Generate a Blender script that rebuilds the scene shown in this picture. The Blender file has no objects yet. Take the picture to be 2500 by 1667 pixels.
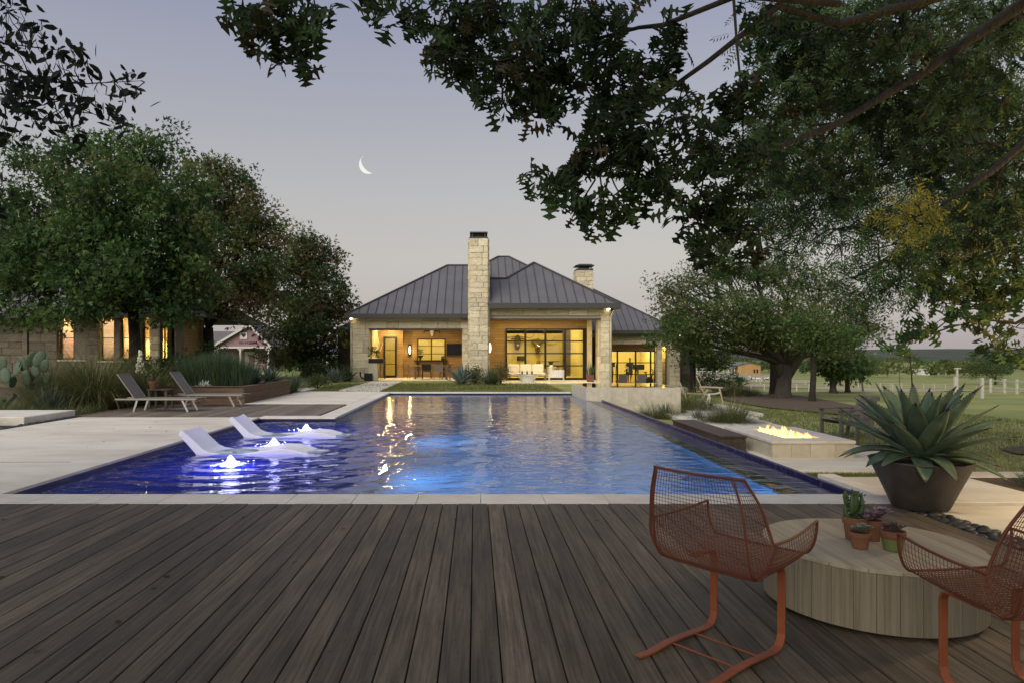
import bpy, math, random
import numpy as np
from mathutils import Vector, Matrix
sc = bpy.context.scene
R = math.radians
# ------------------------------------------------------------------ camera
F, CX, CY, H = 1667.0, 1160.0, 862.0, 1.45      # focal length and vanishing point of the photograph, eye height
cd = bpy.data.cameras.new('camera'); cam = bpy.data.objects.new('camera', cd)
sc.collection.objects.link(cam); sc.camera = cam
cam.location = (0, 0, H); cam.rotation_euler = (R(90), 0, 0)
cd.lens = 24; cd.sensor_width = 36; cd.shift_x = (1250-CX)/2500; cd.shift_y = (CY-833.5)/2500
cd.clip_start = 0.05; cd.clip_end = 30000
# ------------------------------------------------------------------ sky, sun, exposure
SUN_EL, SUN_AZ = 38, 215          # the afterglow stands behind the camera, to its left
wd = bpy.data.worlds.new('World'); sc.world = wd; wd.use_nodes = True
nt = wd.node_tree; nt.nodes.clear(); N = nt.nodes.new; L = nt.links.new
tc = N('ShaderNodeTexCoord'); sep = N('ShaderNodeSeparateXYZ'); L(tc.outputs['Generated'], sep.inputs[0])
ramp = N('ShaderNodeValToRGB'); L(sep.outputs['Z'], ramp.inputs[0])
els = ramp.color_ramp.elements
stops = [(0.0, (.40, .36, .36)), (.06, (.445, .405, .40)), (.14, (.465, .435, .415)), (.22, (.425, .415, .425)), (.33, (.34, .345, .40)), (.48, (.235, .25, .375)), (1.0, (.22, .24, .36))]
els[0].position = 0; els[0].color = stops[0][1] + (1,); els[1].position = 1; els[1].color = stops[-1][1] + (1,)
for p, c in stops[1:-1]:
    e = els.new(p); e.color = c + (1,)
sky = N('ShaderNodeTexSky'); sky.sky_type = 'NISHITA'; sky.sun_disc = False
sky.sun_elevation = R(4); sky.sun_rotation = R(SUN_AZ); sky.dust_density = 2.5; sky.air_density = 1.0
hs = N('ShaderNodeHueSaturation'); hs.inputs['Saturation'].default_value = .45; L(sky.outputs[0], hs.inputs['Color'])
mx = N('ShaderNodeMix'); mx.data_type = 'RGBA'; mx.blend_type = 'ADD'; mx.inputs[0].default_value = .05
L(ramp.outputs[0], mx.inputs['A']); L(hs.outputs[0], mx.inputs['B'])
bg = N('ShaderNodeBackground'); bg.inputs[1].default_value = .515; L(mx.outputs['Result'], bg.inputs[0])
wo = N('ShaderNodeOutputWorld'); L(bg.outputs[0], wo.inputs[0])
sl = bpy.data.lights.new('sun', 'SUN'); sl.energy = 1.5; sl.angle = R(50); sl.color = (1, .95, .86)
so = bpy.data.objects.new('sun', sl); sc.collection.objects.link(so)
so.rotation_euler = (R(90-SUN_EL), 0, R(180-SUN_AZ))
vs = sc.view_settings; vs.view_transform = 'Standard'; vs.look = 'None'; vs.gamma = 1; vs.use_curve_mapping = False; vs.exposure = 0.95
sc.cycles.use_denoising = True
sc.cycles.max_bounces = 10; sc.cycles.transparent_max_bounces = 24; sc.cycles.glossy_bounces = 4; sc.cycles.transmission_bounces = 8; sc.cycles.diffuse_bounces = 3
sc.cycles.sample_clamp_indirect = 6; sc.cycles.blur_glossy = .5

# ------------------------------------------------------------------ helpers
def W(px, py, Y): return Vector(((px-CX)*Y/F, Y, H-(py-CY)*Y/F))      # point seen at a pixel, Y metres away
def G(px, py, z=0.0):
    Y = F*(H-z)/(py-CY); return ((px-CX)*Y/F, Y)
OFF = {}
def link(o): sc.collection.objects.link(o); return o
def tag(o, label=None, cat=None, group=None, kind=None):
    for k, v in (('label', label), ('category', cat), ('group', group), ('kind', kind)):
        if v: o[k] = v
    return o
def thing(name, label, cat, loc=(0, 0, 0), rz=0.0, group=None):
    o = link(bpy.data.objects.new(name, None)); o.location = loc; o.rotation_euler = (0, 0, rz); o.empty_display_size = .1
    OFF[o.name] = Vector(loc); return tag(o, label, cat, group)
def finish(o, parent, world):
    link(o)
    if parent is not None:
        o.parent = parent
        OFF[o.name] = OFF[parent.name]
    else:
        OFF[o.name] = Vector((0, 0, 0))
    return o
class MB:
    def __init__(s): s.v = []; s.f = []; s.m = []
    def add(s, vs, fs, mi=0):
        n = len(s.v); s.v += [tuple(p) for p in vs]; s.f += [tuple(i+n for i in f) for f in fs]; s.m += [mi]*len(fs); return s
    def box(s, x0, x1, y0, y1, z0, z1, b=0, mi=0):
        if b <= 0:
            vs = [(x, y, z) for z in (z0, z1) for y in (y0, y1) for x in (x0, x1)]
            fs = [(0, 2, 3, 1), (4, 5, 7, 6), (0, 1, 5, 4), (2, 6, 7, 3), (0, 4, 6, 2), (1, 3, 7, 5)]
            return s.add(vs, fs, mi)
        X, Y, Z = (x0, x1), (y0, y1), (z0, z1); sg = (1, -1); vs = []; idx = {}
        for i in (0, 1):
            for j in (0, 1):
                for k in (0, 1):
                    for a in range(3):
                        p = [X[i], Y[j], Z[k]]
                        for q in range(3):
                            if q != a: p[q] += b*(sg[(i, j, k)[q]])
                        idx[(i, j, k, a)] = len(vs); vs.append(p)
        fs = []
        for a in range(3):
            u, w = [q for q in range(3) if q != a]
            for e in (0, 1):
                ring = []
                for (c, d) in ((0, 0), (1, 0), (1, 1), (0, 1)):
                    t = [0, 0, 0]; t[a] = e; t[u] = c; t[w] = d; ring.append(idx[tuple(t)+(a,)])
                if (e == 1) == (a != 1): fs.append(tuple(ring))
                else: fs.append(tuple(reversed(ring)))
        for a in range(3):
            u, w = [q for q in range(3) if q != a]
            for c in (0, 1):
                for d in (0, 1):
                    t0 = [0, 0, 0]; t1 = [0, 0, 0]; t0[u] = t1[u] = c; t0[w] = t1[w] = d; t1[a] = 1
                    fs.append((idx[tuple(t0)+(u,)], idx[tuple(t1)+(u,)], idx[tuple(t1)+(w,)], idx[tuple(t0)+(w,)]))
        for i in (0, 1):
            for j in (0, 1):
                for k in (0, 1): fs.append(tuple(idx[(i, j, k, a)] for a in range(3)))
        return s.add(vs, fs, mi)
    def tube(s, pts, r, n=6, mi=0, cap=True, flat=None):
        pts = [Vector(p) for p in pts]; m = len(pts)
        rs = r if isinstance(r, (list, tuple)) else [r]*m
        vs = []; up = None
        for i, p in enumerate(pts):
            d = (pts[min(i+1, m-1)]-pts[max(i-1, 0)])
            if d.length < 1e-9: d = Vector((0, 0, 1))
            d.normalize()
            if up is None: up = Vector((0, 0, 1)) if abs(d.z) < .9 else Vector((0, 1, 0))
            a = d.cross(up)
            if a.length < 1e-6: a = d.orthogonal()
            a.normalize(); bq = a.cross(d); bq.normalize(); up = bq
            for k in range(n):
                t = 2*math.pi*(k+.5)/n
                if flat: vs.append(p+a*(math.cos(t)*rs[i])+bq*(math.sin(t)*rs[i]*flat))
                else: vs.append(p+a*(math.cos(t)*rs[i])+bq*(math.sin(t)*rs[i]))
        fs = [(i*n+k, i*n+(k+1) % n, (i+1)*n+(k+1) % n, (i+1)*n+k) for i in range(m-1) for k in range(n)]
        if cap: fs += [tuple(range(n-1, -1, -1)), tuple(range((m-1)*n, m*n))]
        return s.add(vs, fs, mi)
    def bar(s, p, q, w, t, up=(0, 0, 1), mi=0):       # rectangular bar from p to q
        p = Vector(p); q = Vector(q); d = (q-p).normalized(); u = Vector(up); a = d.cross(u)
        if a.length < 1e-6: a = d.orthogonal()
        a.normalize(); b = a.cross(d).normalized()
        vs = [e+a*(i*w/2)+b*(j*t/2) for e in (p, q) for (i, j) in ((-1, -1), (1, -1), (1, 1), (-1, 1))]
        return s.add(vs, [(3, 2, 1, 0), (4, 5, 6, 7), (0, 1, 5, 4), (1, 2, 6, 5), (2, 3, 7, 6), (3, 0, 4, 7)], mi)
    def strip(s, pts, w, t, side=(1, 0, 0), mi=0):    # flat bar following a path, its width along side
        pts = [Vector(p) for p in pts]; sd = Vector(side).normalized(); vs = []; m = len(pts)
        for i, p in enumerate(pts):
            d = (pts[min(i+1, m-1)]-pts[max(i-1, 0)]).normalized(); nn = sd.cross(d).normalized()
            for (a, b) in ((-1, -1), (1, -1), (1, 1), (-1, 1)): vs.append(p+sd*(a*w/2)+nn*(b*t/2))
        fs = [(i*4+k, i*4+(k+1) % 4, (i+1)*4+(k+1) % 4, (i+1)*4+k) for i in range(m-1) for k in range(4)]
        fs += [(3, 2, 1, 0), ((m-1)*4, (m-1)*4+1, (m-1)*4+2, (m-1)*4+3)]
        return s.add(vs, fs, mi)
    def lathe(s, prof, n=24, c=(0, 0, 0), mi=0, cap=True):
        vs = [(c[0]+r*math.cos(2*math.pi*k/n), c[1]+r*math.sin(2*math.pi*k/n), c[2]+z) for (r, z) in prof for k in range(n)]
        m = len(prof)
        fs = [(i*n+k, i*n+(k+1) % n, (i+1)*n+(k+1) % n, (i+1)*n+k) for i in range(m-1) for k in range(n)]
        if cap: fs += [tuple(range(n-1, -1, -1)), tuple(range((m-1)*n, m*n))]
        return s.add(vs, fs, mi)
    def ell(s, c, r, n=10, m=7, mi=0, jit=0, rnd=None):
        prof = []
        vs = []
        for i in range(m+1):
            t = math.pi*i/m
            for k in range(n):
                q = 1 + (rnd.uniform(-jit, jit) if rnd else 0)
                a = 2*math.pi*k/n
                vs.append((c[0]+r[0]*math.sin(t)*math.cos(a)*q, c[1]+r[1]*math.sin(t)*math.sin(a)*q, c[2]-r[2]*math.cos(t)*q))
        fs = [(i*n+k, i*n+(k+1) % n, (i+1)*n+(k+1) % n, (i+1)*n+k) for i in range(m) for k in range(n)]
        return s.add(vs, fs, mi)
    def prism(s, poly, ax, lo, hi, mi=0):             # polygon in the two other axes, extruded along axis ax
        def P(u, w, t):
            return (t, u, w) if ax == 0 else ((u, t, w) if ax == 1 else (u, w, t))
        n = len(poly); vs = [P(u, w, lo) for u, w in poly]+[P(u, w, hi) for u, w in poly]
        fs = [tuple(range(n-1, -1, -1)), tuple(range(n, 2*n))]+[(i, (i+1) % n, n+(i+1) % n, n+i) for i in range(n)]
        return s.add(vs, fs, mi)
    def build(s, name, mats, parent=None, world=True, smooth=False):
        me = bpy.data.meshes.new(name); v = s.v
        if world and parent is not None:
            o = OFF[parent.name]; v = [(p[0]-o[0], p[1]-o[1], p[2]-o[2]) for p in v]
        me.from_pydata(v, [], s.f)
        if not isinstance(mats, (list, tuple)): mats = [mats]
        for m in mats: me.materials.append(m)
        if len(mats) > 1: me.polygons.foreach_set('material_index', s.m)
        if smooth: me.polygons.foreach_set('use_smooth', [True]*len(s.f))
        me.update()
        return finish(bpy.data.objects.new(name, me), parent, world)
def recalc(o):
    import bmesh
    bm = bmesh.new(); bm.from_mesh(o.data); bmesh.ops.recalc_face_normals(bm, faces=bm.faces); bm.to_mesh(o.data); bm.free(); return o
def bevel(o, w=.006, seg=2):
    m = o.modifiers.new('bevel', 'BEVEL'); m.width = w; m.segments = seg; m.limit_method = 'ANGLE'; return o
def inst(name, mesh, parent, loc, scale=(1, 1, 1), rz=0.0):          # a piece that shares its mesh
    o = bpy.data.objects.new(name, mesh); link(o)
    l = Vector(loc)
    if parent is not None:
        o.parent = parent; l = l-OFF[parent.name]; OFF[o.name] = OFF[parent.name]
    o.location = l; o.scale = scale; o.rotation_euler = (0, 0, rz); return o
def copy_tree(o, parent=None):
    c = o.copy(); link(c); c.parent = parent
    if parent is not None: c.matrix_parent_inverse = o.matrix_parent_inverse
    for ch in list(o.children): copy_tree(ch, c)
    return c
def struct(o): o['kind'] = 'structure'; return o
# ------------------------------------------------------------------ materials
def nodes(name):
    m = bpy.data.materials.new(name); m.use_nodes = True; t = m.node_tree; t.nodes.clear()
    out = t.nodes.new('ShaderNodeOutputMaterial'); return m, t, t.nodes.new, t.links.new, out
def coords(t, n, l, stretch=(1, 1, 1), rnd=True, island=False):
    tcn = n('ShaderNodeTexCoord'); mp = n('ShaderNodeMapping'); mp.inputs['Scale'].default_value = stretch
    l(tcn.outputs['Object'], mp.inputs[0])
    if not rnd: return mp.outputs[0], None
    oi = n('ShaderNodeObjectInfo'); mu = n('ShaderNodeMath'); mu.operation = 'MULTIPLY'; mu.inputs[1].default_value = 37
    l(oi.outputs['Random'], mu.inputs[0]); ad = n('ShaderNodeVectorMath'); ad.operation = 'ADD'
    l(mp.outputs[0], ad.inputs[0]); l(mu.outputs[0], ad.inputs[1])
    return ad.outputs[0], oi.outputs['Random']
def mat(name, c, c2=None, scale=4, rough=.7, bump=0, bscale=None, stretch=(1, 1, 1), rnd=0.0, metal=0, island=0.0, spec=.4, detail=5, c3=None, bdist=.02, lo=.3, hi=.7, transl=0, coat=0):
    m, t, n, l, out = nodes(name); pb = n('ShaderNodeBsdfPrincipled'); l(pb.outputs[0], out.inputs[0])
    pb.inputs['Roughness'].default_value = rough; pb.inputs['Metallic'].default_value = metal; pb.inputs['Specular IOR Level'].default_value = spec
    pb.inputs['Coat Weight'].default_value = coat; pb.inputs['Coat Roughness'].default_value = .1
    vec, rr = coords(t, n, l, stretch)
    c2 = c2 or c
    nz = n('ShaderNodeTexNoise'); nz.inputs['Scale'].default_value = scale; nz.inputs['Detail'].default_value = detail; nz.inputs['Roughness'].default_value = .62; l(vec, nz.inputs['Vector'])
    cr = n('ShaderNodeValToRGB'); l(nz.outputs[0], cr.inputs[0]); e = cr.color_ramp.elements
    e[0].position = lo; e[0].color = tuple(c)+(1,); e[1].position = hi; e[1].color = tuple(c2)+(1,)
    if c3:
        e3 = e.new((lo+hi)/2); e3.color = tuple(c3)+(1,)
    col = cr.outputs[0]
    def vary(col, src, amt):
        mr = n('ShaderNodeMapRange'); mr.inputs['To Min'].default_value = 1-amt; mr.inputs['To Max'].default_value = 1+amt; l(src, mr.inputs[0])
        hv = n('ShaderNodeHueSaturation'); l(col, hv.inputs['Color']); l(mr.outputs[0], hv.inputs['Value']); return hv.outputs[0]
    if rnd: col = vary(col, rr, rnd)
    if island:
        ge = n('ShaderNodeNewGeometry'); col = vary(col, ge.outputs['Random Per Island'], island)
    l(col, pb.inputs['Base Color'])
    if bump:
        nb = n('ShaderNodeTexNoise'); nb.inputs['Scale'].default_value = bscale or scale*4; nb.inputs['Detail'].default_value = 6; l(vec, nb.inputs['Vector'])
        bp = n('ShaderNodeBump'); bp.inputs['Strength'].default_value = bump; bp.inputs['Distance'].default_value = bdist; l(nb.outputs[0], bp.inputs['Height']); l(bp.outputs[0], pb.inputs['Normal'])
    if transl:
        tr = n('ShaderNodeBsdfTranslucent'); l(col, tr.inputs[0]); ms = n('ShaderNodeMixShader'); ms.inputs[0].default_value = transl
        l(pb.outputs[0], ms.inputs[1]); l(tr.outputs[0], ms.inputs[2]); l(ms.outputs[0], out.inputs[0])
    return m
def emat(name, c, s):
    m, t, n, l, out = nodes(name); e = n('ShaderNodeEmission'); e.inputs[0].default_value = tuple(c)+(1,); e.inputs[1].default_value = s; l(e.outputs[0], out.inputs[0]); return m
def glassmat(name, tint=(.9, .95, .95), refl=.12):
    m, t, n, l, out = nodes(name); tr = n('ShaderNodeBsdfTransparent'); tr.inputs[0].default_value = tint+(1,)
    gl = n('ShaderNodeBsdfGlossy'); gl.inputs['Roughness'].default_value = .01
    fr = n('ShaderNodeFresnel'); fr.inputs[0].default_value = 1.5; mu = n('ShaderNodeMath'); mu.operation = 'ADD'; mu.inputs[1].default_value = refl*.3; mu.use_clamp = True
    l(fr.outputs[0], mu.inputs[0]); ms = n('ShaderNodeMixShader'); l(mu.outputs[0], ms.inputs[0]); l(tr.outputs[0], ms.inputs[1]); l(gl.outputs[0], ms.inputs[2]); l(ms.outputs[0], out.inputs[0]); return m
def wavebump(t, n, l, rings=(), amp=1.0):
    tcn = n('ShaderNodeTexCoord'); geo = n('ShaderNodeNewGeometry'); P = geo.outputs['Position']
    hs = None
    def addh(x):
        nonlocal hs
        if hs is None: hs = x; return
        a = n('ShaderNodeMath'); a.operation = 'ADD'; l(hs, a.inputs[0]); l(x, a.inputs[1]); hs = a.outputs[0]
    for sx, sy, s, k in ((.5, .9, 1.0, .40), (.75, 1.25, 2.9, .62), (.8, 1.5, 6.5, .14), (1, 1.3, 15, .02)):
        mp = n('ShaderNodeMapping'); mp.inputs['Scale'].default_value = (sx, sy, 1); mp.inputs['Rotation'].default_value = (0, 0, .25); l(P, mp.inputs[0])
        z = n('ShaderNodeTexNoise'); z.inputs['Scale'].default_value = s; z.inputs['Detail'].default_value = 2.0; z.inputs['Distortion'].default_value = .6; l(mp.outputs[0], z.inputs[0])
        q = n('ShaderNodeMath'); q.operation = 'MULTIPLY'; q.inputs[1].default_value = k; l(z.outputs[0], q.inputs[0]); addh(q.outputs[0])
    for (x, y) in rings:
        d = n('ShaderNodeVectorMath'); d.operation = 'DISTANCE'; d.inputs[1].default_value = (x, y, -.08); l(P, d.inputs[0])
        k = n('ShaderNodeMath'); k.operation = 'MULTIPLY'; k.inputs[1].default_value = 13; l(d.outputs['Value'], k.inputs[0])
        sn = n('ShaderNodeMath'); sn.operation = 'SINE'; l(k.outputs[0], sn.inputs[0])
        fo = n('ShaderNodeMapRange'); fo.inputs['From Min'].default_value = .2; fo.inputs['From Max'].default_value = 6; fo.inputs['To Min'].default_value = .16; fo.inputs['To Max'].default_value = 0; l(d.outputs['Value'], fo.inputs[0])
        pr = n('ShaderNodeMath'); pr.operation = 'MULTIPLY'; l(sn.outputs[0], pr.inputs[0]); l(fo.outputs[0], pr.inputs[1]); addh(pr.outputs[0])
    sy_ = n('ShaderNodeSeparateXYZ'); l(P, sy_.inputs[0]); fa = n('ShaderNodeMapRange'); fa.inputs['From Min'].default_value = 10; fa.inputs['From Max'].default_value = 22; fa.inputs['To Min'].default_value = 1; fa.inputs['To Max'].default_value = .42; l(sy_.outputs['Y'], fa.inputs[0])   # sheltered, calmer water at the far end
    hm_ = n('ShaderNodeMath'); hm_.operation = 'MULTIPLY'; l(hs, hm_.inputs[0]); l(fa.outputs[0], hm_.inputs[1]); hs = hm_.outputs[0]
    bp = n('ShaderNodeBump'); bp.inputs['Strength'].default_value = amp; bp.inputs['Distance'].default_value = .05; l(hs, bp.inputs['Height']); return bp.outputs[0]
def plankwood(name, c, c2, row, axis='z', dark=.35, rough=.55):
    m, t, n, l, out = nodes(name); pb = n('ShaderNodeBsdfPrincipled'); l(pb.outputs[0], out.inputs[0]); pb.inputs['Roughness'].default_value = rough
    tcn = n('ShaderNodeTexCoord'); sp = n('ShaderNodeSeparateXYZ'); l(tcn.outputs['Object'], sp.inputs[0]); cb = n('ShaderNodeCombineXYZ')
    xy = n('ShaderNodeMath'); l(sp.outputs['X'], xy.inputs[0]); l(sp.outputs['Y'], xy.inputs[1])
    l(xy.outputs[0], cb.inputs[0]); l(sp.outputs['Z'], cb.inputs[1])
    br = n('ShaderNodeTexBrick'); br.inputs['Scale'].default_value = 1; br.inputs['Brick Width'].default_value = 1.9; br.inputs['Row Height'].default_value = row; br.inputs['Mortar Size'].default_value = .005
    br.inputs['Color1'].default_value = tuple(c)+(1,); br.inputs['Color2'].default_value = tuple(c2)+(1,); br.inputs['Mortar'].default_value = tuple(dark*x for x in c)+(1,); br.offset = .37
    l(cb.outputs[0], br.inputs['Vector'])
    mp = n('ShaderNodeMapping'); mp.inputs['Scale'].default_value = (1.2, 22, 1); l(cb.outputs[0], mp.inputs[0]); nz = n('ShaderNodeTexNoise'); nz.inputs['Scale'].default_value = 2; nz.inputs['Detail'].default_value = 6; l(mp.outputs[0], nz.inputs[0])
    mr = n('ShaderNodeMapRange'); mr.inputs['To Min'].default_value = .6; mr.inputs['To Max'].default_value = 1.35; l(nz.outputs[0], mr.inputs[0])
    hv = n('ShaderNodeHueSaturation'); l(br.outputs[0], hv.inputs['Color']); l(mr.outputs[0], hv.inputs['Value']); l(hv.outputs[0], pb.inputs['Base Color']); return m

M = {}
def deckmat(name, c, c2, c3):
    m = mat(name, c, c2, 2.2, .6, .5, 22, (24, .8, 1), rnd=.30, spec=.4, c3=c3, lo=.34, hi=.66, detail=9); t = m.node_tree; n = t.nodes.new; l = t.links.new
    pb = [q for q in t.nodes if q.type == 'BSDF_PRINCIPLED'][0]; col = pb.inputs['Base Color'].links[0].from_socket
    ge = n('ShaderNodeNewGeometry'); prev = col
    for (sx_, sy_, s_, lo, hi, a_, b_) in ((1, .55, .8, .35, .7, .72, 1.22), (1.6, .5, 3.1, .42, .72, 1.08, .80), (1, 1, 19, .60, .72, 1.0, .72)):
        mp = n('ShaderNodeMapping'); mp.inputs['Scale'].default_value = (sx_, sy_, 1); l(ge.outputs['Position'], mp.inputs[0]); z = n('ShaderNodeTexNoise'); z.inputs['Scale'].default_value = s_; z.inputs['Detail'].default_value = 6; l(mp.outputs[0], z.inputs[0])
        mr = n('ShaderNodeMapRange'); mr.inputs['From Min'].default_value = lo; mr.inputs['From Max'].default_value = hi; mr.inputs['To Min'].default_value = a_; mr.inputs['To Max'].default_value = b_; l(z.outputs[0], mr.inputs[0])
        hv = n('ShaderNodeHueSaturation'); l(prev, hv.inputs['Color']); l(mr.outputs[0], hv.inputs['Value']); prev = hv.outputs[0]
    l(prev, pb.inputs['Base Color']); return m
M['deck'] = deckmat('deck_wood', (.067, .051, .031), (.176, .141, .092), (.117, .092, .060))
M['deck_pale'] = mat('deck_wood_pale', (.13, .105, .08), (.24, .20, .155), 2.2, .7, .3, 30, (14, .8, 1), rnd=.2, spec=.3)
M['limestone'] = mat('limestone_coping', (.60, .555, .465), (.74, .70, .61), 3, .75, .15, 40, rnd=.06, c3=(.68, .635, .54))
M['concrete'] = mat('pale_concrete', (.50, .45, .36), (.72, .67, .56), .7, .8, .15, 35, (1, 2.2, 1), rnd=.05, detail=10, lo=.25, hi=.62)
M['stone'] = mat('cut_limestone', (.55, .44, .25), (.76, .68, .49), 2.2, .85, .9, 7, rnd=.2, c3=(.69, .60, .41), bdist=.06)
M['stone_dark'] = mat('dark_shaded_limestone', (.10, .082, .058), (.17, .14, .10), 2.2, .85, .8, 9, rnd=.22, bdist=.05)  # on the side house the tree's shade is put into this darker limestone
M['mortar'] = mat('mortar', (.42, .38, .29), (.5, .45, .35), 8, .9)
M['panel'] = mat('spa_limestone', (.46, .41, .30), (.62, .565, .44), 5, .65, .2, 60, rnd=.07, detail=8)
M['grass_ground'] = mat('lawn', (.13, .165, .038), (.32, .31, .10), .22, .95, .6, 30, detail=12, c3=(.215, .235, .066))
M['soil'] = mat('soil', (.03, .022, .015), (.07, .05, .035), 8, .95, .8, 30)
M['mulch'] = mat('mulch', (.04, .028, .018), (.17, .12, .08), 26, .95, 1, 60)
M['black'] = mat('black_steel', (.012, .011, .010), rough=.45)
M['dark_metal'] = mat('dark_roof_metal', (.125, .12, .122), (.16, .155, .155), 1, .5, metal=.1, rnd=.06)
M['roof_trim'] = mat('roof_trim', (.07, .067, .066), rough=.5, metal=.1)
M['porchwood'] = plankwood('porch_cedar', (.27, .165, .065), (.36, .235, .10), .155)
M['cream'] = mat('cream_plaster', (.74, .63, .29), (.78, .67, .33), 2, .8)
M['white'] = mat('white_fabric', (.74, .71, .64), (.8, .77, .7), 8, .9, .2, 60)
M['glass'] = glassmat('window_glass')
M['tile'] = mat('pool_tile', (.018, .035, .30), (.030, .065, .44), 9, .35, rnd=.0)
M['band'] = mat('navy_band_tile', (.008, .010, .055), (.014, .018, .09), 12, .3)
M['tile_deep'] = mat('pool_plaster', (.022, .14, .38), (.035, .19, .47), 3, .6)
M['terracotta'] = mat('terracotta', (.14, .058, .030), (.20, .088, .046), 9, .85, .2, 40, rnd=.15)
M['bark'] = mat('bark', (.014, .011, .009), (.042, .034, .026), 6, .95, 1, 22, (1, 1, .3), bdist=.05)
M['bark_light'] = mat('bark_grey', (.05, .042, .034), (.11, .095, .075), 6, .95, 1, 22, (1, 1, .3), bdist=.05)
# ------------------------------------------------------------------ ground
RP = [(-40, -.06), (7, -.06), (8.3, -.09), (10.2, -.36), (16, -.40), (22, -.55), (34, -.95), (40, -1.1), (48, -1.25), (69, -2.7), (100, -4.4), (150, -6.6), (220, -9), (370, -11.3), (600, -12), (20000, -12)]
LP = [(-40, -.06), (58, -.06), (100, -1.8), (170, -4.8), (370, -9.5), (600, -11), (20000, -11)]
def lerp(tab, y):
    for (a, p), (b, q) in zip(tab, tab[1:]):
        if y <= b: return p+(q-p)*max(0, (y-a))/(b-a)
    return tab[-1][1]
def sst(a, b, x):
    t = max(0, min(1, (x-a)/(b-a))); return t*t*(3-2*t)
def gz(x, y):
    a, b = (3.9, 4.4) if y < 26 else (6.5, 11)
    if 26 < y < 32: k = (y-26)/6; a = 3.9+2.6*k; b = 4.4+6.6*k
    w = sst(a, b, x); return lerp(LP, y)*(1-w)+lerp(RP, y)*w
def GT(px, py):                      # ground point under a pixel
    Y = 3.0
    while Y < 3000:
        x = (px-CX)*Y/F
        if H-(py-CY)*Y/F <= gz(x, Y): return Vector((x, Y, gz(x, Y)))
        Y *= 1.004
    return Vector((x, Y, gz(x, Y)))
PX0, PXM, PX1, PXO = -4.9, -3.17, 3.6, 4.13       # pool: shelf edge, main edge, weir, outer lip
PY0, PYM, PY1 = 7.05, 15.5, 25.4
ZW = -.08
xs = sorted(set([-9000, -4000, -2000, -1000, -500, -250, -150, -100, -70, -50, -40, -30, -25, -20, -16, -13, -11, -9.2, -7, PX0, PXM, -1, 1.5, PX1, 3.9, PXO, 4.4, 4.9, 5.5, 6.5, 7.5, 9, 10, 11, 13, 16, 20, 25, 30, 40, 55, 75, 100, 150, 250, 500, 1000, 2000, 4000, 9000]))
ys = sorted(set([-200, -60, -20, -5, 0, 3, 5, PY0, 8.3, 9.3, 10.2, 12, 14, PYM, 18, 20, 22, 24, PY1, 26, 28, 30, 32, 34, 37, 40, 44, 48, 54, 58, 63, 69, 76, 85, 100, 120, 140, 170, 220, 280, 370, 480, 600, 900, 1500, 3000, 6000, 12000]))
g = MB(); g.v = [(x, y, gz(x, y)) for y in ys for x in xs]; nx = len(xs)
for j in range(len(ys)-1):
    for i in range(nx-1):
        x0, x1, y0, y1 = xs[i], xs[i+1], ys[j], ys[j+1]
        if x0 >= PX0 and x1 <= PXO and y0 >= PY0 and y1 <= PY1 and not (x1 <= PXM and y0 >= PYM): continue
        g.f.append((j*nx+i, j*nx+i+1, (j+1)*nx+i+1, (j+1)*nx+i)); g.m.append(0)
ground = struct(g.build('ground', M['grass_ground'], smooth=True))
# distant hills
random.seed(4)
M['hill'] = mat('wooded_hill', (.035, .045, .032), (.075, .088, .06), .02, .95, 1, .08, detail=10, bdist=6)
hb = MB(); nh = 220
for rowi, (yy, zz) in enumerate(((1150, -14), (1300, 1), (1500, 7), (1800, 9.5), (2400, 9))):
    for i in range(nh+1):
        x = -3000+6000*i/nh
        zz2 = zz+(random.uniform(-1.3, 1.3) if rowi else 0)+(2.0*math.sin(x*.004+rowi)+1.3*math.sin(x*.011) if rowi > 0 else 0)
        hb.v.append((x, yy, zz2))
for r_ in range(4):
    for i in range(nh): hb.f.append((r_*(nh+1)+i, r_*(nh+1)+i+1, (r_+1)*(nh+1)+i+1, (r_+1)*(nh+1)+i)); hb.m.append(0)
struct(hb.build('hills', M['hill'], smooth=True))

# ------------------------------------------------------------------ timber deck (foreground)
deck = struct(thing('deck', None, None, (0, 3, 0)))
PITCH = .1443; bm_ = MB(); bm_.box(-.0686, .0686, -4.6, 3.598, -.03, 0, .0035)
proto = bm_.build('board', M['deck'], deck, world=False); bmesh_ = proto.data
x = (1154.4-CX)/366*1.45+PITCH/2; k0 = -48; first = True
random.seed(7)
for k in range(k0, 40):
    bx = x+k*PITCH
    if bx > 4.02: break
    if first: o = proto; first = False
    else: o = inst('board', bmesh_, deck, (0, 0, 0))
    o.location = (bx-0, 0+random.uniform(-.002, .002), random.uniform(-.0025, .0015)); o.rotation_euler = (0, random.uniform(-.004, .004), 0)
jo = MB(); jo.box(-8, 4.05, -1.6, 6.59, -.058, -.034); jo.build('joist_bed', M['soil'], deck)
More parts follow.
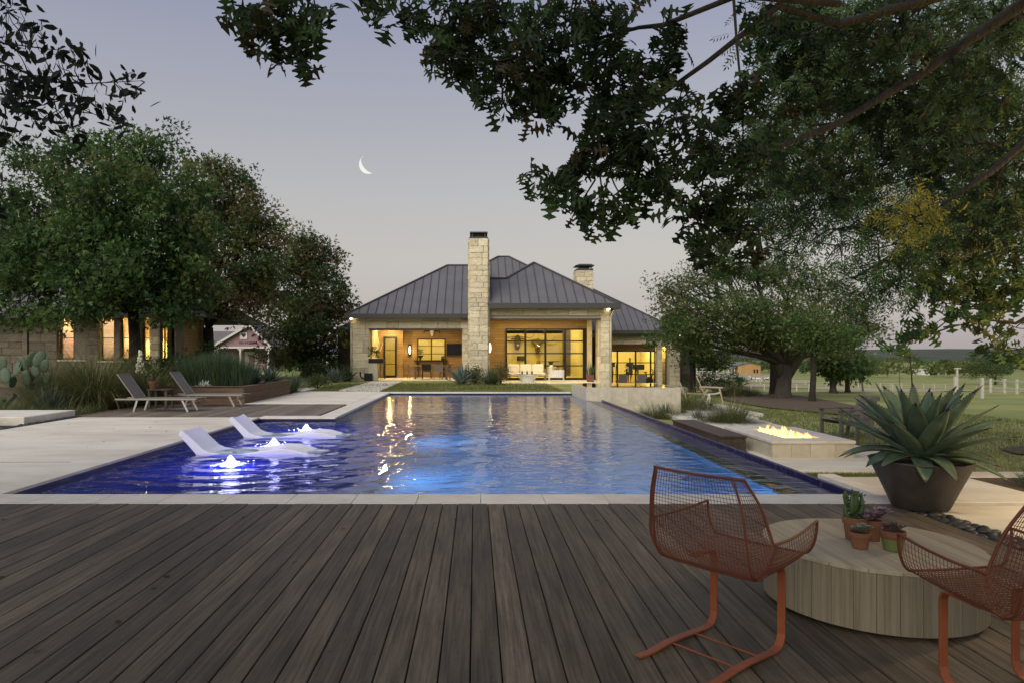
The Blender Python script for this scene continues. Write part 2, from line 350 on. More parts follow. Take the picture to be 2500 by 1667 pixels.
# ------------------------------------------------------------------ pool
pool = thing('swimming_pool', 'long blue tiled swimming pool with shallow tanning shelf and overflowing edge', 'pool', (0, 16, -1.6))
RINGS = []
def bub(px, py): return G(px, py, ZW)
BUBS = [bub(563, 1133), bub(668, 1087), bub(748, 1050)]
SHX = -1.35
b = MB(); T = .0
zf, zs = -1.35, -.34
b.add([(SHX, PY0, zf), (PX1, PY0, zf), (PX1, PY1, zf), (SHX, PY1, zf)], [(0, 1, 2, 3)])
b.add([(PXM, PYM, zf), (SHX, PYM, zf), (SHX, PY1, zf), (PXM, PY1, zf)], [(0, 1, 2, 3)])
b.add([(SHX, PY0, zf), (PX1, PY0, zf), (PX1, PY0, ZW-.02), (SHX, PY0, ZW-.02)], [(3, 2, 1, 0)])
b.add([(PXM, PY1, zf), (PX1, PY1, zf), (PX1, PY1, ZW-.02), (PXM, PY1, ZW-.02)], [(0, 1, 2, 3)])
b.add([(PX1, PY0, zf), (PX1, PY1, zf), (PX1, PY1, ZW-.012), (PX1, PY0, ZW-.012)], [(3, 2, 1, 0)])
b.add([(SHX, PY0, zf), (SHX, PYM, zf), (SHX, PYM, zs), (SHX, PY0, zs)], [(0, 1, 2, 3)])
b.add([(PXM, PYM, zf), (PXM, PY1, zf), (PXM, PY1, ZW), (PXM, PYM, ZW)], [(0, 1, 2, 3)])
b.add([(PXM, PYM, zf), (SHX, PYM, zf), (SHX, PYM, zs), (PXM, PYM, zs)], [(3, 2, 1, 0)])
b.build('basin', M['tile_deep'], pool)
b = MB()
b.add([(PX0, PY0, zs), (SHX, PY0, zs), (SHX, PYM, zs), (PX0, PYM, zs)], [(0, 1, 2, 3)])
b.build('tanning_shelf', M['tile'], pool)
b = MB()                                             # waterline band of dark tile round the left side and both ends
b.box(PX0-.1, PX0, PY0-.1, PYM+.1, -.5, -.036); b.box(PX0, PXM, PYM, PYM+.1, -.5, -.036)
b.box(PXM-.1, PXM-.002, PYM+.1, PY1, -.5, -.036); b.box(PX0, PX1, PY0-.1, PY0-.001, -.5, -.036); b.box(PXM-.1, PX1, PY1+.001, PY1+.1, -.5, -.036)
b.build('waterline_band', M['band'], pool)
mw, t, n, l, out = nodes('pool_water'); pb = n('ShaderNodeBsdfPrincipled'); pb.inputs['Base Color'].default_value = (.72, .90, 1, 1); pb.inputs['Roughness'].default_value = .0; pb.inputs['IOR'].default_value = 1.39; pb.inputs['Transmission Weight'].default_value = 1
l(wavebump(t, n, l, BUBS, .85), pb.inputs['Normal']); l(pb.outputs[0], out.inputs[0]); M['water'] = mw
b = MB(); b.add([(PX0, PY0, ZW), (PX1, PY0, ZW), (PX1, PY1, ZW), (PXM, PY1, ZW), (PXM, PYM, ZW), (PX0, PYM, ZW)], [(0, 1, 2, 3, 4, 5)])
b.build('water', mw, pool)
# wet overflow ledge: dark tile under a running film of water
mf, t, n, l, out = nodes('wet_tile'); pb = n('ShaderNodeBsdfPrincipled'); pb.inputs['Base Color'].default_value = (.018, .016, .075, 1); pb.inputs['Roughness'].default_value = .22; pb.inputs['IOR'].default_value = 1.33
l(wavebump(t, n, l, (), .8), pb.inputs['Normal']); l(pb.outputs[0], out.inputs[0]); M['wet'] = mf
b = MB(); b.prism([(PX1, ZW-.004), (PX1+.05, ZW-.004), (PXO-.03, ZW-.035), (PXO-.03, -.8), (PX1, -.8)], 1, PY0, 22.19)
recalc(b.build('overflow_ledge', mf, pool))
b = MB(); b.box(PXO-.028, PXO+.03, PY0, 22.18, -.8, -.055, .008)
b.build('outer_lip', M['wet'], pool)
# coping slabs
cop = MB(); cop.box(0, 1, 0, 1, -.08, 0, .0); 
def slabs(parent, name, x0, x1, y0, y1, z1, th, ax, length, mtl, gap=.006, start=0.0):
    p = (x0 if ax == 0 else y0)-start; end = x1 if ax == 0 else y1
    while p < end-.02:
        q = min(p+length, end); a = max(p, x0 if ax == 0 else y0)+gap/2; c = q-gap/2
        if c-a > .03:
            m_ = MB()
            if ax == 0: m_.box(a, c, y0, y1, z1-th, z1, .004)
            else: m_.box(x0, x1, a, c, z1-th, z1, .004)
            m_.build(name, mtl, parent)
        p = q
coping = struct(thing('pool_coping', None, None, (0, 7, -.05)))
jx = (1173-1160)/342*1.45
slabs(coping, 'coping_slab', -9, 4.34, 6.603, 7.05, 0, .06, 0, .63, M['limestone'], start=(.63-((jx+9) % .63)))
slabs(coping, 'coping_slab', PXM-.43, PXM, PYM+.42, PY1, 0, .06, 1, 1.6, M['limestone'])
slabs(coping, 'coping_slab', PX0, PXM, PYM, PYM+.418, 0, .06, 0, .9, M['limestone'])
slabs(coping, 'coping_slab', PXM-.43, 3.58, PY1+.002, PY1+.45, 0, .06, 0, 1.6, M['limestone'])
slabs(coping, 'coping_slab', PXO+.032, 4.36, 7.053, 8.3, -.01, .08, 1, 1.3, M['limestone'])
# left patio of poured concrete
patio = struct(thing('patio', None, None, (-7, 10, -.05)))
b = MB(); b.box(-9.02, PX0-.003, 9.2, 15.55, -.05, -.002, .004); b.build('patio_slab', M['concrete'], patio)
b = MB(); b.box(-11.5, PX0-.003, 7.054, 9.13, -.05, -.002, .004); b.build('patio_slab', M['concrete'], patio)
b = MB(); b.box(-11.5, -5.42, 9.131, 9.199, -.055, -.008); b.build('drain_slot_shade', M['black'], patio)  # black strip stands in for the shade down a deep slot
b = MB(); b.box(-5.42, PX0-.004, 9.131, 9.199, -.05, -.003); b.build('patio_slab', M['concrete'], patio)
b = MB(); b.box(-6.66, -3.62, 19.66, 26.2, -.05, -.002, .004); b.build('patio_slab', M['concrete'], patio)
b = MB(); b.box(-14, -9.28, 14.05, 15.85, -.05, .14, .012); b.build('raised_slab', M['limestone'], patio)
b = MB(); b.box(-5.4, -3.75, 27, 31.3, -.055, .0, .01); b.build('step_slab', M['limestone'], patio)
b = MB(); b.box(-5.4, -3.8, 32.1, 35.6, -.055, .0, .01); b.build('step_slab', M['limestone'], patio)
# left sun deck
sdeck = struct(thing('sun_deck', None, None, (-6, 17, -.05)))
b = MB(); b.box(-.068, .068, 0, 4.0, -.04, -.003, .004); o = b.build('board', M['deck_pale'], sdeck, world=False); me = o.data
xx = -9.25; o.location = (xx+6, -1.38, .05)
while xx < -3.78:
    xx += .1443; inst('board', me, sdeck, (xx, 15.62, random.uniform(-.003, .001)))
# ------------------------------------------------------------------ stonework and metal roofs
sm = MB(); sm.box(-.5, .5, -.5, .5, -.5, .5, .03)
_v = np.array(sm.v); _r = np.random.RandomState(3)
_v[:, 1] += np.where(_v[:, 1] < -.4, _r.uniform(-.09, .06, len(_v)), 0)
_me = bpy.data.meshes.new('stone'); _me.from_pydata([tuple(p) for p in _v], [], sm.f); _me.materials.append(M['stone']); STONE = _me
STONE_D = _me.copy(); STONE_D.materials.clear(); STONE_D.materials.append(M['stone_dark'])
def stones(parent, x0, x1, z0, z1, y, seed, ax=0, depth=.07, holes=(), mesh=None, h=(.2, .34), wd_=(.35, .95)):
    """ashlar face in the plane y (facing -Y) or, with ax=1, in the plane x=y facing sideways"""
    rr = random.Random(seed); z = z0
    while z < z1-.02:
        hh = rr.uniform(*h); 
        if z+hh > z1-.1: hh = z1-z
        x = x0; last = False
        while x < x1-.01:
            w = rr.uniform(*wd_)
            if x+w > x1-.2: w = x1-x
            segs = [(x, x+w)]
            for (a, b_, c, d) in holes:
                if z+hh > c+.02 and z < d-.02:
                    ns = []
                    for (p, q) in segs:
                        if q <= a or p >= b_: ns.append((p, q)); continue
                        if p < a-.05: ns.append((p, a))
                        if q > b_+.05: ns.append((b_, q))
                    segs = ns
            for (p, q) in segs:
                dp = depth+rr.uniform(-.012, .02)
                if ax == 0: inst('stone', mesh or STONE, parent, ((p+q)/2, y-dp/2+.03, z+hh/2), (q-p-.012, dp+.06, hh-.012))
                else:
                    inst('stone', mesh or STONE, parent, (y, (p+q)/2, z+hh/2), (q-p-.012, dp+.06, hh-.012), R(90) if ax == 1 else R(-90))
            x += w
        z += hh
def roof_face(parent, poly, eave, spacing=.46, mtl=None, seam=True, th=.05, off=0.0, name='roof_panel'):
    poly = [Vector(p) for p in poly]; e = Vector(eave).normalized()
    nrm = (poly[1]-poly[0]).cross(poly[2]-poly[0]).normalized()
    if nrm.z < 0: nrm = -nrm
    u = nrm.cross(e).normalized()
    if u.z < 0: u = -u
    b_ = MB(); k = len(poly); b_.add(list(poly)+[p-nrm*th for p in poly], [tuple(range(k)), tuple(range(2*k-1, k-1, -1))]+[(i, k+i, k+(i+1) % k, (i+1) % k) for i in range(k)])
    face = recalc(b_.build(name, mtl or M['dark_metal'], parent))
    if not seam: return face
    o0 = poly[0]; P2 = [((p-o0).dot(e), (p-o0).dot(u)) for p in poly]
    lo, hi = min(p[0] for p in P2), max(p[0] for p in P2); s = lo+spacing*.4+off
    while s < hi-.05:
        ts = []
        for (a, b2), (c, d) in zip(P2, P2[1:]+P2[:1]):
            if (a-s)*(c-s) < 0: ts.append(b2+(d-b2)*(s-a)/(c-a))
        if len(ts) >= 2 and max(ts)-min(ts) > .15:
            p = o0+e*s+u*min(ts)+nrm*.02; q = o0+e*s+u*max(ts)+nrm*.02
            m_ = MB(); m_.bar(p, q, .03, .055, nrm); m_.build('standing_seam', M['roof_trim'], face)
        s += spacing
    return face
def ridge(parent, p, q, w=.16): 
    m_ = MB(); p = Vector(p)+Vector((0, 0, .03)); q = Vector(q)+Vector((0, 0, .03)); m_.bar(p, q, w, .06); m_.build('ridge_cap', M['roof_trim'], parent)
def arealight(name, loc, size, energy, col, rot=(0, 0, 0), sy=None, parent=None):
    ld = bpy.data.lights.new(name, 'AREA'); ld.energy = energy; ld.size = size; ld.color = col
    if sy: ld.shape = 'RECTANGLE'; ld.size_y = sy
    o = link(bpy.data.objects.new(name, ld)); o.location = loc; o.rotation_euler = rot; return o
def pointlight(name, loc, energy, col, r=.08):
    ld = bpy.data.lights.new(name, 'POINT'); ld.energy = energy; ld.color = col; ld.shadow_soft_size = r
    o = link(bpy.data.objects.new(name, ld)); o.location = loc; return o
WARM = (1, .74, .31)
# ------------------------------------------------------------------ the stone house across the pool
YL, YR, YW = 38.0, 34.3, 48.0
house = thing('stone_house', 'low limestone house with grey standing seam roofs and lit porches beyond the pool', 'house', (2, 40, 0))
def X_(px, Y): return (px-CX)*Y/F
def Z_(py, Y): return H-(py-CY)*Y/F
FL = -.03
# left block walls
xl, xr = X_(861, YL), X_(1146, YL)+.4; zt = Z_(776, YL); oa, ob, oz = X_(901, YL), X_(1128, YL), Z_(804, YL)
b = MB(); b.box(xl+.03, oa-.0, YL+.02, YL+.42, -.5, zt); b.box(ob, xr, YL+.02, YL+.42, -.5, zt); b.box(oa, ob, YL+.021, YL+.419, oz, zt-.01)
b.box(xl+.03, xl+.4, YL+.42, YL+7, -.5, zt); b.build('wall_core', M['mortar'], house)
stones(house, xl, xr, -.25, zt, YL, 11, holes=[(oa, ob, -1, oz)], h=(.26, .42), wd_=(.5, 1.4))
stones(house, YL, YL+7, -.25, zt, xl-.0, 12, ax=1, h=(.26, .42), wd_=(.6, 1.4))
b = MB(); b.box(oa, ob, YL-.05, YL+.40, oz-.05, oz-.003); b.build('lintel_flashing', M['roof_trim'], house)
# left roof
E0 = Vector((X_(845.5, 37.5), 37.5, Z_(767.6, 37.5))); Lr = 5.34; sl_ = (6.94-E0.z)/Lr
Rg = Vector((E0.x+Lr, E0.y+Lr, 6.94)); RE = .75
FEx = .35
roofl = roof_face(house, [E0, (FEx, E0.y, E0.z), (RE, Rg.y, Rg.z), Rg], (1, 0, 0), .47)
roof_face(house, [E0, Rg, (Rg.x, Rg.y, Rg.z), (E0.x, E0.y+2*Lr, E0.z)][0:2]+[(E0.x, E0.y+2*Lr, E0.z)], (0, 1, 0), .47)
roof_face(house, [(E0.x, E0.y+2*Lr, E0.z), Rg, (RE, Rg.y, Rg.z), (RE, E0.y+2*Lr, E0.z)], (1, 0, 0), .47, seam=False)
ridge(house, E0, Rg); ridge(house, Rg, (RE, Rg.y, Rg.z))
b = MB(); b.box(E0.x, FEx, E0.y-.10, E0.y+.02, E0.z-.22, E0.z+.03, .012); b.box(E0.x-.1, E0.x+.02, E0.y-.1, E0.y+2*Lr, E0.z-.22, E0.z+.03, .012); b.build('gutter', M['roof_trim'], house)
b = MB(); b.box(E0.x+.02, FEx, E0.y+.02, YL+.1, E0.z-.2, E0.z-.16); b.build('soffit', M['roof_trim'], house)
# porch left: floor, walls, ceiling
b = MB(); b.box(oa-.3, ob+.6, YL-.25, 42.6, -.12, FL, .01); b.build('porch_floor', M['concrete'], house)
yb1, yb2 = 41.7, 42.3; xs1 = X_(983.5, yb1)
b = MB(); b.box(oa-.3, xs1, yb1, yb1+.15, FL, 3.0); b.box(xs1-.02, ob+.6, yb2, yb2+.15, FL, 3.0); b.box(xs1-.15, xs1, yb1+.15, yb2, FL, 3.0)
b.box(ob+.45, ob+.6, YL+.42, yb2, FL, 3.0); b.build('cedar_wall', M['porchwood'], house)
b = MB(); b.box(oa-.3, ob+.6, YL+.42, yb2+.15, 2.95, 3.05); b.build('porch_ceiling', M['porchwood'], house)
def window(parent, x0, x1, z0, z1, y, cols, rows, fw=.07, mw=.035, name='window', depth=.08, thick_end=0, xsplit=None, zsplit=None):
    f = MB(); f.box(x0, x0+fw, y-depth, y, z0, z1); f.box(x1-fw-thick_end, x1, y-depth, y, z0, z1); f.box(x0+fw, x1-fw-thick_end, y-depth, y, z1-fw, z1); f.box(x0+fw, x1-fw-thick_end, y-depth, y, z0, z0+fw*1.3)
    fr = f.build(name, M['black'], parent)
    xs_ = xsplit or [x0+(x1-x0)*i/cols for i in range(1, cols)]; zs_ = zsplit or [z0+(z1-z0)*i/rows for i in range(1, rows)]
    for xv in xs_:
        m_ = MB(); m_.box(xv-mw, xv+mw, y-depth*.9, y-.01, z0+fw, z1-fw); m_.build('mullion', M['black'], fr)
    for zv in zs_:
        m_ = MB(); m_.box(x0+fw, x1-fw, y-depth*.7, y-.02, zv-mw*.55, zv+mw*.55); m_.build('glazing_bar', M['black'], fr)
    xe = [x0+fw]+list(xs_)+[x1-fw]; ze = [z0+fw]+list(zs_)+[z1-fw]
    for i in range(len(xe)-1):
        for j in range(len(ze)-1):
            m_ = MB(); m_.box(xe[i], xe[i+1], y-.045, y-.037, ze[j], ze[j+1]); m_.build('pane', M['glass'], fr)
    return fr
window(house, X_(936.6, yb1), X_(969, yb1), FL, Z_(822, yb1), yb1-.01, 1, 3, fw=.11, name='door')
window(house, X_(1019, yb2), X_(1088, yb2), Z_(882, yb2), Z_(826.5, yb2), yb2-.01, 2, 3)
# lit room seen through that window and door: bright plaster boxes just behind the openings
def litroom(x0, x1, y0, y1, z0, z1, name='lit_room'):
    m_ = MB(); m_.add([(x0, y0, z0), (x1, y0, z0), (x1, y1, z0), (x0, y1, z0), (x0, y0, z1), (x1, y0, z1), (x1, y1, z1), (x0, y1, z1)], [(0, 1, 2, 3), (7, 6, 5, 4), (2, 6, 7, 3), (0, 3, 7, 4), (1, 5, 6, 2)])
    return m_.build(name, M['cream'], house)
# wall openings: cut the cedar wall by rebuilding it as strips round the door and the window
for o in [c for c in house.children if c.name.startswith('cedar_wall')]: bpy.data.objects.remove(o)
def wall_with_hole(x0, x1, z0, z1, y0, y1, holes, mtl, name, parent):
    m_ = MB(); xs_ = sorted(set([x0, x1]+[h for q in holes for h in q[:2]])); 
    for a, c in zip(xs_, xs_[1:]):
        z = z0
        for (p, q, r_, s_) in sorted(holes, key=lambda q: q[2]):
            if p <= a+1e-6 and q >= c-1e-6:
                if r_-z > .01: m_.box(a, c, y0, y1, z, r_)
                z = s_
        if z1-z > .01: m_.box(a, c, y0, y1, z, z1)
    return m_.build(name, mtl, parent)
dh = (X_(936.6, yb1), X_(969, yb1), FL, Z_(822, yb1)); wh = (X_(1019, yb2), X_(1088, yb2), Z_(882, yb2), Z_(826.5, yb2))
wall_with_hole(oa-.3, xs1, FL, 2.95, yb1, yb1+.15, [dh], M['porchwood'], 'cedar_wall', house)
wall_with_hole(xs1-.02, ob+.6, FL, 2.95, yb2, yb2+.15, [wh], M['porchwood'], 'cedar_wall', house)
b = MB(); b.box(xs1-.15, xs1-.001, yb1+.15, yb2-.001, FL, 2.95); b.box(ob+.45, ob+.6, YL+.42, yb2-.001, FL, 2.95); b.build('cedar_wall', M['porchwood'], house)
b = MB(); b.box(oa-.32, oa-.02, YL+1.2, yb1, FL, 2.94); b.build('stone_return', M['stone'], house)
litroom(dh[0]-.8, dh[1]+.25, yb1+.16, yb1+3.2, FL, 2.9); litroom(wh[0]-.1, wh[1]+.9, yb2+.16, yb2+3.5, FL, 2.9)
PW = .95  # strength of the assumed room and porch lamps, bare lights with no fixtures
pointlight('assumed_room_lamp', ((dh[0]+dh[1])/2, yb1+1.2, 2.6), 38*PW, WARM); pointlight('assumed_room_lamp', ((wh[0]+wh[1])/2, yb2+1.6, 2.6), 60*PW, WARM)
arealight('assumed_porch_lamp', ((oa+ob)/2, YL+2.2, 2.93), 4.0, 75*PW, WARM, sy=1.5)
pointlight('assumed_porch_lamp', (X_(950, yb1-.8), yb1-.8, 2.7), 35*PW, WARM)
# chimney in front
cyF = 33.9; cx0, cx1, czt = X_(1146, cyF), X_(1191.5, cyF), Z_(583, cyF)
b = MB(); b.box(cx0+.03, cx1-.03, cyF+.03, cyF+1.27, -.6, czt-.01); b.build('chimney_core', M['mortar'], house)
chm = bpy.data.objects.new('chimney', None); link(chm); chm.parent = house; OFF[chm.name] = OFF[house.name]
stones(chm, cx0, cx1, -.3, czt, cyF, 21, h=(.17, .36), wd_=(.3, .75)); stones(chm, cyF+.02, cyF+1.3, -.3, czt, cx0, 22, ax=1, h=(.2, .36), wd_=(.5, .9)); stones(chm, cyF+.02, cyF+1.3, -.3, czt, cx1, 23, ax=2, h=(.2, .36), wd_=(.5, .9))
b = MB(); b.box(cx0-.01, cx1+.01, cyF-.01, cyF+1.3, czt, czt+.08)
for xx in (cx0+.12, cx1-.18):
    for yy in (cyF+.1, cyF+1.1): b.box(xx, xx+.06, yy, yy+.06, czt+.08, czt+.29)
b.box(cx0+.02, cx1-.02, cyF, cyF+1.28, czt+.29, czt+.345); b.box(cx0+.25, cx1-.25, cyF+.3, cyF+1, czt+.08, czt+.28); b.build('chimney_cap', M['roof_trim'], house)
# right block
zr = Z_(748, YR); pa, pb_ = X_(1466.5, YR), X_(1488, YR); oz2 = Z_(778, YR); xl2 = cx0+.3
b = MB(); b.box(pa+.02, pb_-.03, YR+.02, YR+.45, -1.0, zr); b.box(xl2, pa+.02, YR+.02, YR+.44, oz2, zr-.01); b.build('wall_core', M['mortar'], house)
stones(house, xl2, pb_, -.9, zr, YR, 31, holes=[(xl2-1, pa, -2, oz2)], h=(.24, .42), wd_=(.4, 1.3))
stones(house, YR+.03, YR+.47, -.9, zr, pb_, 32, ax=2, h=(.24, .42), wd_=(.44, .5)); stones(house, YR+.03, YR+.47, -.1, oz2, pa, 33, ax=1, h=(.24, .42), wd_=(.44, .5))
b = MB(); b.box(xl2, pa, YR-.06, YR+.42, oz2-.05, oz2-.003); b.build('lintel_flashing', M['roof_trim'], house)
E1 = Vector((X_(1511, 33.8), 33.8, Z_(742, 33.8))); Ap = Vector((E1.x-3.876, 33.8+3.876, 6.42)); s2 = (Ap.z-E1.z)/3.876
K1 = Ap+Vector((-1.594, -1.594, -1.594*s2))
roof_face(house, [(cx1-.1, 33.8, E1.z), E1, Ap, K1, (cx1-.1, K1.y, K1.z)], (1, 0, 0), .47, off=.1)
roof_face(house, [E1, (E1.x, 33.8+7.75, E1.z), Ap], (0, 1, 0), .47)
roof_face(house, [Ap, K1, (K1.x-2.0, K1.y+2.0, K1.z-2*s2), (Ap.x-3.8, Ap.y+3.8, E1.z), (Ap.x, Ap.y+3.8, E1.z)], (1, 1, 0), .5, seam=False)
roof_face(house, [(cx0+.2, K1.y, K1.z), K1, (K1.x, K1.y+3, K1.z-3*s2), (cx0+.2, K1.y+3, K1.z-3*s2)], (1, 0, 0), .5, seam=False)
ridge(house, E1, Ap); ridge(house, Ap, K1); ridge(house, K1, (cx0+.2, K1.y, K1.z))
b = MB(); b.box(cx1+.06, E1.x+.1, 33.68, 33.82, E1.z-.24, E1.z+.03, .012); b.box(E1.x-.02, E1.x+.1, 33.82, 41.5, E1.z-.24, E1.z+.03, .012); b.build('gutter', M['roof_trim'], house)
b = MB(); b.box(cx1+.06, E1.x, 33.82, YR+.1, E1.z-.22, E1.z-.18); b.box(pb_, E1.x, YR+.1, 41.5, E1.z-.22, E1.z-.18); b.build('soffit', M['roof_trim'], house)
b = MB(); b.tube([(E1.x-.1, 33.9, E1.z-.22), (pb_+.1, YR-.1, E1.z-.5), (pb_+.06, YR-.06, E1.z-.7), (pb_+.06, YR-.06, -.9)], .05, 8); b.build('downpipe', M['stone'], house, smooth=True)
b = MB(); b.tube([(E0.x+.1, 37.6, E0.z-.2), (xl-.1, YL-.1, E0.z-.45), (xl-.07, YL-.08, E0.z-.65), (xl-.07, YL-.08, -.1)], .05, 8); b.build('downpipe', M['stone'], house, smooth=True)
# right porch
yg = 38.3; gx0, gx1, gzt = X_(1234, yg), X_(1430.7, yg), Z_(802, yg)
b = MB(); b.box(cx0+.3, pb_+.02, YR-.35, yg+.3, -.14, FL, .01); b.build('porch_floor', M['concrete'], house)
wall_with_hole(cx0-.4, gx1+.05, FL, 3.5, yg, yg+.15, [(gx0, gx1, FL, gzt)], M['porchwood'], 'cedar_wall', house)
b = MB(); b.box(cx0+.3, pb_+.0, YR+.45, yg+.15, 3.36, 3.46); b.build('porch_ceiling', M['porchwood'], house)
b = MB(); b.box(cx0-.1, cx0+.3, YR+1.3, yg, FL, 3.36); b.build('cedar_wall', M['porchwood'], house)
b = MB(); b.box(gx1+.05, gx1+.30, yg-.2, yg+.2, FL, 3.36); b.build('stone_pier', M['stone'], house)
b = MB(); b.box(gx1+.55, gx1+.85, yg-.1, yg+.2, -1, 3.36); b.build('stone_pier', M['stone'], house)
window(house, gx0, gx1, FL, gzt, yg-.02, 4, 4, fw=.09, mw=.06, name='glass_wall', thick_end=.1, xsplit=[X_(1220+q/8.71, yg) for q in (543, 968, 1385)], zsplit=[Z_(780+q/8.71, yg) for q in (978, 718, 458)])
litroom(gx0-.6, gx1+.05, yg+.16, 47.2, FL, 5.0, 'living_room')
for i, xx in enumerate((gx0+.7, (gx0+gx1)/2-.3, gx1-2.4)): pointlight('assumed_room_lamp', (xx, 42.5, 4.6), 120*PW, WARM, .15)
arealight('assumed_porch_lamp', ((cx1+pa)/2, YR+2.2, 3.34), 4.6, 100*PW, WARM, sy=1.5)  # assumed porch lamps, one bare area light below the ceiling
# tall roof behind, second chimney, right wing
def hip(parent, x0, x1, y0, y1, ze, rx0, rx1, ry, zr_, seam=True):
    A, B, C, D = (x0, y0, ze), (x1, y0, ze), (x1, y1, ze), (x0, y1, ze); P, Q = (rx0, ry, zr_), (rx1, ry, zr_)
    roof_face(parent, [A, B, Q, P], (1, 0, 0), .47, seam=seam); roof_face(parent, [B, C, Q], (0, 1, 0), .47, seam=seam)
    roof_face(parent, [C, D, P, Q], (1, 0, 0), .47, seam=False); roof_face(parent, [D, A, P], (0, 1, 0), .47, seam=False)
    for p, q in ((A, P), (B, Q), (P, Q), (C, Q), (D, P)): ridge(parent, p, q)
hip(house, 1.545-5.4, 2.26+5.4, 46-5.4, 46+5.4, 7.93-.65*5.4, 1.545, 2.26, 46, 7.93)
wx1 = X_(1660, 47.3); ez = 3.0
hip(house, 2.0, wx1, 47.3, 47.3+12.4, ez, 8.2, wx1-6.2, 53.5, ez+.65*6.2)
b = MB(); b.box(2.2, wx1+.08, 47.2, 47.34, ez-.22, ez+.03, .012); b.build('gutter', M['roof_trim'], house)
c2y = 44.5; a0, a1, at = X_(1408, c2y), X_(1448, c2y), Z_(661, c2y)
chm2 = bpy.data.objects.new('chimney', None); link(chm2); chm2.parent = house; OFF[chm2.name] = OFF[house.name]
b = MB(); b.box(a0+.03, a1-.03, c2y+.03, c2y+1.1, 3.5, at-.01); b.build('chimney_core', M['mortar'], house)
stones(chm2, a0, a1, 4.3, at, c2y, 41, h=(.22, .34), wd_=(.35, .8)); stones(chm2, c2y+.02, c2y+1.13, 4.3, at, a0, 42, ax=1, h=(.22, .34), wd_=(.4, .8))
b = MB(); b.box(a0-.01, a1+.01, c2y-.02, c2y+1.15, at, at+.13); b.box(a0+.08, a0+.13, c2y+.05, c2y+.1, at+.13, at+.32); b.box(a1-.13, a1-.08, c2y+.05, c2y+.1, at+.13, at+.32); b.box(a0+.2, a1-.2, c2y+.3, c2y+.9, at+.13, at+.3)
b.prism([(a0-.1, at+.32), (a1+.1, at+.32), (a1-.15, at+.42), (a0+.15, at+.42)], 1, c2y-.1, c2y+1.2); b.build('chimney_cap', M['roof_trim'], house)
zwt, zwo, zwg = ez-.19, Z_(840, YW), Z_(855, YW); wxa, wxb = X_(1470, YW), X_(1605, YW); wpa, wpb = X_(1630, YW), X_(1654, YW); wf = -.9
b = MB(); b.box(wxa-1.5, wxb+.0, YW+.03, YW+.4, zwo, zwt); b.box(wxb, wxb+.34, YW+.03, YW+.4, -1.6, zwt-.005); b.box(wpa, wpb, YW-.5, YW+.4, -1.6, zwt-.01); b.box(wxb+.34, wpa, YW+.04, YW+.4, zwo-.2, zwt-.02); b.build('wall_core', M['mortar'], house)
stones(house, wxa-1.5, wxb+.34, zwo, zwt, YW, 51, h=(.24, .4), wd_=(.5, 1.3)); stones(house, wpa, wpb, -1.5, zwt, YW-.5, 52, h=(.24, .4), wd_=(.3, .7)); stones(house, wxb, wxb+.34, -1.5, zwo, YW, 53, h=(.24, .4), wd_=(.3, .4))
stones(house, YW-.46, YW+.4, -1.5, zwt, wpb, 54, ax=2, h=(.24, .4), wd_=(.4, .5))
b = MB(); b.box(wxa-1.5, wxb, YW+.5, YW+.7, zwg, zwo+.05); b.build('cedar_beam', M['porchwood'], house)
window(house, wxa-1.0, wxb, wf, zwg, YW+.55, 4, 3, fw=.09, mw=.055, name='glass_wall', xsplit=[X_(q, YW) for q in (1511, 1556, 1593)], zsplit=[Z_(914, YW), Z_(885, YW)])
litroom(wxa-1.2, wxb+.2, YW+.72, YW+6, wf, 2.6, 'exercise_room')
pointlight('assumed_room_lamp', (wxa+1.2, YW+3, 2.2), 95*PW, WARM, .15); pointlight('assumed_room_lamp', (wxb-.9, YW+3, 2.2), 95*PW, WARM, .15)
window(house, wxb+.36, wpa-.02, wf, zwg, YW+.3, 1, 3, fw=.05, mw=.03, name='side_window'); litroom(wxb+.36, wpa+.3, YW+.42, YW+1.4, wf, 2.4); pointlight('assumed_room_lamp', ((wxb+wpa)/2+.2, YW+.9, 2.1), 25*PW, WARM)
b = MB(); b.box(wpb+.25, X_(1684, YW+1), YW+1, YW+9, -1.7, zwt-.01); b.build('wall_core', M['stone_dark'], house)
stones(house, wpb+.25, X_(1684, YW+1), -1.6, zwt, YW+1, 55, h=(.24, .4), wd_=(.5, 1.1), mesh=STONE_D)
b = MB(); b.box(wxa-1.5, wpb+.6, YW-1.4, YW+6, -1.7, wf-.005, .01); b.build('terrace_floor', M['concrete'], house)
b = MB(); b.box(gx1+.9, gx1+1.2, yg+.3, YW, -1.6, 2.4); b.build('wall_core', M['stone_dark'], house)
# left annex
ya = 44.0; ax0, ax1 = X_(824, ya), X_(866, ya)
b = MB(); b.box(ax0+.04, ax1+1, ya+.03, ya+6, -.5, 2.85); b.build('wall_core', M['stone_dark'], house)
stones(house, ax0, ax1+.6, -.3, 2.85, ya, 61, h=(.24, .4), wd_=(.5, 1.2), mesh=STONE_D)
roof_face(house, [(X_(817, 43.5), 43.5, 2.95), (ax1+2, 43.5, 2.95), (ax1+2, 46.5, 4.9), (X_(817, 43.5)+3, 46.5, 4.9)], (1, 0, 0), .47)
b = MB(); b.box(X_(815, 43.4), ax1+1, 43.35, 43.5, 2.68, 2.97); b.build('gutter', M['roof_trim'], house)
# eave lamps
EL = emat('lamp_glow', (1, .85, .55), 9)
for (px, py, Y) in ((857, 778, 37.8), (1486, 755, 34.1), (1660, 818, 47.4)):
    p = W(px, py, Y); m_ = MB(); m_.ell(p, (.07, .07, .05), 8, 5); m_.build('eave_lamp', EL, house)
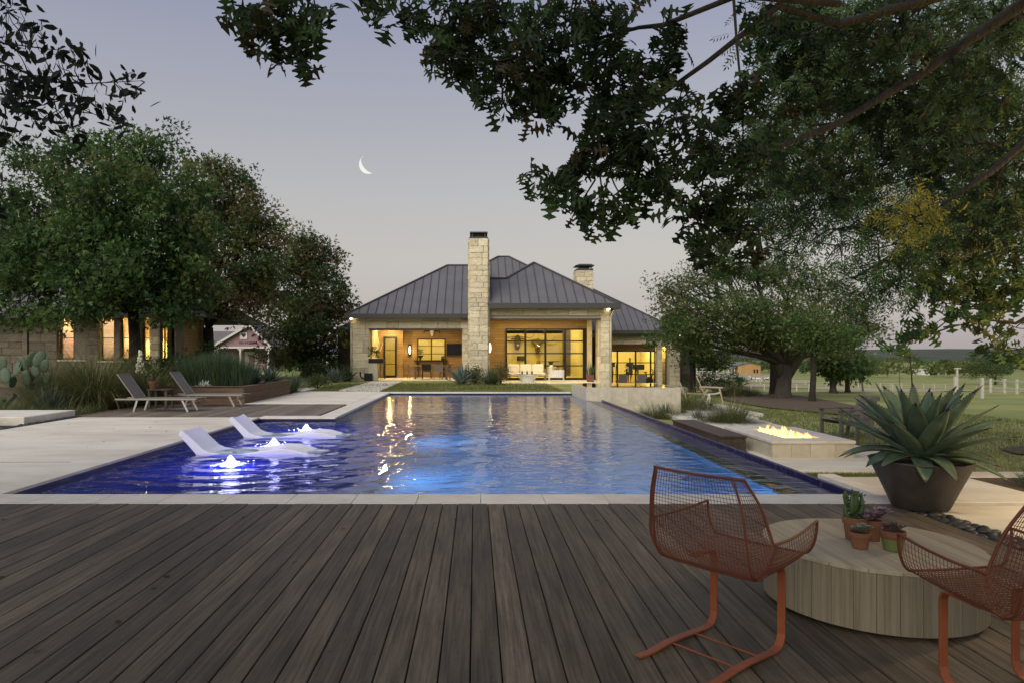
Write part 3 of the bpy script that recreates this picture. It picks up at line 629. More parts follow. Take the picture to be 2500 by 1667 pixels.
# ------------------------------------------------------------------ foliage helpers
def rotmats(d, roll, rng, face=None):
    """frames with x along d, rolled about it"""
    d = d/np.linalg.norm(d, axis=1, keepdims=True)
    ref = np.where(np.abs(d[:, 2:3]) < .95, np.array([[0, 0, 1.]]), np.array([[0, 1., 0]]))
    a = np.cross(ref, d); a /= np.linalg.norm(a, axis=1, keepdims=True); b_ = np.cross(d, a)
    if face is not None: roll = np.arctan2(-(a*face).sum(1), (b_*face).sum(1))
    c, s = np.cos(roll)[:, None], np.sin(roll)[:, None]
    y = a*c+b_*s; z = b_*c-a*s
    return np.stack([d, y, z], axis=2)
def leafmesh(name, T, FA, pos, rot, scl, mtl, parent=None, label=None, smooth=False, world=True, mats=None, mi=None):
    T = np.asarray(T, float); Nn = len(pos); k = len(T)
    V = np.einsum('nij,kj->nki', rot, T)*scl[:, None, None]+pos[:, None, :]
    if parent is not None and world: V = V-np.array(OFF[parent.name])[None, None, :]
    me = bpy.data.meshes.new(name); V = V.reshape(-1, 3)
    sizes = [len(f) for f in FA]; flat = np.concatenate([np.array(f) for f in FA])
    idx = (flat[None, :]+(np.arange(Nn)*k)[:, None]).reshape(-1)
    lt = np.tile(np.array(sizes), Nn); ls = np.concatenate([[0], np.cumsum(lt)[:-1]])
    me.vertices.add(len(V)); me.vertices.foreach_set('co', V.astype(np.float32).ravel())
    me.loops.add(len(idx)); me.loops.foreach_set('vertex_index', idx.astype(np.int32))
    me.polygons.add(len(lt)); me.polygons.foreach_set('loop_start', ls.astype(np.int32)); me.polygons.foreach_set('loop_total', lt.astype(np.int32))
    for m_ in (mats or [mtl]): me.materials.append(m_)
    if mi is not None: me.polygons.foreach_set('material_index', np.repeat(np.asarray(mi), len(FA)).astype(np.int32))
    me.update(calc_edges=True)
    o = finish(bpy.data.objects.new(name, me), parent, world); return o
def lobed():
    half = [(0, .012), (.16, .02), (.2, .07), (.17, .25), (.27, .22), (.31, .08), (.41, .09), (.44, .26), (.46, .46), (.56, .40), (.55, .27), (.57, .10), (.68, .09), (.74, .24), (.80, .35), (.86, .22), (.85, .09), (1, .005)]
    v = []; f = []; n_ = len(half); mids = []
    for i, (x, y) in enumerate(half):
        mx_ = i/(n_-1); v += [(mx_, 0, 0), (x, y, -.35*y+.08*math.sin(3*x)), (x, -y, -.35*y+.08*math.sin(3*x))]
    for i in range(n_-1):
        a, b_ = 3*i, 3*(i+1); f += [(a, b_, b_+1, a+1), (a, a+2, b_+2, b_)]
    return v, f
def pinnate(nl=5):
    v = [(0, -.006, 0), (0, .006, 0), (1, .003, -.15), (1, -.003, -.15)]; f = [(0, 1, 2, 3)]
    for i in range(nl):
        x = .25+.72*i/(nl-1); zz = -.15*x
        for s in (-1, 1):
            b0 = len(v); L_ = .27*(1-.25*abs(x-.6)); v += [(x, 0, zz), (x+.4*L_, s*.35*L_-.035*s+s*.08, zz-.02), (x+.55*L_, s*L_*.85, zz-.12), (x+.12*L_, s*.55*L_, zz-.04)]; f.append((b0, b0+1, b0+2, b0+3))
    b0 = len(v); v += [(1, 0, -.15), (1.12, .045, -.19), (1.3, 0, -.25), (1.12, -.045, -.19)]; f.append((b0, b0+1, b0+2, b0+3)); return v, f
OVAL = ([(0, 0, 0), (.3, .16, .02), (.68, .20, 0), (1, 0, -.06), (.68, -.20, 0), (.3, -.16, .02)], [(0, 1, 2, 3), (0, 3, 4, 5)])
TUFT = ([(0, 0, 0), (.5, .26, .05), (1, .05, -.1), (.45, -.05, 0), (.75, -.42, .05), (.3, -.25, -.02)], [(0, 3, 2, 1), (0, 5, 4, 3)])
def leafmat(name, c, c2, tr=.42, isl=.45):
    return mat(name, c, c2, .55, .55, 0, rnd=0, island=isl, spec=.3, detail=3, transl=tr)
LG = leafmat('leaf_green', (.050, .110, .030), (.120, .190, .052))
LGB = leafmat('leaf_olive', (.075, .105, .028), (.165, .18, .055))
LBR = leafmat('leaf_bronze', (.085, .066, .028), (.17, .115, .05))
LDK = leafmat('leaf_dark', (.034, .078, .028), (.075, .130, .044))
LYL = leafmat('leaf_lamplit', (.22, .20, .03), (.36, .32, .05))  # warm lamplight on one spray, put into the leaf colour
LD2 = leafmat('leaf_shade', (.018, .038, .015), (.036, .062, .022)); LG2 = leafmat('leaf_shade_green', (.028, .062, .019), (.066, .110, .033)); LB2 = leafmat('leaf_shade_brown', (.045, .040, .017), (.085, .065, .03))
LLO = leafmat('leaf_live_oak', (.013, .022, .012), (.022, .032, .018))
def crown(parent, blobs, n, size, tmpl, mats, seed, sig=.35, per=30, shell=.5, name='crown', up=.25, wts=None):
    rng = np.random.RandomState(seed); bl = np.array(blobs, float); w = (bl[:, 3]*bl[:, 4]*bl[:, 5])**(2/3); w /= w.sum()
    nc = max(3, int(n/per)); bi = rng.choice(len(bl), nc, p=w); d = rng.normal(size=(nc, 3)); d /= np.linalg.norm(d, axis=1, keepdims=True)
    rad = (shell+(1-shell)*rng.rand(nc))[:, None]*(1+.16*rng.normal(size=(nc, 1)))
    C = bl[bi, :3]+d*bl[bi, 3:]*rad
    sg = sig*rng.uniform(.6, 1.3, nc)
    ci = rng.randint(0, nc, n); pos = C[ci]+np.clip(rng.normal(size=(n, 3)), -1.7, 1.7)*sg[ci][:, None]*np.array([1, 1, .75])
    out_ = pos-bl[bi[ci], :3]; out_ /= np.linalg.norm(out_, axis=1, keepdims=True)+1e-6
    dr = out_*.6+rng.normal(size=(n, 3))*.7; dr[:, 2] -= .25
    rot = rotmats(dr, rng.uniform(-1, 1, n)*math.pi, rng); scl = size*rng.uniform(.6, 1.35, n)
    cm = rng.choice(len(mats), nc, p=wts); mi = cm[ci]
    leafmesh(name, tmpl[0], tmpl[1], pos, rot, scl, None, parent, mats=mats, mi=mi); return C
def limbs(parent, fork, blobs, C, r0, seed, mtl, name='limb', nb=5):
    rr = random.Random(seed)
    for bI, q in enumerate(blobs):
        c = Vector(q[:3]); mid = fork.lerp(c, .5)+Vector((rr.uniform(-.3, .3), rr.uniform(-.3, .3), rr.uniform(-.1, .4)))
        m_ = MB(); m_.tube([fork, fork.lerp(mid, .5)+Vector((0, 0, .1)), mid, c], [r0, r0*.75, r0*.55, r0*.25], 7)
        near = sorted(range(len(C)), key=lambda i: (Vector(C[i])-c).length)[:60]
        for i in rr.sample(near, min(nb, len(near))):
            p = Vector(C[i]); st = mid.lerp(c, rr.random()); k = st.lerp(p, .5)+Vector((rr.uniform(-.2, .2), rr.uniform(-.2, .2), rr.uniform(0, .25)))
            m_.tube([st, k, p], [r0*.28, r0*.18, r0*.06], 5)
        m_.build(name, mtl, parent, smooth=True)
def pb3(px, py, Y, rx, ry, rd=None):            # ellipsoid from its outline in the photograph and its distance
    c = W(px, py, Y); a = rx*Y/F; b_ = ry*Y/F; return (c.x, c.y, c.z, a, rd or a, b_)
def tree(name, label, base, fork, r0, blobs, n, size, tmpl, mats, seed, group=None, bark=None, sig=.35, per=30, trunks=None, nb=5, shell=.5, wts=None):
    t_ = thing(name, label, 'tree', base, 0, group); bk = bark or M['bark']
    m_ = MB(); bs = Vector(base); fk = Vector(fork)
    m_.tube([bs+Vector((0, 0, -.3)), bs+Vector((0, 0, .05)), bs.lerp(fk, .2), bs.lerp(fk, .6)+Vector((.04, 0, 0)), fk], [r0*1.6, r0*1.35, r0*1.05, r0*.95, r0*.85], 12)
    for (p, q, ra, rb) in (trunks or []):
        p = Vector(p); q = Vector(q); m_.tube([p, p.lerp(q, .5)+Vector((.05, 0, .05)), q], [ra, (ra+rb)/2, rb], 10)
    m_.build('trunk', bk, t_, smooth=True)
    C = crown(t_, blobs, n, size, tmpl, mats, seed, sig, per, shell, wts=wts)
    limbs(t_, fk, blobs, C, r0*.5, seed, bk, nb=nb); return t_
LOB = lobed()
# ------------------------------------------------------------------ trees left of the pool
Y1 = 25.5; bx1 = W(330, 900, Y1).x
B1 = [pb3(*q) for q in ((110, 470, Y1, 85, 85), (200, 420, Y1-1, 90, 80), (330, 400, Y1, 95, 85), (400, 370, Y1+.5, 50, 60), (440, 470, Y1-.5, 70, 90), (250, 540, Y1-1.6, 120, 110), (120, 620, Y1-1, 130, 90), (380, 600, Y1-1.5, 130, 100), (470, 590, Y1, 70, 100), (60, 700, Y1-1, 90, 70), (240, 690, Y1-1.6, 130, 65), (420, 710, Y1-.5, 90, 60), (60, 560, Y1, 70, 80), (350, 340, Y1, 22, 38), (210, 345, Y1, 26, 26), (60, 375, Y1, 24, 32), (40, 760, Y1-.8, 80, 38), (150, 755, Y1-1.6, 90, 36), (250, 750, Y1-1.8, 80, 38), (400, 765, Y1-.8, 70, 36), (300, 470, Y1-2, 120, 90), (20, 640, Y1, 80, 90), (450, 680, Y1-.5, 80, 70))]
tree('oak_tree', 'broad dark green oak standing in front of the glowing side house', (bx1, Y1, 0), W(325, 760, Y1), .22, B1, 36000, .20, TUFT, [LG, LDK, LGB], 101, sig=.36, per=90, wts=[.5, .35, .15], nb=6, shell=.35)
Y2 = 34.0
B2 = [pb3(*q) for q in ((500, 480, Y2, 80, 70), (570, 480, Y2+1, 70, 75), (620, 540, Y2, 60, 70), (520, 600, Y2, 100, 90), (620, 640, Y2-.5, 80, 90), (480, 700, Y2-1, 100, 70), (600, 730, Y2, 90, 55), (650, 600, Y2, 45, 70), (460, 560, Y2, 60, 90), (520, 425, Y2, 50, 28))]
tree('oak_tree', 'tall bronze tinged oak in the middle of the row, behind the timber planter', (W(506, 900, Y2).x, Y2, -.06), W(508, 800, Y2), .28, B2, 21000, .22, TUFT, [LGB, LBR, LDK], 102, sig=.42, per=80, wts=[.45, .25, .3], shell=.4, nb=8)
Y3 = 43.0
B3 = [pb3(*q) for q in ((720, 610, Y3, 55, 55), (770, 650, Y3, 60, 70), (700, 700, Y3, 70, 80), (790, 720, Y3, 55, 70), (740, 780, Y3-1, 90, 70), (820, 740, Y3, 35, 45), (700, 830, Y3, 60, 45), (790, 830, Y3, 55, 50), (750, 870, Y3, 60, 22), (840, 735, Y3, 20, 14), (735, 575, Y3, 30, 28))]
tree('oak_tree', 'smaller rounded oak standing next to the left end of the stone house', (W(747, 925, Y3).x, Y3, -.06), W(745, 850, Y3), .26, B3, 19000, .24, TUFT, [LGB, LDK, LBR], 103, sig=.44, per=80, wts=[.4, .4, .2], shell=.4)
# ------------------------------------------------------------------ trees right of the house
p5 = GT(1911, 971); Y5 = p5.y
B5 = [pb3(*q) for q in ((1640, 740, Y5, 60, 50), (1690, 690, Y5, 75, 55), (1760, 665, Y5, 85, 50), (1840, 660, Y5, 85, 52), (1930, 670, Y5, 85, 52), (2010, 705, Y5, 75, 52), (2080, 740, Y5, 65, 60), (1700, 780, Y5-1.5, 100, 50), (1800, 760, Y5-2.5, 120, 70), (1900, 770, Y5-2.5, 120, 75), (2010, 790, Y5-1.5, 100, 55), (2110, 790, Y5, 50, 40), (1660, 825, Y5, 75, 26), (1760, 835, Y5-1, 90, 28), (1860, 825, Y5-2, 80, 26), (1990, 830, Y5-1, 80, 24), (2060, 840, Y5, 60, 22), (1620, 700, Y5, 30, 30), (1720, 610, Y5, 50, 26), (2150, 800, Y5, 24, 18))]
tree('elm_tree', 'wide spreading tree with two thick stems on the mulch bed', p5, p5+Vector((.1, 0, 1.9)), .40, B5, 36000, .16, TUFT, [LGB, LG, LDK], 105, bark=M['bark_light'], sig=.36, per=70,
     trunks=[(p5+Vector((.05, 0, 1.2)), W(1880, 830, Y5), .33, .2), (p5+Vector((.2, 0, 1.2)), W(1985, 820, Y5), .30, .17), (p5+Vector((.1, .1, 1.3)), W(1925, 830, Y5+.4), .22, .12)], nb=9, wts=[.5, .25, .25], shell=.3)
q6 = GT(1983, 981); Y6 = q6.y
tree('slim_tree', 'slender dark tree beside the thick stemmed one, at the lawn edge', q6, W(1985, 870, Y6), .14, [pb3(1995, 835, Y6, 55, 28), pb3(1965, 800, Y6, 50, 40), pb3(2040, 825, Y6, 45, 28)], 5000, .15, TUFT, [LGB, LG], 106, sig=.3)
q7 = GT(1889, 962); Y7 = q7.y
tree('slim_tree', 'half hidden tree trunk directly behind the thick stemmed tree', q7, W(1886, 860, Y7), .22, [pb3(1870, 815, Y7, 60, 30), pb3(1830, 830, Y7, 50, 28)], 3500, .17, TUFT, [LGB, LG], 107, sig=.3)
q8 = Vector((X_(1690, 44), 44, gz(X_(1690, 44), 44)))
tree('slim_tree', 'dark forked tree at the right corner of the house', q8, W(1690, 870, 44), .2, [pb3(1680, 800, 44, 60, 50), pb3(1700, 850, 44, 60, 40), pb3(1740, 880, 44, 50, 25), pb3(1650, 780, 44, 40, 30)], 8000, .17, TUFT, [LGB, LDK], 108, sig=.32)
for i, (px, py, top, sd, lab) in enumerate(((2035, 959, 858, 1, 'leftmost of the three small trees standing in a row on the meadow'), (2070, 957, 865, 2, 'middle one of the three small trees in a row on the meadow'), (2107, 955, 885, 3, 'rightmost and smallest of the three small trees in a row on the meadow'))):
    q = GT(px, py); k = q.y
    tree('meadow_tree', lab, q, W(px-4, 922, k), .16+.05*(sd == 1), [pb3(px-10, 890, k, 38, 26), pb3(px+15, 895, k, 34, 24), pb3(px, (top+890)/2, k, 30, 22)], 3500, .26, TUFT, [LGB, LG, LDK], 120+i, 'small trees in a row on the meadow', sig=.4, bark=M['bark_light'])
q = GT(2430, 938)
tree('meadow_tree', 'bushy double tree alone by the rail fence on the meadow', q, q+Vector((0, 0, 2)), .3, [pb3(2370, 895, q.y, 40, 25), pb3(2410, 905, q.y, 45, 28), pb3(2440, 890, q.y, 28, 30), pb3(2390, 875, q.y, 30, 18)], 5000, .45, TUFT, [LGB, LDK], 131, sig=.8)
q = GT(2228, 952)
tree('meadow_tree', 'thin bare stemmed tree behind the potted agave', q, W(2222, 872, q.y), .14, [pb3(2200, 862, q.y, 14, 10), pb3(2222, 868, q.y, 14, 12), pb3(2215, 895, q.y, 10, 12), pb3(2240, 880, q.y, 10, 10)], 900, .3, TUFT, [LGB], 132, sig=.35)
# ------------------------------------------------------------------ far belt of woodland
rng = np.random.RandomState(9); tl = MB(); bl = []
for i in range(130):
    Yb = rng.uniform(330, 560); xx = rng.uniform(-420, 460)*(Yb/480)*1.15
    if 60 < xx < 200 and Yb < 430: Yb += 110
    zz = gz(xx, Yb); hh = rng.uniform(5, 8.5); bl.append((xx, Yb, zz+hh*.5, rng.uniform(6, 13), 6, hh*.62))
for i in range(60):
    Yb = rng.uniform(700, 1100); xx = rng.uniform(-300, 900); hh = rng.uniform(6, 9); bl.append((xx, Yb, gz(xx, Yb)+hh*.4, 25, 8, hh*.7))
nz_ = 50000; bl = np.array(bl); bi = rng.randint(0, len(bl), nz_); d = rng.normal(size=(nz_, 3)); d /= np.linalg.norm(d, axis=1, keepdims=True); d[:, 2] = np.abs(d[:, 2])*1.0-.25
pos = bl[bi, :3]+d*bl[bi, 3:]*rng.uniform(.75, 1.05, (nz_, 1))
wood = leafmesh('woodland', TUFT[0], TUFT[1], pos, rotmats(rng.normal(size=(nz_, 3)), rng.uniform(-3, 3, nz_), rng), rng.uniform(1.2, 2.6, nz_), None, mats=[LDK, LGB, LG], mi=bi % 3)
tag(wood, 'dark belt of trees on the far side of the pasture', 'woodland', kind='stuff')
# shrubs left behind: distant green between the cottage and the house
def shrub(name, label, blobs, n, size, mats, seed, loc, tmpl=TUFT, sig=.14, cat='shrub', group=None, shell=.3):
    t_ = thing(name, label, cat, loc, 0, group); crown(t_, blobs, n, size, tmpl, mats, seed, sig, 20, shell, name='foliage')
    m_ = MB(); 
    for bq in blobs: m_.tube([loc, Vector(loc).lerp(Vector(bq[:3]), .6), bq[:3]], [.03, .02, .008], 5)
    m_.build('stem', M['bark'], t_); return t_
# ------------------------------------------------------------------ boughs over the terrace
def bough_tree(name, label, base, trunk_top, tr, limbs_px, clusters, tmpl, size, mats, seed, per_px, cluster_y, wts=None, droop=.5, twig=.006, nleaf=6, spread=.9, gold=None, over=None):
    t_ = thing(name, label, 'tree', base); rng = np.random.RandomState(seed); rr = random.Random(seed)
    m_ = MB(); bs = Vector(base); tt = Vector(trunk_top)
    m_.tube([bs+Vector((0, 0, -.3)), bs+Vector((0, 0, .1)), bs.lerp(tt, .3), bs.lerp(tt, .7), tt], [tr*1.5, tr*1.25, tr, tr*.9, tr*.75], 14); m_.build('trunk', M['bark'], t_, smooth=True)
    pts = []
    for lm in limbs_px:
        P_ = [W(*q[:3]) for q in lm]; P_[0] = P_[0]; m_ = MB(); n_ = len(P_)
        rs = [q[3]*.42 for q in lm]; m_.tube([tt]+P_ if lm[0][-1] == 'T' else P_, ([tr*.5]+rs) if lm[0][-1] == 'T' else rs, 8); m_.build('limb', M['bark'], t_, smooth=True)
        for a, b_ in zip(P_, P_[1:]):
            for k in range(8): pts.append(a.lerp(b_, k/8))
        pts.append(P_[-1])
    pos = []; dirs = []; mi = []; tw = MB()
    for (px, py, r) in clusters:
        Y = cluster_y(px, py)*rr.uniform(.93, 1.07); c = W(px, py, Y); rad = r*Y/F
        if pts:
            nr = min(pts, key=lambda p: (p-c).length); dl = (nr-c).length; jv = lambda: Vector((rr.uniform(-1, 1), rr.uniform(-1, 1), rr.uniform(-.6, 1)))*dl*.10; tw.tube([nr, nr.lerp(c, .3)+jv(), nr.lerp(c, .6)+jv(), nr.lerp(c, .85)+jv()*.5, c], [twig*1.7, twig*1.4, twig*1.1, twig*.9, twig*.7], 5)
        nt_ = max(2, int(per_px*r*r/900))
        for k in range(nt_):
            a = rr.uniform(0, 2*math.pi); q = math.sqrt(rr.random())*rad
            e = c+Vector((q*math.cos(a), rr.uniform(-1, 1)*rad*.9, q*math.sin(a)))
            if k % 2 == 0: tw.tube([c, c.lerp(e, .5)+Vector((0, 0, .04)), e], [twig, twig*.8, twig*.5], 4)
            m0 = rng.choice(len(mats), p=wts)
            if gold and gold(px+(q*math.cos(a))*F/Y, py-q*math.sin(a)*F/Y): m0 = len(mats)-1
            for j in range(nleaf):
                d = rng.normal(size=3); d[2] -= droop; d /= np.linalg.norm(d)+1e-6
                pos.append(np.array(e)+rng.normal(size=3)*size*.35*spread); dirs.append(d); mi.append(m0)
    if over: crown(t_, over, 9000, .28, TUFT, mats, seed+7, .4, 40, .3, name='upper_crown')
    tag(tw.build('twigs', M['bark'], t_), kind='stuff')
    pos = np.array(pos); dirs = np.array(dirs); n_ = len(pos)
    leafmesh('crown', tmpl[0], tmpl[1], pos, rotmats(dirs, None, rng, np.array([[0, -.75, .25]])+rng.normal(size=(n_, 3))*.55), size*rng.uniform(.65, 1.2, n_), None, t_, mats=mats, mi=mi)
    return t_
CA = [(1030, 40, 48), (1085, 70, 58), (1090, 150, 66), (1130, 20, 60), (1150, 100, 75), (1200, 175, 66), (1230, 60, 80), (1310, 90, 85), (1290, 190, 66), (1255, 235, 42), (1370, 170, 66), (1335, 255, 52), (1225, 262, 34), (1395, 50, 70), (1450, 120, 78), (1480, 205, 80), (1500, 40, 50), (1520, 295, 74), (1480, 345, 60), (1570, 215, 55), (1610, 165, 50), (1640, 90, 42), (1660, 255, 50), (1600, 330, 62), (1540, 390, 62), (1460, 390, 52), (1415, 425, 44), (1345, 445, 44), (1315, 465, 26), (1395, 465, 44),
      (1410, 535, 36), (1455, 555, 28), (1475, 505, 34), (1510, 470, 52), (1580, 450, 54), (1640, 480, 44), (1690, 505, 46), (1730, 535, 46), (1650, 395, 46), (1720, 430, 44), (1745, 365, 50), (1700, 320, 38), (1790, 300, 52), (1725, 590, 34), (1780, 565, 54), (1800, 480, 56), (1850, 380, 60), (1830, 230, 60), (1900, 300, 70), (1880, 120, 60), (1840, 60, 50), (1960, 60, 80), (1980, 200, 90), (2080, 100, 100), (2060, 260, 90), (2200, 60, 110), (2180, 220, 110), (2320, 130, 120), (2300, 330, 110), (2440, 80, 120), (2450, 260, 120), (2430, 430, 100), (2380, 560, 80), (1950, 420, 70), (2050, 430, 70), (2460, 600, 80),
      (590, 25, 36), (625, 60, 40), (690, 35, 46), (755, 55, 40), (660, 95, 36), (715, 105, 36), (742, 145, 20), (770, 20, 34), (900, 18, 30), (935, 25, 26),
      (1760, 620, 44), (1830, 600, 48)]
def yA(px, py): return 3.7 if px < 1000 else 4.6+.0007*abs(px-1500)+(0.9 if px > 1850 else 0)
bough_tree('red_oak_tree', 'large oak whose lobed leaf boughs hang over the terrace from the upper right', (6.6, 3.2, -.1), (6.3, 3.3, 5.4), .38,
    [[(2560, -60, 5.6, .13, 'T'), (2300, -10, 5.3, .10), (2050, 60, 5.1, .075), (1900, 16, 4.9, .06), (1730, 150, 4.8, .042), (1585, 253, 4.7, .028), (1490, 330, 4.6, .012)],
     [(2480, 20, 5.8, .12, 'T'), (2250, 180, 5.6, .085), (2050, 300, 5.4, .06), (1900, 360, 5.1, .04), (1780, 480, 5.0, .022), (1700, 520, 4.8, .012)],
     [(2050, 10, 5.0, .06), (1800, -10, 4.8, .05), (1620, 62, 4.7, .04), (1560, 68, 4.6, .03), (1370, 118, 4.5, .022), (1220, 150, 4.5, .014), (1090, 140, 4.5, .008)],
     [(1790, -20, 4.7, .025), (1800, 120, 4.7, .02), (1815, 270, 4.7, .014), (1812, 420, 4.7, .009), (1808, 560, 4.7, .006)],
     [(1560, -60, 4.6, .03), (1200, -50, 4.6, .024), (900, -40, 3.9, .018), (720, -20, 3.7, .012), (660, 40, 3.7, .006)],
     [(2560, 300, 5.6, .09, 'T'), (2420, 420, 5.4, .06), (2300, 500, 5.2, .03)]],
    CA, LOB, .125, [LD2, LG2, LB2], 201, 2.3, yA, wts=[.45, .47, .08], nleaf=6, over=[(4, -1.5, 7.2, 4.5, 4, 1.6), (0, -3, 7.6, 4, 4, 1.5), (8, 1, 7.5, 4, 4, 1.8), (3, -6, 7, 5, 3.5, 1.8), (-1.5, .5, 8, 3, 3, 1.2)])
# feathery tree behind it
CB = []
rg = random.Random(5)
poly = [(1880, 0), (1860, 100), (1880, 200), (1830, 300), (1830, 420), (1790, 480), (1800, 560), (1850, 620), (1920, 640), (2010, 640), (2090, 700), (2150, 720), (2200, 760), (2280, 700), (2300, 640), (2400, 660), (2510, 700), (2510, 0)]
def inside(x, y, P):
    c = False
    for (a, b_), (d, e) in zip(P, P[1:]+P[:1]):
        if (b_ > y) != (e > y) and x < (d-a)*(y-b_)/(e-b_)+a: c = not c
    return c
while len(CB) < 430:
    px, py = rg.uniform(1780, 2530), rg.uniform(-20, 770)
    if inside(px, py, poly) and not (py > 540 and px < 2080 and rg.random() < .7): CB.append((px, py, rg.uniform(34, 58)))
CB += [(2218, 548, 15), (2243, 525, 15), (2270, 505, 15)]
def yB(px, py): return 7.6 if 2200 < px < 2295 and 495 < py < 560 else 9.5+rg.uniform(-1.2, 2.2)
bough_tree('pecan_tree', 'feathery leaved tree filling the upper right behind the oak boughs, with one spray coloured gold for lamplight', (11.5, 10.5, -.36), (11.0, 10.4, 4.6), .42,
    [[(2560, 560, 10.4, .14, 'T'), (2350, 420, 10, .10), (2150, 380, 9.6, .07), (1980, 470, 9.5, .03)], [(2580, 300, 10.4, .12, 'T'), (2400, 160, 10, .09), (2200, 60, 9.6, .06), (1990, 40, 9.5, .03)], [(2560, 620, 10.4, .1, 'T'), (2330, 600, 10, .06), (2150, 640, 9.6, .03), (2080, 680, 9.6, .012)], [(2100, 560, 9.5, .02), (1980, 560, 9.6, .02), (1860, 610, 9.6, .01)]],
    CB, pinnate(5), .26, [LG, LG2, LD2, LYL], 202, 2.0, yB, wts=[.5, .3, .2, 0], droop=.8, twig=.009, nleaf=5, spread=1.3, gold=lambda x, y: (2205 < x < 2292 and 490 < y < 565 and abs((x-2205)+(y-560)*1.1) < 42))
# oak at the right edge over the meadow
CC = [(2250, 800, 20), (2285, 790, 24), (2320, 775, 26), (2350, 740, 34), (2300, 740, 30), (2390, 780, 28), (2400, 720, 40), (2440, 760, 34), (2470, 720, 44), (2330, 700, 34), (2270, 690, 26), (2240, 715, 22), (2480, 800, 34), (2460, 850, 26), (2430, 845, 16), (2495, 850, 24), (2390, 815, 22), (2195, 836, 9), (2212, 830, 9), (2238, 815, 12), (2440, 680, 46), (2370, 660, 40), (2490, 640, 46), (2260, 660, 30), (2310, 640, 36)]
bough_tree('oak_tree', 'oak whose low bough reaches in from the right above the meadow', (8.9, 7.4, -.2), (8.6, 7.6, 3.2), .24,
    [[(2600, 720, 8.2, .07, 'T'), (2480, 790, 8, .04), (2400, 780, 7.9, .02), (2300, 805, 7.8, .012), (2205, 835, 7.8, .006)], [(2590, 640, 8.2, .06, 'T'), (2460, 720, 8, .035), (2340, 760, 7.9, .015), (2240, 730, 7.8, .006)], [(2570, 800, 8.1, .04, 'T'), (2510, 850, 8, .02), (2450, 858, 8, .008)]],
    CC, LOB, .16, [LG, LGB, LDK], 203, 4.5, lambda px, py: 7.9, wts=[.4, .35, .25], nleaf=5)
# live oak sprays upper left
CD = []
rg = random.Random(8)
for line, w in ((((0, 95), (40, 60), (85, 70), (110, 75)), 12), (((0, 10), (30, 15), (60, 5)), 16), (((0, 110), (60, 120), (110, 120), (150, 125), (205, 128)), 14), (((0, 160), (80, 180), (150, 195), (220, 200), (290, 205), (345, 195)), 16), (((60, 220), (150, 240), (230, 240), (300, 250), (335, 240)), 18), (((110, 230), (170, 270), (230, 270), (290, 290), (305, 325)), 16), (((30, 250), (80, 280), (130, 290), (170, 320), (190, 330)), 13), (((0, 240), (30, 270), (70, 290), (105, 315)), 12), (((0, 310), (15, 330), (35, 350)), 14), (((0, 190), (40, 200), (90, 200), (130, 170), (200, 160), (220, 165)), 14), (((10, 225), (60, 215), (120, 215)), 22), (((0, 450), (12, 500), (8, 560)), 16), (((0, 130), (20, 200), (20, 260)), 24)):
    for (a, b_) in zip(line, line[1:]):
        for k in range(2):
            t = (k+rg.random())/2; CD.append((a[0]+(b_[0]-a[0])*t, a[1]+(b_[1]-a[1])*t+rg.uniform(-6, 6), w))
bough_tree('live_oak_tree', 'live oak whose small oval leaf sprays hang into the upper left corner', (-5.6, 3.2, -.06), (-5.2, 3.4, 3.0), .3,
    [[(-160, 60, 3.9, .05, 'T'), (0, 150, 3.9, .02), (110, 200, 3.8, .012), (210, 205, 3.8, .008), (345, 198, 3.8, .003)], [(-160, 150, 3.9, .04, 'T'), (0, 230, 3.9, .014), (150, 245, 3.8, .009), (300, 310, 3.8, .003)], [(-120, 60, 3.9, .03), (0, 105, 3.9, .01), (110, 120, 3.9, .006), (205, 128, 3.9, .003)], [(-100, 330, 3.9, .03, 'T'), (0, 480, 3.9, .01)]],
    CD, OVAL, .072, [LLO], 204, 6.0, lambda px, py: 3.85, nleaf=3, droop=.15, twig=.0022, spread=1.0, over=[(-7, 1, 6.2, 3.2, 4, 1.6), (-4.5, -2, 6.5, 3.5, 4, 1.5), (-6.5, -5, 6.4, 4, 4, 1.7), (-9, 3, 6.5, 3, 3, 1.5)])
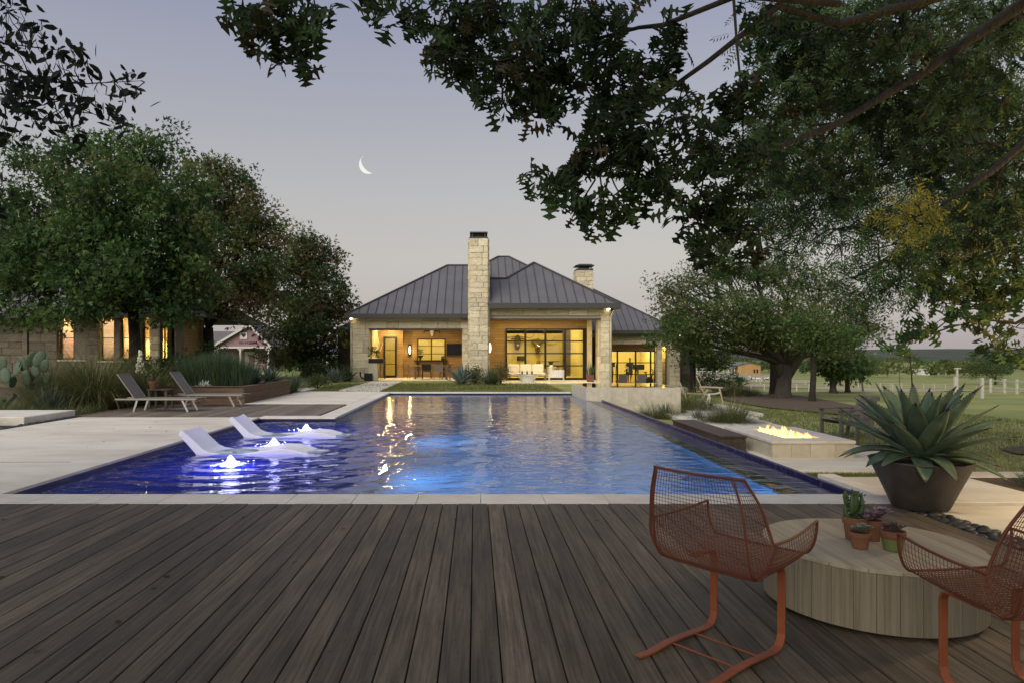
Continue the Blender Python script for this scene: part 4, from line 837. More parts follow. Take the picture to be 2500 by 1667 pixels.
# ------------------------------------------------------------------ pool lights, bubblers, ledge loungers
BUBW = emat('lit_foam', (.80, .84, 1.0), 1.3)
for i, (x, y) in enumerate(BUBS):
    rr = random.Random(50+i); t_ = thing('bubbler', ['glowing bubbler nearest the terrace in the tanning shelf', 'glowing bubbler between the two white ledge loungers', 'glowing bubbler farthest from the terrace in the tanning shelf'][i], 'fountain', (x, y, ZW), 0, 'lit bubblers in the tanning shelf')
    b = MB(); n_ = 14; prof = [(.16, -.012), (.115, .010), (.085, .032), (.062, .062), (.038, .095), (.014, .125)]; vs_ = []
    for (r, z) in prof:
        for k in range(n_): q = rr.uniform(.72, 1.28); vs_.append((r*q*math.cos(2*math.pi*k/n_), r*q*math.sin(2*math.pi*k/n_), z*rr.uniform(.88, 1.1)))
    vs_.append((rr.uniform(-.02, .02), 0, .13)); L0 = len(prof); fs_ = [(a*n_+k, a*n_+(k+1) % n_, (a+1)*n_+(k+1) % n_, (a+1)*n_+k) for a in range(L0-1) for k in range(n_)]+[((L0-1)*n_+k, (L0-1)*n_+(k+1) % n_, L0*n_) for k in range(n_)]
    b.add(vs_, fs_); b.build('water_mound', BUBW, t_, world=False, smooth=True)
    b = MB()
    for k in range(26):
        a = rr.uniform(0, 6.28); r = rr.uniform(.13, .34); b.ell((r*math.cos(a), r*math.sin(a), rr.uniform(0, .03)), (rr.uniform(.008, .022), rr.uniform(.008, .018), .006), 6, 4)
    o = b.build('splash_drops', BUBW, t_, world=False); o['kind'] = 'stuff'
    pointlight('bubbler_lamp', (x, y, -.22), 20, (.12, .12, 1), .05)
    pointlight('bubbler_lamp', (x, y, .22), 1.0, (.45, .45, 1), .1)  # added bare lamp above the water, spreads the bubbler's glow around
PLAM = emat('pool_lamp', (.85, .93, 1), 3.5)
for k, (yy, zz) in enumerate(((9.5, -.58), (13.1, -.58))):
    arealight('pool_lamp', (SHX+.06, yy, zz), .26, 24, (.55, .86, 1), (0, R(90+180), 0), sy=.6)
arealight('pool_lamp', (2.5, PY0+.03, -.75), .3, 24, (.45, .88, 1), (R(90), 0, R(-18)), sy=.3)  # assumed lamp out of sight in the near wall, brightens the right corner
LEDGE = mat('ledge_lounger_plastic', (.80, .80, .86), (.84, .84, .90), 3, .45)
for i, yy in enumerate((10.37, 12.52)):
    t_ = thing('ledge_lounger', ['white moulded lounger in the pool, the one nearer the terrace', 'white moulded lounger in the pool, the one farther from the terrace'][i], 'lounger', (-4.47, yy, -.34), 0, 'ledge loungers in the tanning shelf')
    top = [(0, .64), (.16, .50), (.34, .33), (.44, .285), (.60, .262), (.95, .270), (1.25, .315), (1.50, .345), (1.70, .33), (1.9, .275), (2.10, .19)]
    bot = [(-.045, .55), (.08, .42), (.22, .26), (.34, .06), (.60, .0), (.95, .0), (1.25, .0), (1.50, .0), (1.70, .0), (1.9, .0), (2.10, .0)]
    b = MB(); ny = 9; W_ = .66; vs_ = []
    for (x, z), (x2, z2) in zip(top, bot):
        for j in range(ny):
            u = j/(ny-1); cup = .028*(1-(2*u-1)**2); vs_.append((x, u*W_, z-cup))
        vs_ += [(x2, W_, z2), (x2, 0, z2)]
    k = ny+2; fs_ = [(a*k+j, (a+1)*k+j, (a+1)*k+(j+1) % k, a*k+(j+1) % k) for a in range(len(top)-1) for j in range(k)]+[tuple(range(k)), tuple(range((len(top)-1)*k+k-1, (len(top)-1)*k-1, -1))]
    b.add(vs_, fs_); bevel(recalc(b.build('shell', LEDGE, t_, world=False)), .02, 3)
# ------------------------------------------------------------------ raised spa
spa = thing('raised_spa', 'raised limestone spa with brimming water at the far end of the pool', 'spa', (5.1, 23.9, -.55))
sx0, sx1, sy0, sy1, szt = 3.62, 6.69, 22.2, 25.6, .345
b = MB(); b.box(sx0+.04, sx1-.04, sy0+.04, sy1-.04, -.9, szt-.14); b.build('core', M['mortar'], spa)
def panelface(parent, a0, a1, z0, z1, fixed, ax, seed, n, mtl):
    rr = random.Random(seed); cuts = [a0]+[a0+(a1-a0)*(k+rr.uniform(-.18, .18))/n for k in range(1, n)]+[a1]; zm = z0+(z1-z0)*.52
    for (za, zb, sh) in ((z0, zm, .0), (zm, z1, .5)):
        for p, q in zip(cuts, cuts[1:]):
            m_ = MB()
            if ax == 0: m_.box(p+.002, q-.002, fixed, fixed+.05, za+.002, zb-.002, .003)
            else: m_.box(fixed, fixed+.05, p+.002, q-.002, za+.002, zb-.002, .003)
            m_.build('cladding_panel', mtl, parent)
        cuts = [cuts[0]]+[c+rr.uniform(.12, .3) for c in cuts[1:-1]]+[cuts[-1]]
panelface(spa, sx0, sx1, -.85, szt, sy0, 0, 3, 5, M['panel']); panelface(spa, sx0, sx1, -.85, szt, sy1-.05, 0, 4, 5, M['panel'])
panelface(spa, sy0+.05, sy1-.05, -.85, szt, sx0, 1, 5, 4, M['panel']); panelface(spa, sy0+.05, sy1-.05, -.85, szt, sx1-.05, 1, 6, 4, M['panel'])
ms_, t, n, l, out = nodes('spa_water'); pb = n('ShaderNodeBsdfPrincipled'); pb.inputs['Base Color'].default_value = (.02, .03, .05, 1); pb.inputs['Roughness'].default_value = .02; pb.inputs['IOR'].default_value = 1.33; l(wavebump(t, n, l, (), .06), pb.inputs['Normal']); l(pb.outputs[0], out.inputs[0])
b = MB(); b.box(sx0+.05, sx1-.05, sy0+.05, sy1-.05, szt-.1, szt-.004); b.build('water', ms_, spa)
# ------------------------------------------------------------------ fire pit, benches
pit = thing('fire_pit', 'low rectangular limestone fire pit with open flames', 'fire pit', (5.7, 12.6, -.36))
fx0, fx1, fy0, fy1, fzt = 5.0, 6.42, 11.5, 13.72, -.02
b = MB(); b.box(fx0+.05, fx1-.05, fy0+.05, fy1-.05, -.4, fzt-.12); b.build('core', M['mortar'], pit)
def onerow(parent, a0, a1, z0, z1, fixed, ax, seed, n, mtl):
    rr = random.Random(seed); cuts = [a0]+[a0+(a1-a0)*(k+rr.uniform(-.2, .2))/n for k in range(1, n)]+[a1]
    for p, q in zip(cuts, cuts[1:]):
        m_ = MB()
        if ax == 0: m_.box(p+.0015, q-.0015, fixed, fixed+.045, z0, z1, .003)
        else: m_.box(fixed, fixed+.045, p+.0015, q-.0015, z0, z1, .003)
        m_.build('cladding_panel', mtl, parent)
onerow(pit, fx0+.02, fx1-.02, -.38, fzt-.052, fy0+.02, 0, 7, 4, M['panel']); onerow(pit, fx0+.02, fx1-.02, -.38, fzt-.052, fy1-.065, 0, 8, 4, M['panel'])
onerow(pit, fy0+.066, fy1-.066, -.38, fzt-.052, fx0+.02, 1, 9, 5, M['panel']); onerow(pit, fy0+.066, fy1-.066, -.38, fzt-.052, fx1-.065, 1, 10, 5, M['panel'])
ox0, ox1, oy0, oy1 = 5.40, 6.02, 11.92, 13.32
for (a, c, d, e) in ((fx0, fx1, fy0, oy0), (fx0, fx1, oy1, fy1), (fx0, ox0, oy0, oy1), (ox1, fx1, oy0, oy1)):
    b = MB(); b.box(a+.0015, c-.0015, d+.0015, e-.0015, fzt-.05, fzt, .004); b.build('top_slab', M['limestone'], pit)
LAVA = mat('lava_rock', (.012, .010, .009), (.04, .03, .026), 20, .95, 1, 40)
b = MB(); b.box(ox0, ox1, oy0, oy1, fzt-.12, fzt-.07); rr = random.Random(2)
for k in range(130): b.ell((rr.uniform(ox0+.03, ox1-.03), rr.uniform(oy0+.03, oy1-.03), fzt-.06), (rr.uniform(.02, .04), rr.uniform(.02, .04), .025), 6, 4, jit=.2, rnd=rr)
o = b.build('lava_rock', LAVA, pit); o['kind'] = 'stuff'
fire = thing('fire', 'yellow flames licking up from the fire pit', 'fire', (5.7, 12.6, fzt-.05))
mfl, t, n, l, out = nodes('flame'); em = n('ShaderNodeEmission'); tc_ = n('ShaderNodeTexCoord'); sp = n('ShaderNodeSeparateXYZ'); l(tc_.outputs['Object'], sp.inputs[0]); cr = n('ShaderNodeValToRGB'); mr = n('ShaderNodeMapRange'); mr.inputs['From Max'].default_value = .2
l(sp.outputs['Z'], mr.inputs[0]); l(mr.outputs[0], cr.inputs[0]); e = cr.color_ramp.elements; e[0].color = (1, .50, .13, 1); e[1].color = (1, .24, .02, 1); em.inputs[1].default_value = 3.2; l(cr.outputs[0], em.inputs[0])
lw = n('ShaderNodeLayerWeight'); lw.inputs[0].default_value = .35; tr = n('ShaderNodeBsdfTransparent'); mxx = n('ShaderNodeMixShader'); l(lw.outputs['Facing'], mxx.inputs[0]); l(em.outputs[0], mxx.inputs[1]); l(tr.outputs[0], mxx.inputs[2]); l(mxx.outputs[0], out.inputs[0])
rr = random.Random(6)
for k in range(95):
    x, y = rr.uniform(ox0+.06, ox1-.06), rr.uniform(oy0+.06, oy1-.06); hgt = rr.uniform(.05, .15)*(1.15 if rr.random() < .25 else .8); w = rr.uniform(.012, .035); ph = rr.uniform(0, 6); m_ = MB()
    m_.tube([(x+.03*math.sin(ph+z*2.2)*z, y+.03*math.cos(ph+z*2.7)*z, fzt-.06+hgt*z) for z in (0, .2, .45, .7, .9, 1.05)], [w*.6, w, w*.85, w*.5, w*.22, .001], 7); m_.build('flame', mfl, fire, smooth=True)
BENCH = mat('dark_ipe', (.05, .034, .024), (.105, .075, .055), 2, .6, .3, 30, (14, .8, 1), rnd=.12)
bn = thing('timber_bench', 'long dark timber bench between the pool lip and the fire pit', 'bench', (4.62, 13.7, -.36))
for k in range(4): b = MB(); b.box(4.38+.1225*k, 4.38+.1225*k+.119, 12.2, 15.2, -.055, -.02, .003); b.build('seat_board', BENCH, bn)
for k in range(3):
    b = MB(); b.box(4.40, 4.85, 12.225, 12.25, -.345+.0965*k, -.345+.0965*k+.0945, .002); b.build('side_board', BENCH, bn); b = MB(); b.box(4.40, 4.425, 12.255, 15.18, -.345+.0965*k, -.345+.0965*k+.0945, .002); b.build('side_board', BENCH, bn); b = MB(); b.box(4.825, 4.85, 12.255, 15.18, -.345+.0965*k, -.345+.0965*k+.0945, .002); b.build('side_board', BENCH, bn)
# lower terrace slabs
lt = struct(thing('lower_terrace', None, None, (5.5, 12, -.4)))
for (a, c, d, e, z) in ((4.36, 7.35, 10.2, 11.44, -.30), (4.9, 7.35, 11.47, 13.75, -.31), (4.9, 7.35, 13.8, 16.0, -.30), (5.6, 7.6, 16.4, 17.6, -.33), (5.7, 7.8, 17.95, 19.2, -.36), (5.8, 8.1, 19.5, 20.9, -.38), (6.9, 9.0, 21.3, 23.6, -.42), (7.0, 9.3, 24, 27.5, -.46), (4.40, 5.88, 7.12, 8.2, -.03), (5.5, 9.5, 8.25, 8.62, -.04), (7.6, 12, 8.3, 8.60, -.06)):
    b = MB(); b.box(a, c, d, e, z-.12, z, .008); b.build('paving_slab', M['concrete'], lt)
b = MB(); b.box(4.36, 12, 6.68, 7.05, -.09, -.004, .006); b.build('paving_slab', M['limestone'], lt)
b = MB(); b.box(4.27, 12, 2.0, 6.52, -.09, -.004, .006); b.build('paving_slab', M['concrete'], lt)
b = MB(); b.box(4.27, 12, 6.525, 6.675, -.09, -.05); b.build('paving_joint', M['soil'], lt)
b = MB(); b.box(4.04, 4.27, 1.0, 6.6, -.09, -.05); b.build('pebble_bed', M['soil'], lt)
# beach pebbles in the joint
PEB = mat('black_pebble', (.018, .019, .019), (.05, .05, .048), 6, .5, rnd=.35)
peb = MB(); peb.ell((0, 0, 0), (1, 1, 1), 9, 6, jit=.06, rnd=random.Random(1)); pm = bpy.data.meshes.new('pebble'); pm.from_pydata(peb.v, [], peb.f); pm.materials.append(PEB); pm.polygons.foreach_set('use_smooth', [True]*len(peb.f))
ps = struct(thing('pebble_strip', None, None, (4.15, 5.5, -.05))); rr = random.Random(12); y = 2.6
while y < 6.5:
    for xq in (4.09, 4.16, 4.23): 
        s_ = rr.uniform(.035, .06); inst('pebble', pm, ps, (xq+rr.uniform(-.02, .02), y+rr.uniform(-.02, .02), -.035+rr.uniform(0, .03)), (s_*1.2, s_*.85, s_*.55), rr.uniform(0, 3))
    y += .085
ps2 = struct(thing('pebble_strip', None, None, (-9.15, 14.6, -.05))); y = 13.2
while y < 15.9:
    for xq in (-9.22, -9.13): s_ = rr.uniform(.04, .07); inst('pebble', pm, ps2, (xq, y, -.02), (s_, s_*.8, s_*.6), rr.uniform(0, 3))
    y += .11
# ------------------------------------------------------------------ wire chairs
CHR = mat('orange_powder_coat', (.19, .052, .018), (.25, .072, .026), 7, .5, rnd=.0, spec=.4)
CHD = mat('rust_powder_coat', (.10, .028, .013), (.14, .040, .018), 7, .55)
def cat(P, t):
    n_ = len(P)-1; s = t*n_; i = min(int(s), n_-1); f = s-i; g_ = lambda k: P[max(0, min(n_, k))]
    a, b_, c, d = g_(i-1), g_(i), g_(i+1), g_(i+2); return .5*((2*b_)+(-a+c)*f+(2*a-5*b_+4*c-d)*f*f+(-a+3*b_-3*c+d)*f**3)
SY = [.125, -.03, -.20, -.35, -.41, -.435, -.45, -.465]; SZ = [.455, .435, .42, .42, .485, .61, .75, .885]
SW = [.235, .23, .225, .225, .235, .235, .225, .195]; SX = [.065, .085, .105, .105, .095, .08, .065, .045]; SA = [.165, .165, .17, .17, .105, .035, .005, -.012]; SB = [.0, .0, .0, .025, .06, .075, .06, .03]
def shell(u, v):
    a = abs(u); s = 1 if u > 0 else -1
    if a < .58: x = a/.58*cat(SW, v); k = 0; q = 0
    else: q = (a-.58)/.42; x = cat(SW, v)+cat(SX, v)*math.sin(q*math.pi/2)**.9; k = q**1.7
    return Vector((s*x, cat(SY, v)+cat(SB, v)*(q**1.4), cat(SZ, v)+cat(SA, v)*k+.012*(a*a)))
def wire_chair(name, label, loc, rz):
    t_ = thing(name, label, 'chair', loc, rz, 'wire mesh armchairs at the drum table'); nu, nv = 46, 58
    b = MB(); b.v = [tuple(shell(-1+2*i/nu, j/nv)) for j in range(nv+1) for i in range(nu+1)]
    b.f = [(j*(nu+1)+i, j*(nu+1)+i+1, (j+1)*(nu+1)+i+1, (j+1)*(nu+1)+i) for j in range(nv) for i in range(nu)]; b.m = [0]*len(b.f)
    o = b.build('wire_mesh', CHD, t_, world=False); w = o.modifiers.new('wire', 'WIREFRAME'); w.thickness = .0032; w.use_even_offset = False; w.use_replace = True; w.use_boundary = True
    rim = [shell(-1+2*i/40, 1) for i in range(41)]+[shell(1, 1-i/40) for i in range(1, 41)]+[shell(1-2*i/40, 0) for i in range(1, 41)]+[shell(-1, i/40) for i in range(1, 41)]
    m_ = MB(); m_.tube(rim, .0065, 7, cap=False); m_.build('rim', CHD, t_, world=False, smooth=True)
    for u in (-.62, .62):
        m_ = MB(); m_.tube([shell(u, 1-.6*k/20)+Vector((0, -.006, -.003)) for k in range(21)], .0055, 6); m_.build('rib', CHD, t_, world=False, smooth=True)
    m_ = MB(); m_.tube([shell(-.75+1.5*k/12, .42)+Vector((0, 0, -.008)) for k in range(13)], .0055, 6); m_.build('cross_rib', CHD, t_, world=False, smooth=True)
    for s in (-1, 1):
        x = s*.185; pts = [(x, -.20, .405), (x, -.10, .409), (x, -.04, .410), (x, -.012, .402), (x, 0, .375), (x, 0, .28), (x, 0, .12), (x, 0, .075), (x, -.010, .04), (x, -.034, .016), (x, -.08, .007), (x, -.18, .012), (x, -.30, .018), (x, -.42, .018), (x, -.54, .007), (x, -.60, .007), (x, -.64, .012)]
        m_ = MB(); m_.strip(pts, .04, .011); bevel(recalc(m_.build('leg', CHR, t_, world=False)), .0025, 2)
    for yy in (-.20, -.39):
        m_ = MB(); m_.tube([(-.185, yy, .014), (.185, yy, .014)], .0045, 6); m_.build('stretcher', CHR, t_, world=False)
    return t_
def rzf(f): return math.atan2(-f[0], f[1])
wire_chair('wire_chair', 'rust orange wire mesh armchair fully in view, its back towards the terrace', (1.39, 3.50, 0), rzf((.78, .625)))
wire_chair('wire_chair', 'rust orange wire mesh armchair cut off by the lower right corner of the photo', (2.24, 3.03, 0), rzf((-.16, .987)))
# ------------------------------------------------------------------ drum table
TT = mat('bleached_teak', (.235, .20, .14), (.365, .325, .235), 1.6, .6, .25, 30, (12, .8, 1), rnd=.10, c3=(.31, .27, .19))
TS = mat('bleached_teak_side', (.15, .128, .082), (.27, .238, .165), 2.6, .7, .5, 30, (20, 20, .4), rnd=.06, c3=(.22, .19, .128))
tb = thing('drum_table', 'low round timber drum table with plank top, pots standing on it', 'table', (2.29, 3.97, 0)); RT = .57
nP = 8; pw = 2*RT/nP
for k in range(nP):
    a, c = -RT+k*pw+.0012, -RT+(k+1)*pw-.0012; top_ = []; q = 10
    for i in range(q+1): x = a+(c-a)*i/q; top_.append((x, math.sqrt(max(0, RT*RT-x*x))))
    pl = top_+[(x, -y) for x, y in reversed(top_)]
    pl2 = [pl[0]]
    for p in pl[1:]:
        if (p[0]-pl2[-1][0])**2+(p[1]-pl2[-1][1])**2 > 1e-8: pl2.append(p)
    m_ = MB(); m_.prism(pl2, 2, .333, .355); bevel(recalc(m_.build('top_plank', TT, tb, world=False)), .002, 1)
nS = 34
for k in range(nS):
    a0, a1 = 2*math.pi*k/nS+.002, 2*math.pi*(k+1)/nS-.002; arc = [a0+(a1-a0)*i/4 for i in range(5)]
    pl = [((RT-.004)*math.cos(a), (RT-.004)*math.sin(a)) for a in arc]+[((RT-.03)*math.cos(a), (RT-.03)*math.sin(a)) for a in reversed(arc)]
    m_ = MB(); m_.prism(pl, 2, .03, .332); recalc(m_.build('stave', TS, tb, world=False))
m_ = MB(); m_.lathe([(RT-.09, 0), (RT-.09, .08), (RT-.032, .09), (RT-.032, .33)], 40); m_.build('plinth', M['black'], tb, world=False)
# ------------------------------------------------------------------ succulents on the table
SUC1 = mat('succulent_grey', (.10, .14, .10), (.20, .24, .17), 10, .5, island=.3); SUC2 = mat('succulent_purple', (.12, .075, .11), (.24, .17, .22), 12, .45, island=.25); CACT = mat('cactus_green', (.025, .055, .018), (.06, .10, .035), 14, .6); SUC3 = mat('succulent_bronze', (.05, .035, .04), (.13, .10, .085), 12, .5, island=.3)
GRN = mat('green_glaze', (.085, .12, .03), (.12, .16, .05), 8, .6)
def pot(name, label, x, y, z, r, h, mtl, rr_, band=None):
    t_ = thing(name, label, 'potted plant', (x, y, z)); 
    m_ = MB(); m_.lathe([(0, 0), (r*.70, 0), (r*.74, .004), (r*.93, h*.70), (r*.93, h*.70+.001), (r*1.04, h*.70+.002), (r*1.06, h-.003), (r*1.04, h), (r*.93, h), (r*.90, h-.015), (0, h-.015)], 28, cap=False); m_.build('pot', mtl, t_, world=False, smooth=False)
    if band: m_ = MB(); m_.lathe([(r*.705, .001), (r*.745, .004), (r*.925, h*.62), (r*.92, h*.62)], 28, cap=False); m_.build('painted_band', band, t_, world=False)
    m_ = MB(); m_.lathe([(0, h-.012), (r*.9, h-.012)], 20, cap=False); m_.build('soil', M['soil'], t_, world=False); return t_
def rosette(m_, c, R_, n, tilt0, tilt1, wd_, th, rr, fat=.5):
    for k in range(n):
        f = k/n; a = k*2.39996+rr.uniform(-.1, .1); L_ = R_*(.45+.55*f); el = tilt1+(tilt0-tilt1)*(1-f); ca, sa = math.cos(a), math.sin(a); ring = []
        for (t, w, up) in ((0, .35, 0), (.35, .8, .02), (.7, 1, .04), (.9, .6, .02), (1.02, .04, .05)):
            rad = L_*t*math.cos(el); zz = L_*t*math.sin(el)+up*L_; hw = wd_*w*.5*(.6+.4*f); cx_, cy_ = c[0]+ca*rad, c[1]+sa*rad
            ring.append([(cx_-sa*hw, cy_+ca*hw, c[2]+zz+th*.5), (cx_, cy_, c[2]+zz-th*.4+.0), (cx_+sa*hw, cy_-ca*hw, c[2]+zz+th*.5), (cx_, cy_, c[2]+zz+th*.2)])
        vs_ = [p for r_ in ring for p in r_]; fs_ = [(i*4+j, i*4+(j+1) % 4, (i+1)*4+(j+1) % 4, (i+1)*4+j) for i in range(4) for j in range(4)]+[(3, 2, 1, 0), (16, 17, 18, 19)]
        m_.add(vs_, fs_)
zt_ = .3555; rr = random.Random(3)
p_ = pot('potted_cactus', 'branching green cactus in a wide terracotta pot, rearmost on the drum table', 2.235, 4.02, zt_, .064, .135, M['terracotta'], rr); m_ = MB()
m_.tube([(0, 0, .11), (0, .0, .20), (.005, 0, .285)], [.022, .025, .014], 8)
for (dx, dy, z0, hh) in ((.035, 0, .13, .13), (-.04, .01, .12, .08), (.02, -.03, .15, .10), (-.025, -.02, .15, .12), (.045, .02, .17, .09), (-.03, .03, .19, .09)):
    m_.tube([(dx*.3, dy*.3, z0), (dx*1.1, dy*1.1, z0+.02), (dx*1.25, dy*1.25, z0+hh*.6), (dx*1.15, dy*1.15, z0+hh)], [.012, .014, .013, .007], 7)
for k in range(60): a = rr.uniform(0, 6.28); z = rr.uniform(.15, .28); q = rr.uniform(.022, .06); m_.tube([(q*math.cos(a)*.8, q*math.sin(a)*.8, z), (q*math.cos(a), q*math.sin(a), z+.014)], [.006, .001], 4)
m_.build('stems', CACT, p_, world=False, smooth=True)
p_ = pot('potted_echeveria', 'purple rosette succulent leaning out of a tall narrow terracotta pot', 2.335, 4.00, zt_, .045, .12, M['terracotta'], rr); m_ = MB()
rosette(m_, (.0, -.02, .135), .085, 26, 1.2, .15, .036, .006, rr); rosette(m_, (-.05, -.03, .125), .06, 18, 1.2, .2, .028, .005, rr); rosette(m_, (.05, .0, .16), .065, 20, 1.2, .15, .03, .005, rr); m_.build('rosettes', SUC2, p_, world=False)
p_ = pot('potted_sedum', 'grey green clustered succulent in the small terracotta pot in front', 2.165, 3.84, zt_, .054, .092, M['terracotta'], rr); m_ = MB()
for k in range(11): a = rr.uniform(0, 6.28); q = rr.uniform(0, .055); rosette(m_, (q*math.cos(a), q*math.sin(a)*.8, .095+rr.uniform(0, .03)), .034, 14, 1.3, .2, .016, .004, rr)
m_.build('rosettes', SUC1, p_, world=False)
p_ = pot('potted_succulent', 'bronze leaved succulent in the terracotta pot with a green painted base', 2.325, 3.80, zt_, .062, .11, M['terracotta'], rr, GRN); m_ = MB()
for k in range(9): a = rr.uniform(0, 6.28); q = rr.uniform(.01, .05); rosette(m_, (q*math.cos(a), q*math.sin(a), .11+rr.uniform(0, .02)), .045, 14, 1.4, .4, .016, .005, rr)
m_.build('rosettes', SUC3, p_, world=False)
# ------------------------------------------------------------------ agave in its bowl
AG = mat('agave_leaf', (.050, .090, .053), (.140, .190, .120), 5, .5, .15, 25, rnd=.28, c3=(.085, .130, .078)); AGS = mat('agave_spine', (.03, .018, .012), rough=.5)
BOWL = mat('bronze_glazed_bowl', (.040, .033, .028), (.075, .062, .052), 5, .5, .25, 70, spec=.4)
bc = (4.205, 6.45, 0)
bw = thing('planter_bowl', 'large flaring dark bronze planter bowl on the deck corner', 'planter', bc)
m_ = MB(); m_.lathe([(.0, 0), (.226, 0), (.238, .012), (.315, .19), (.374, .32), (.426, .435), (.434, .450), (.425, .455), (.405, .45), (.35, .36), (0, .36)], 64, cap=False); m_.build('bowl', BOWL, bw, world=False, smooth=True)
m_ = MB(); m_.lathe([(0, .40), (.37, .40)], 32, cap=False); m_.build('soil', M['soil'], bw, world=False)
ag = thing('agave_plant', 'big grey green agave with broad spine tipped leaves growing in the bronze bowl', 'agave', (bc[0], bc[1], .40))
def agave_leaf(parent, az, el0, bend, L_, w, seed, twist=0.0, world=False, mats=None, base=(0, 0, 0), teeth=True):
    rr = random.Random(seed); ns = 14; na = 7; ca, sa = math.cos(az), math.sin(az); m_ = MB(); r, z = .03, .02; el = el0; rows = []; step = L_/ns
    for i in range(ns+1):
        t = i/ns; wv = w*(.62+.9*t-.2*t*t if t < .35 else 1.0*(.912-.0*(t))*(1-((t-.35)/.65)**1.9)) if t < .985 else .002; wv = max(wv, .004*(1-t)+.0016)
        ch = .30*(1-t*.4); th = .028*(1-t)**.7+.003; tang = Vector((ca*math.cos(el), sa*math.cos(el), math.sin(el))); sd = Vector((-sa, ca, 0)); nn = sd.cross(tang)*-1
        if nn.z < 0: nn = -nn
        sd2 = sd*math.cos(twist*t)+nn*math.sin(twist*t); n2 = nn*math.cos(twist*t)-sd*math.sin(twist*t); c = Vector(base)+Vector((ca*r, sa*r, z)); row = []
        for j in range(na): u = -1+2*j/(na-1); row.append(c+sd2*(u*wv/2)+n2*(ch*wv*.5*(u*u)+.012*math.sin(t*9+seed)*u*w*3*.3))
        for j in range(na-2, 0, -1): u = -1+2*j/(na-1); row.append(c+sd2*(u*wv/2)+n2*(ch*wv*.5*(u*u)-th*(1-u*u)))
        rows.append(row); r += math.cos(el)*step; z += math.sin(el)*step; el += bend/ns
    k = len(rows[0])
    for row in rows: m_.v += [tuple(p) for p in row]
    for i in range(ns):
        for j in range(k): m_.f.append((i*k+j, i*k+(j+1) % k, (i+1)*k+(j+1) % k, (i+1)*k+j)); m_.m.append(1 if i >= ns-1 else 0)
    m_.f += [tuple(range(k-1, -1, -1)), tuple(range(ns*k, (ns+1)*k))]; m_.m += [0, 1]
    if teeth:
        for i in range(2, ns-1):
            for s in (0, na-1):
                for q in (.2, .7):
                    p = rows[i][s].lerp(rows[i+1][s], q); d = (rows[i][s]-rows[i][na//2]).normalized(); tg = (rows[i+1][s]-rows[i][s]).normalized()
                    m_.add([p-tg*.008, p+tg*.008, p+d*.011+tg*.006], [(0, 1, 2)], 1)
    return recalc(m_.build('leaf', mats or [AG, AGS], parent, world=world, smooth=True))
rr = random.Random(77); nL = 42
for k in range(nL):
    f = k/(nL-1); az = k*2.39996+.4; el = R(84-74*f**.75+rr.uniform(-6, 6)); L_ = .64+.20*math.sin(f*2.6)+rr.uniform(-.06, .06)
    bz = .10*(1-f)
    if f > .72: el = R(rr.uniform(6, 24)); L_ = rr.uniform(.5, .72); bz = .05
    agave_leaf(ag, az, el, rr.uniform(-.3, .1)-(.75 if f > .72 else .1), L_, rr.uniform(.16, .215), k, rr.uniform(-.35, .35), base=(0, 0, bz))

# assumed bare lamp out of view at right, for the warm light on paving
pointlight('assumed_terrace_lamp', (6.6, 5.3, 2.3), 140, (1, .66, .22), .12)
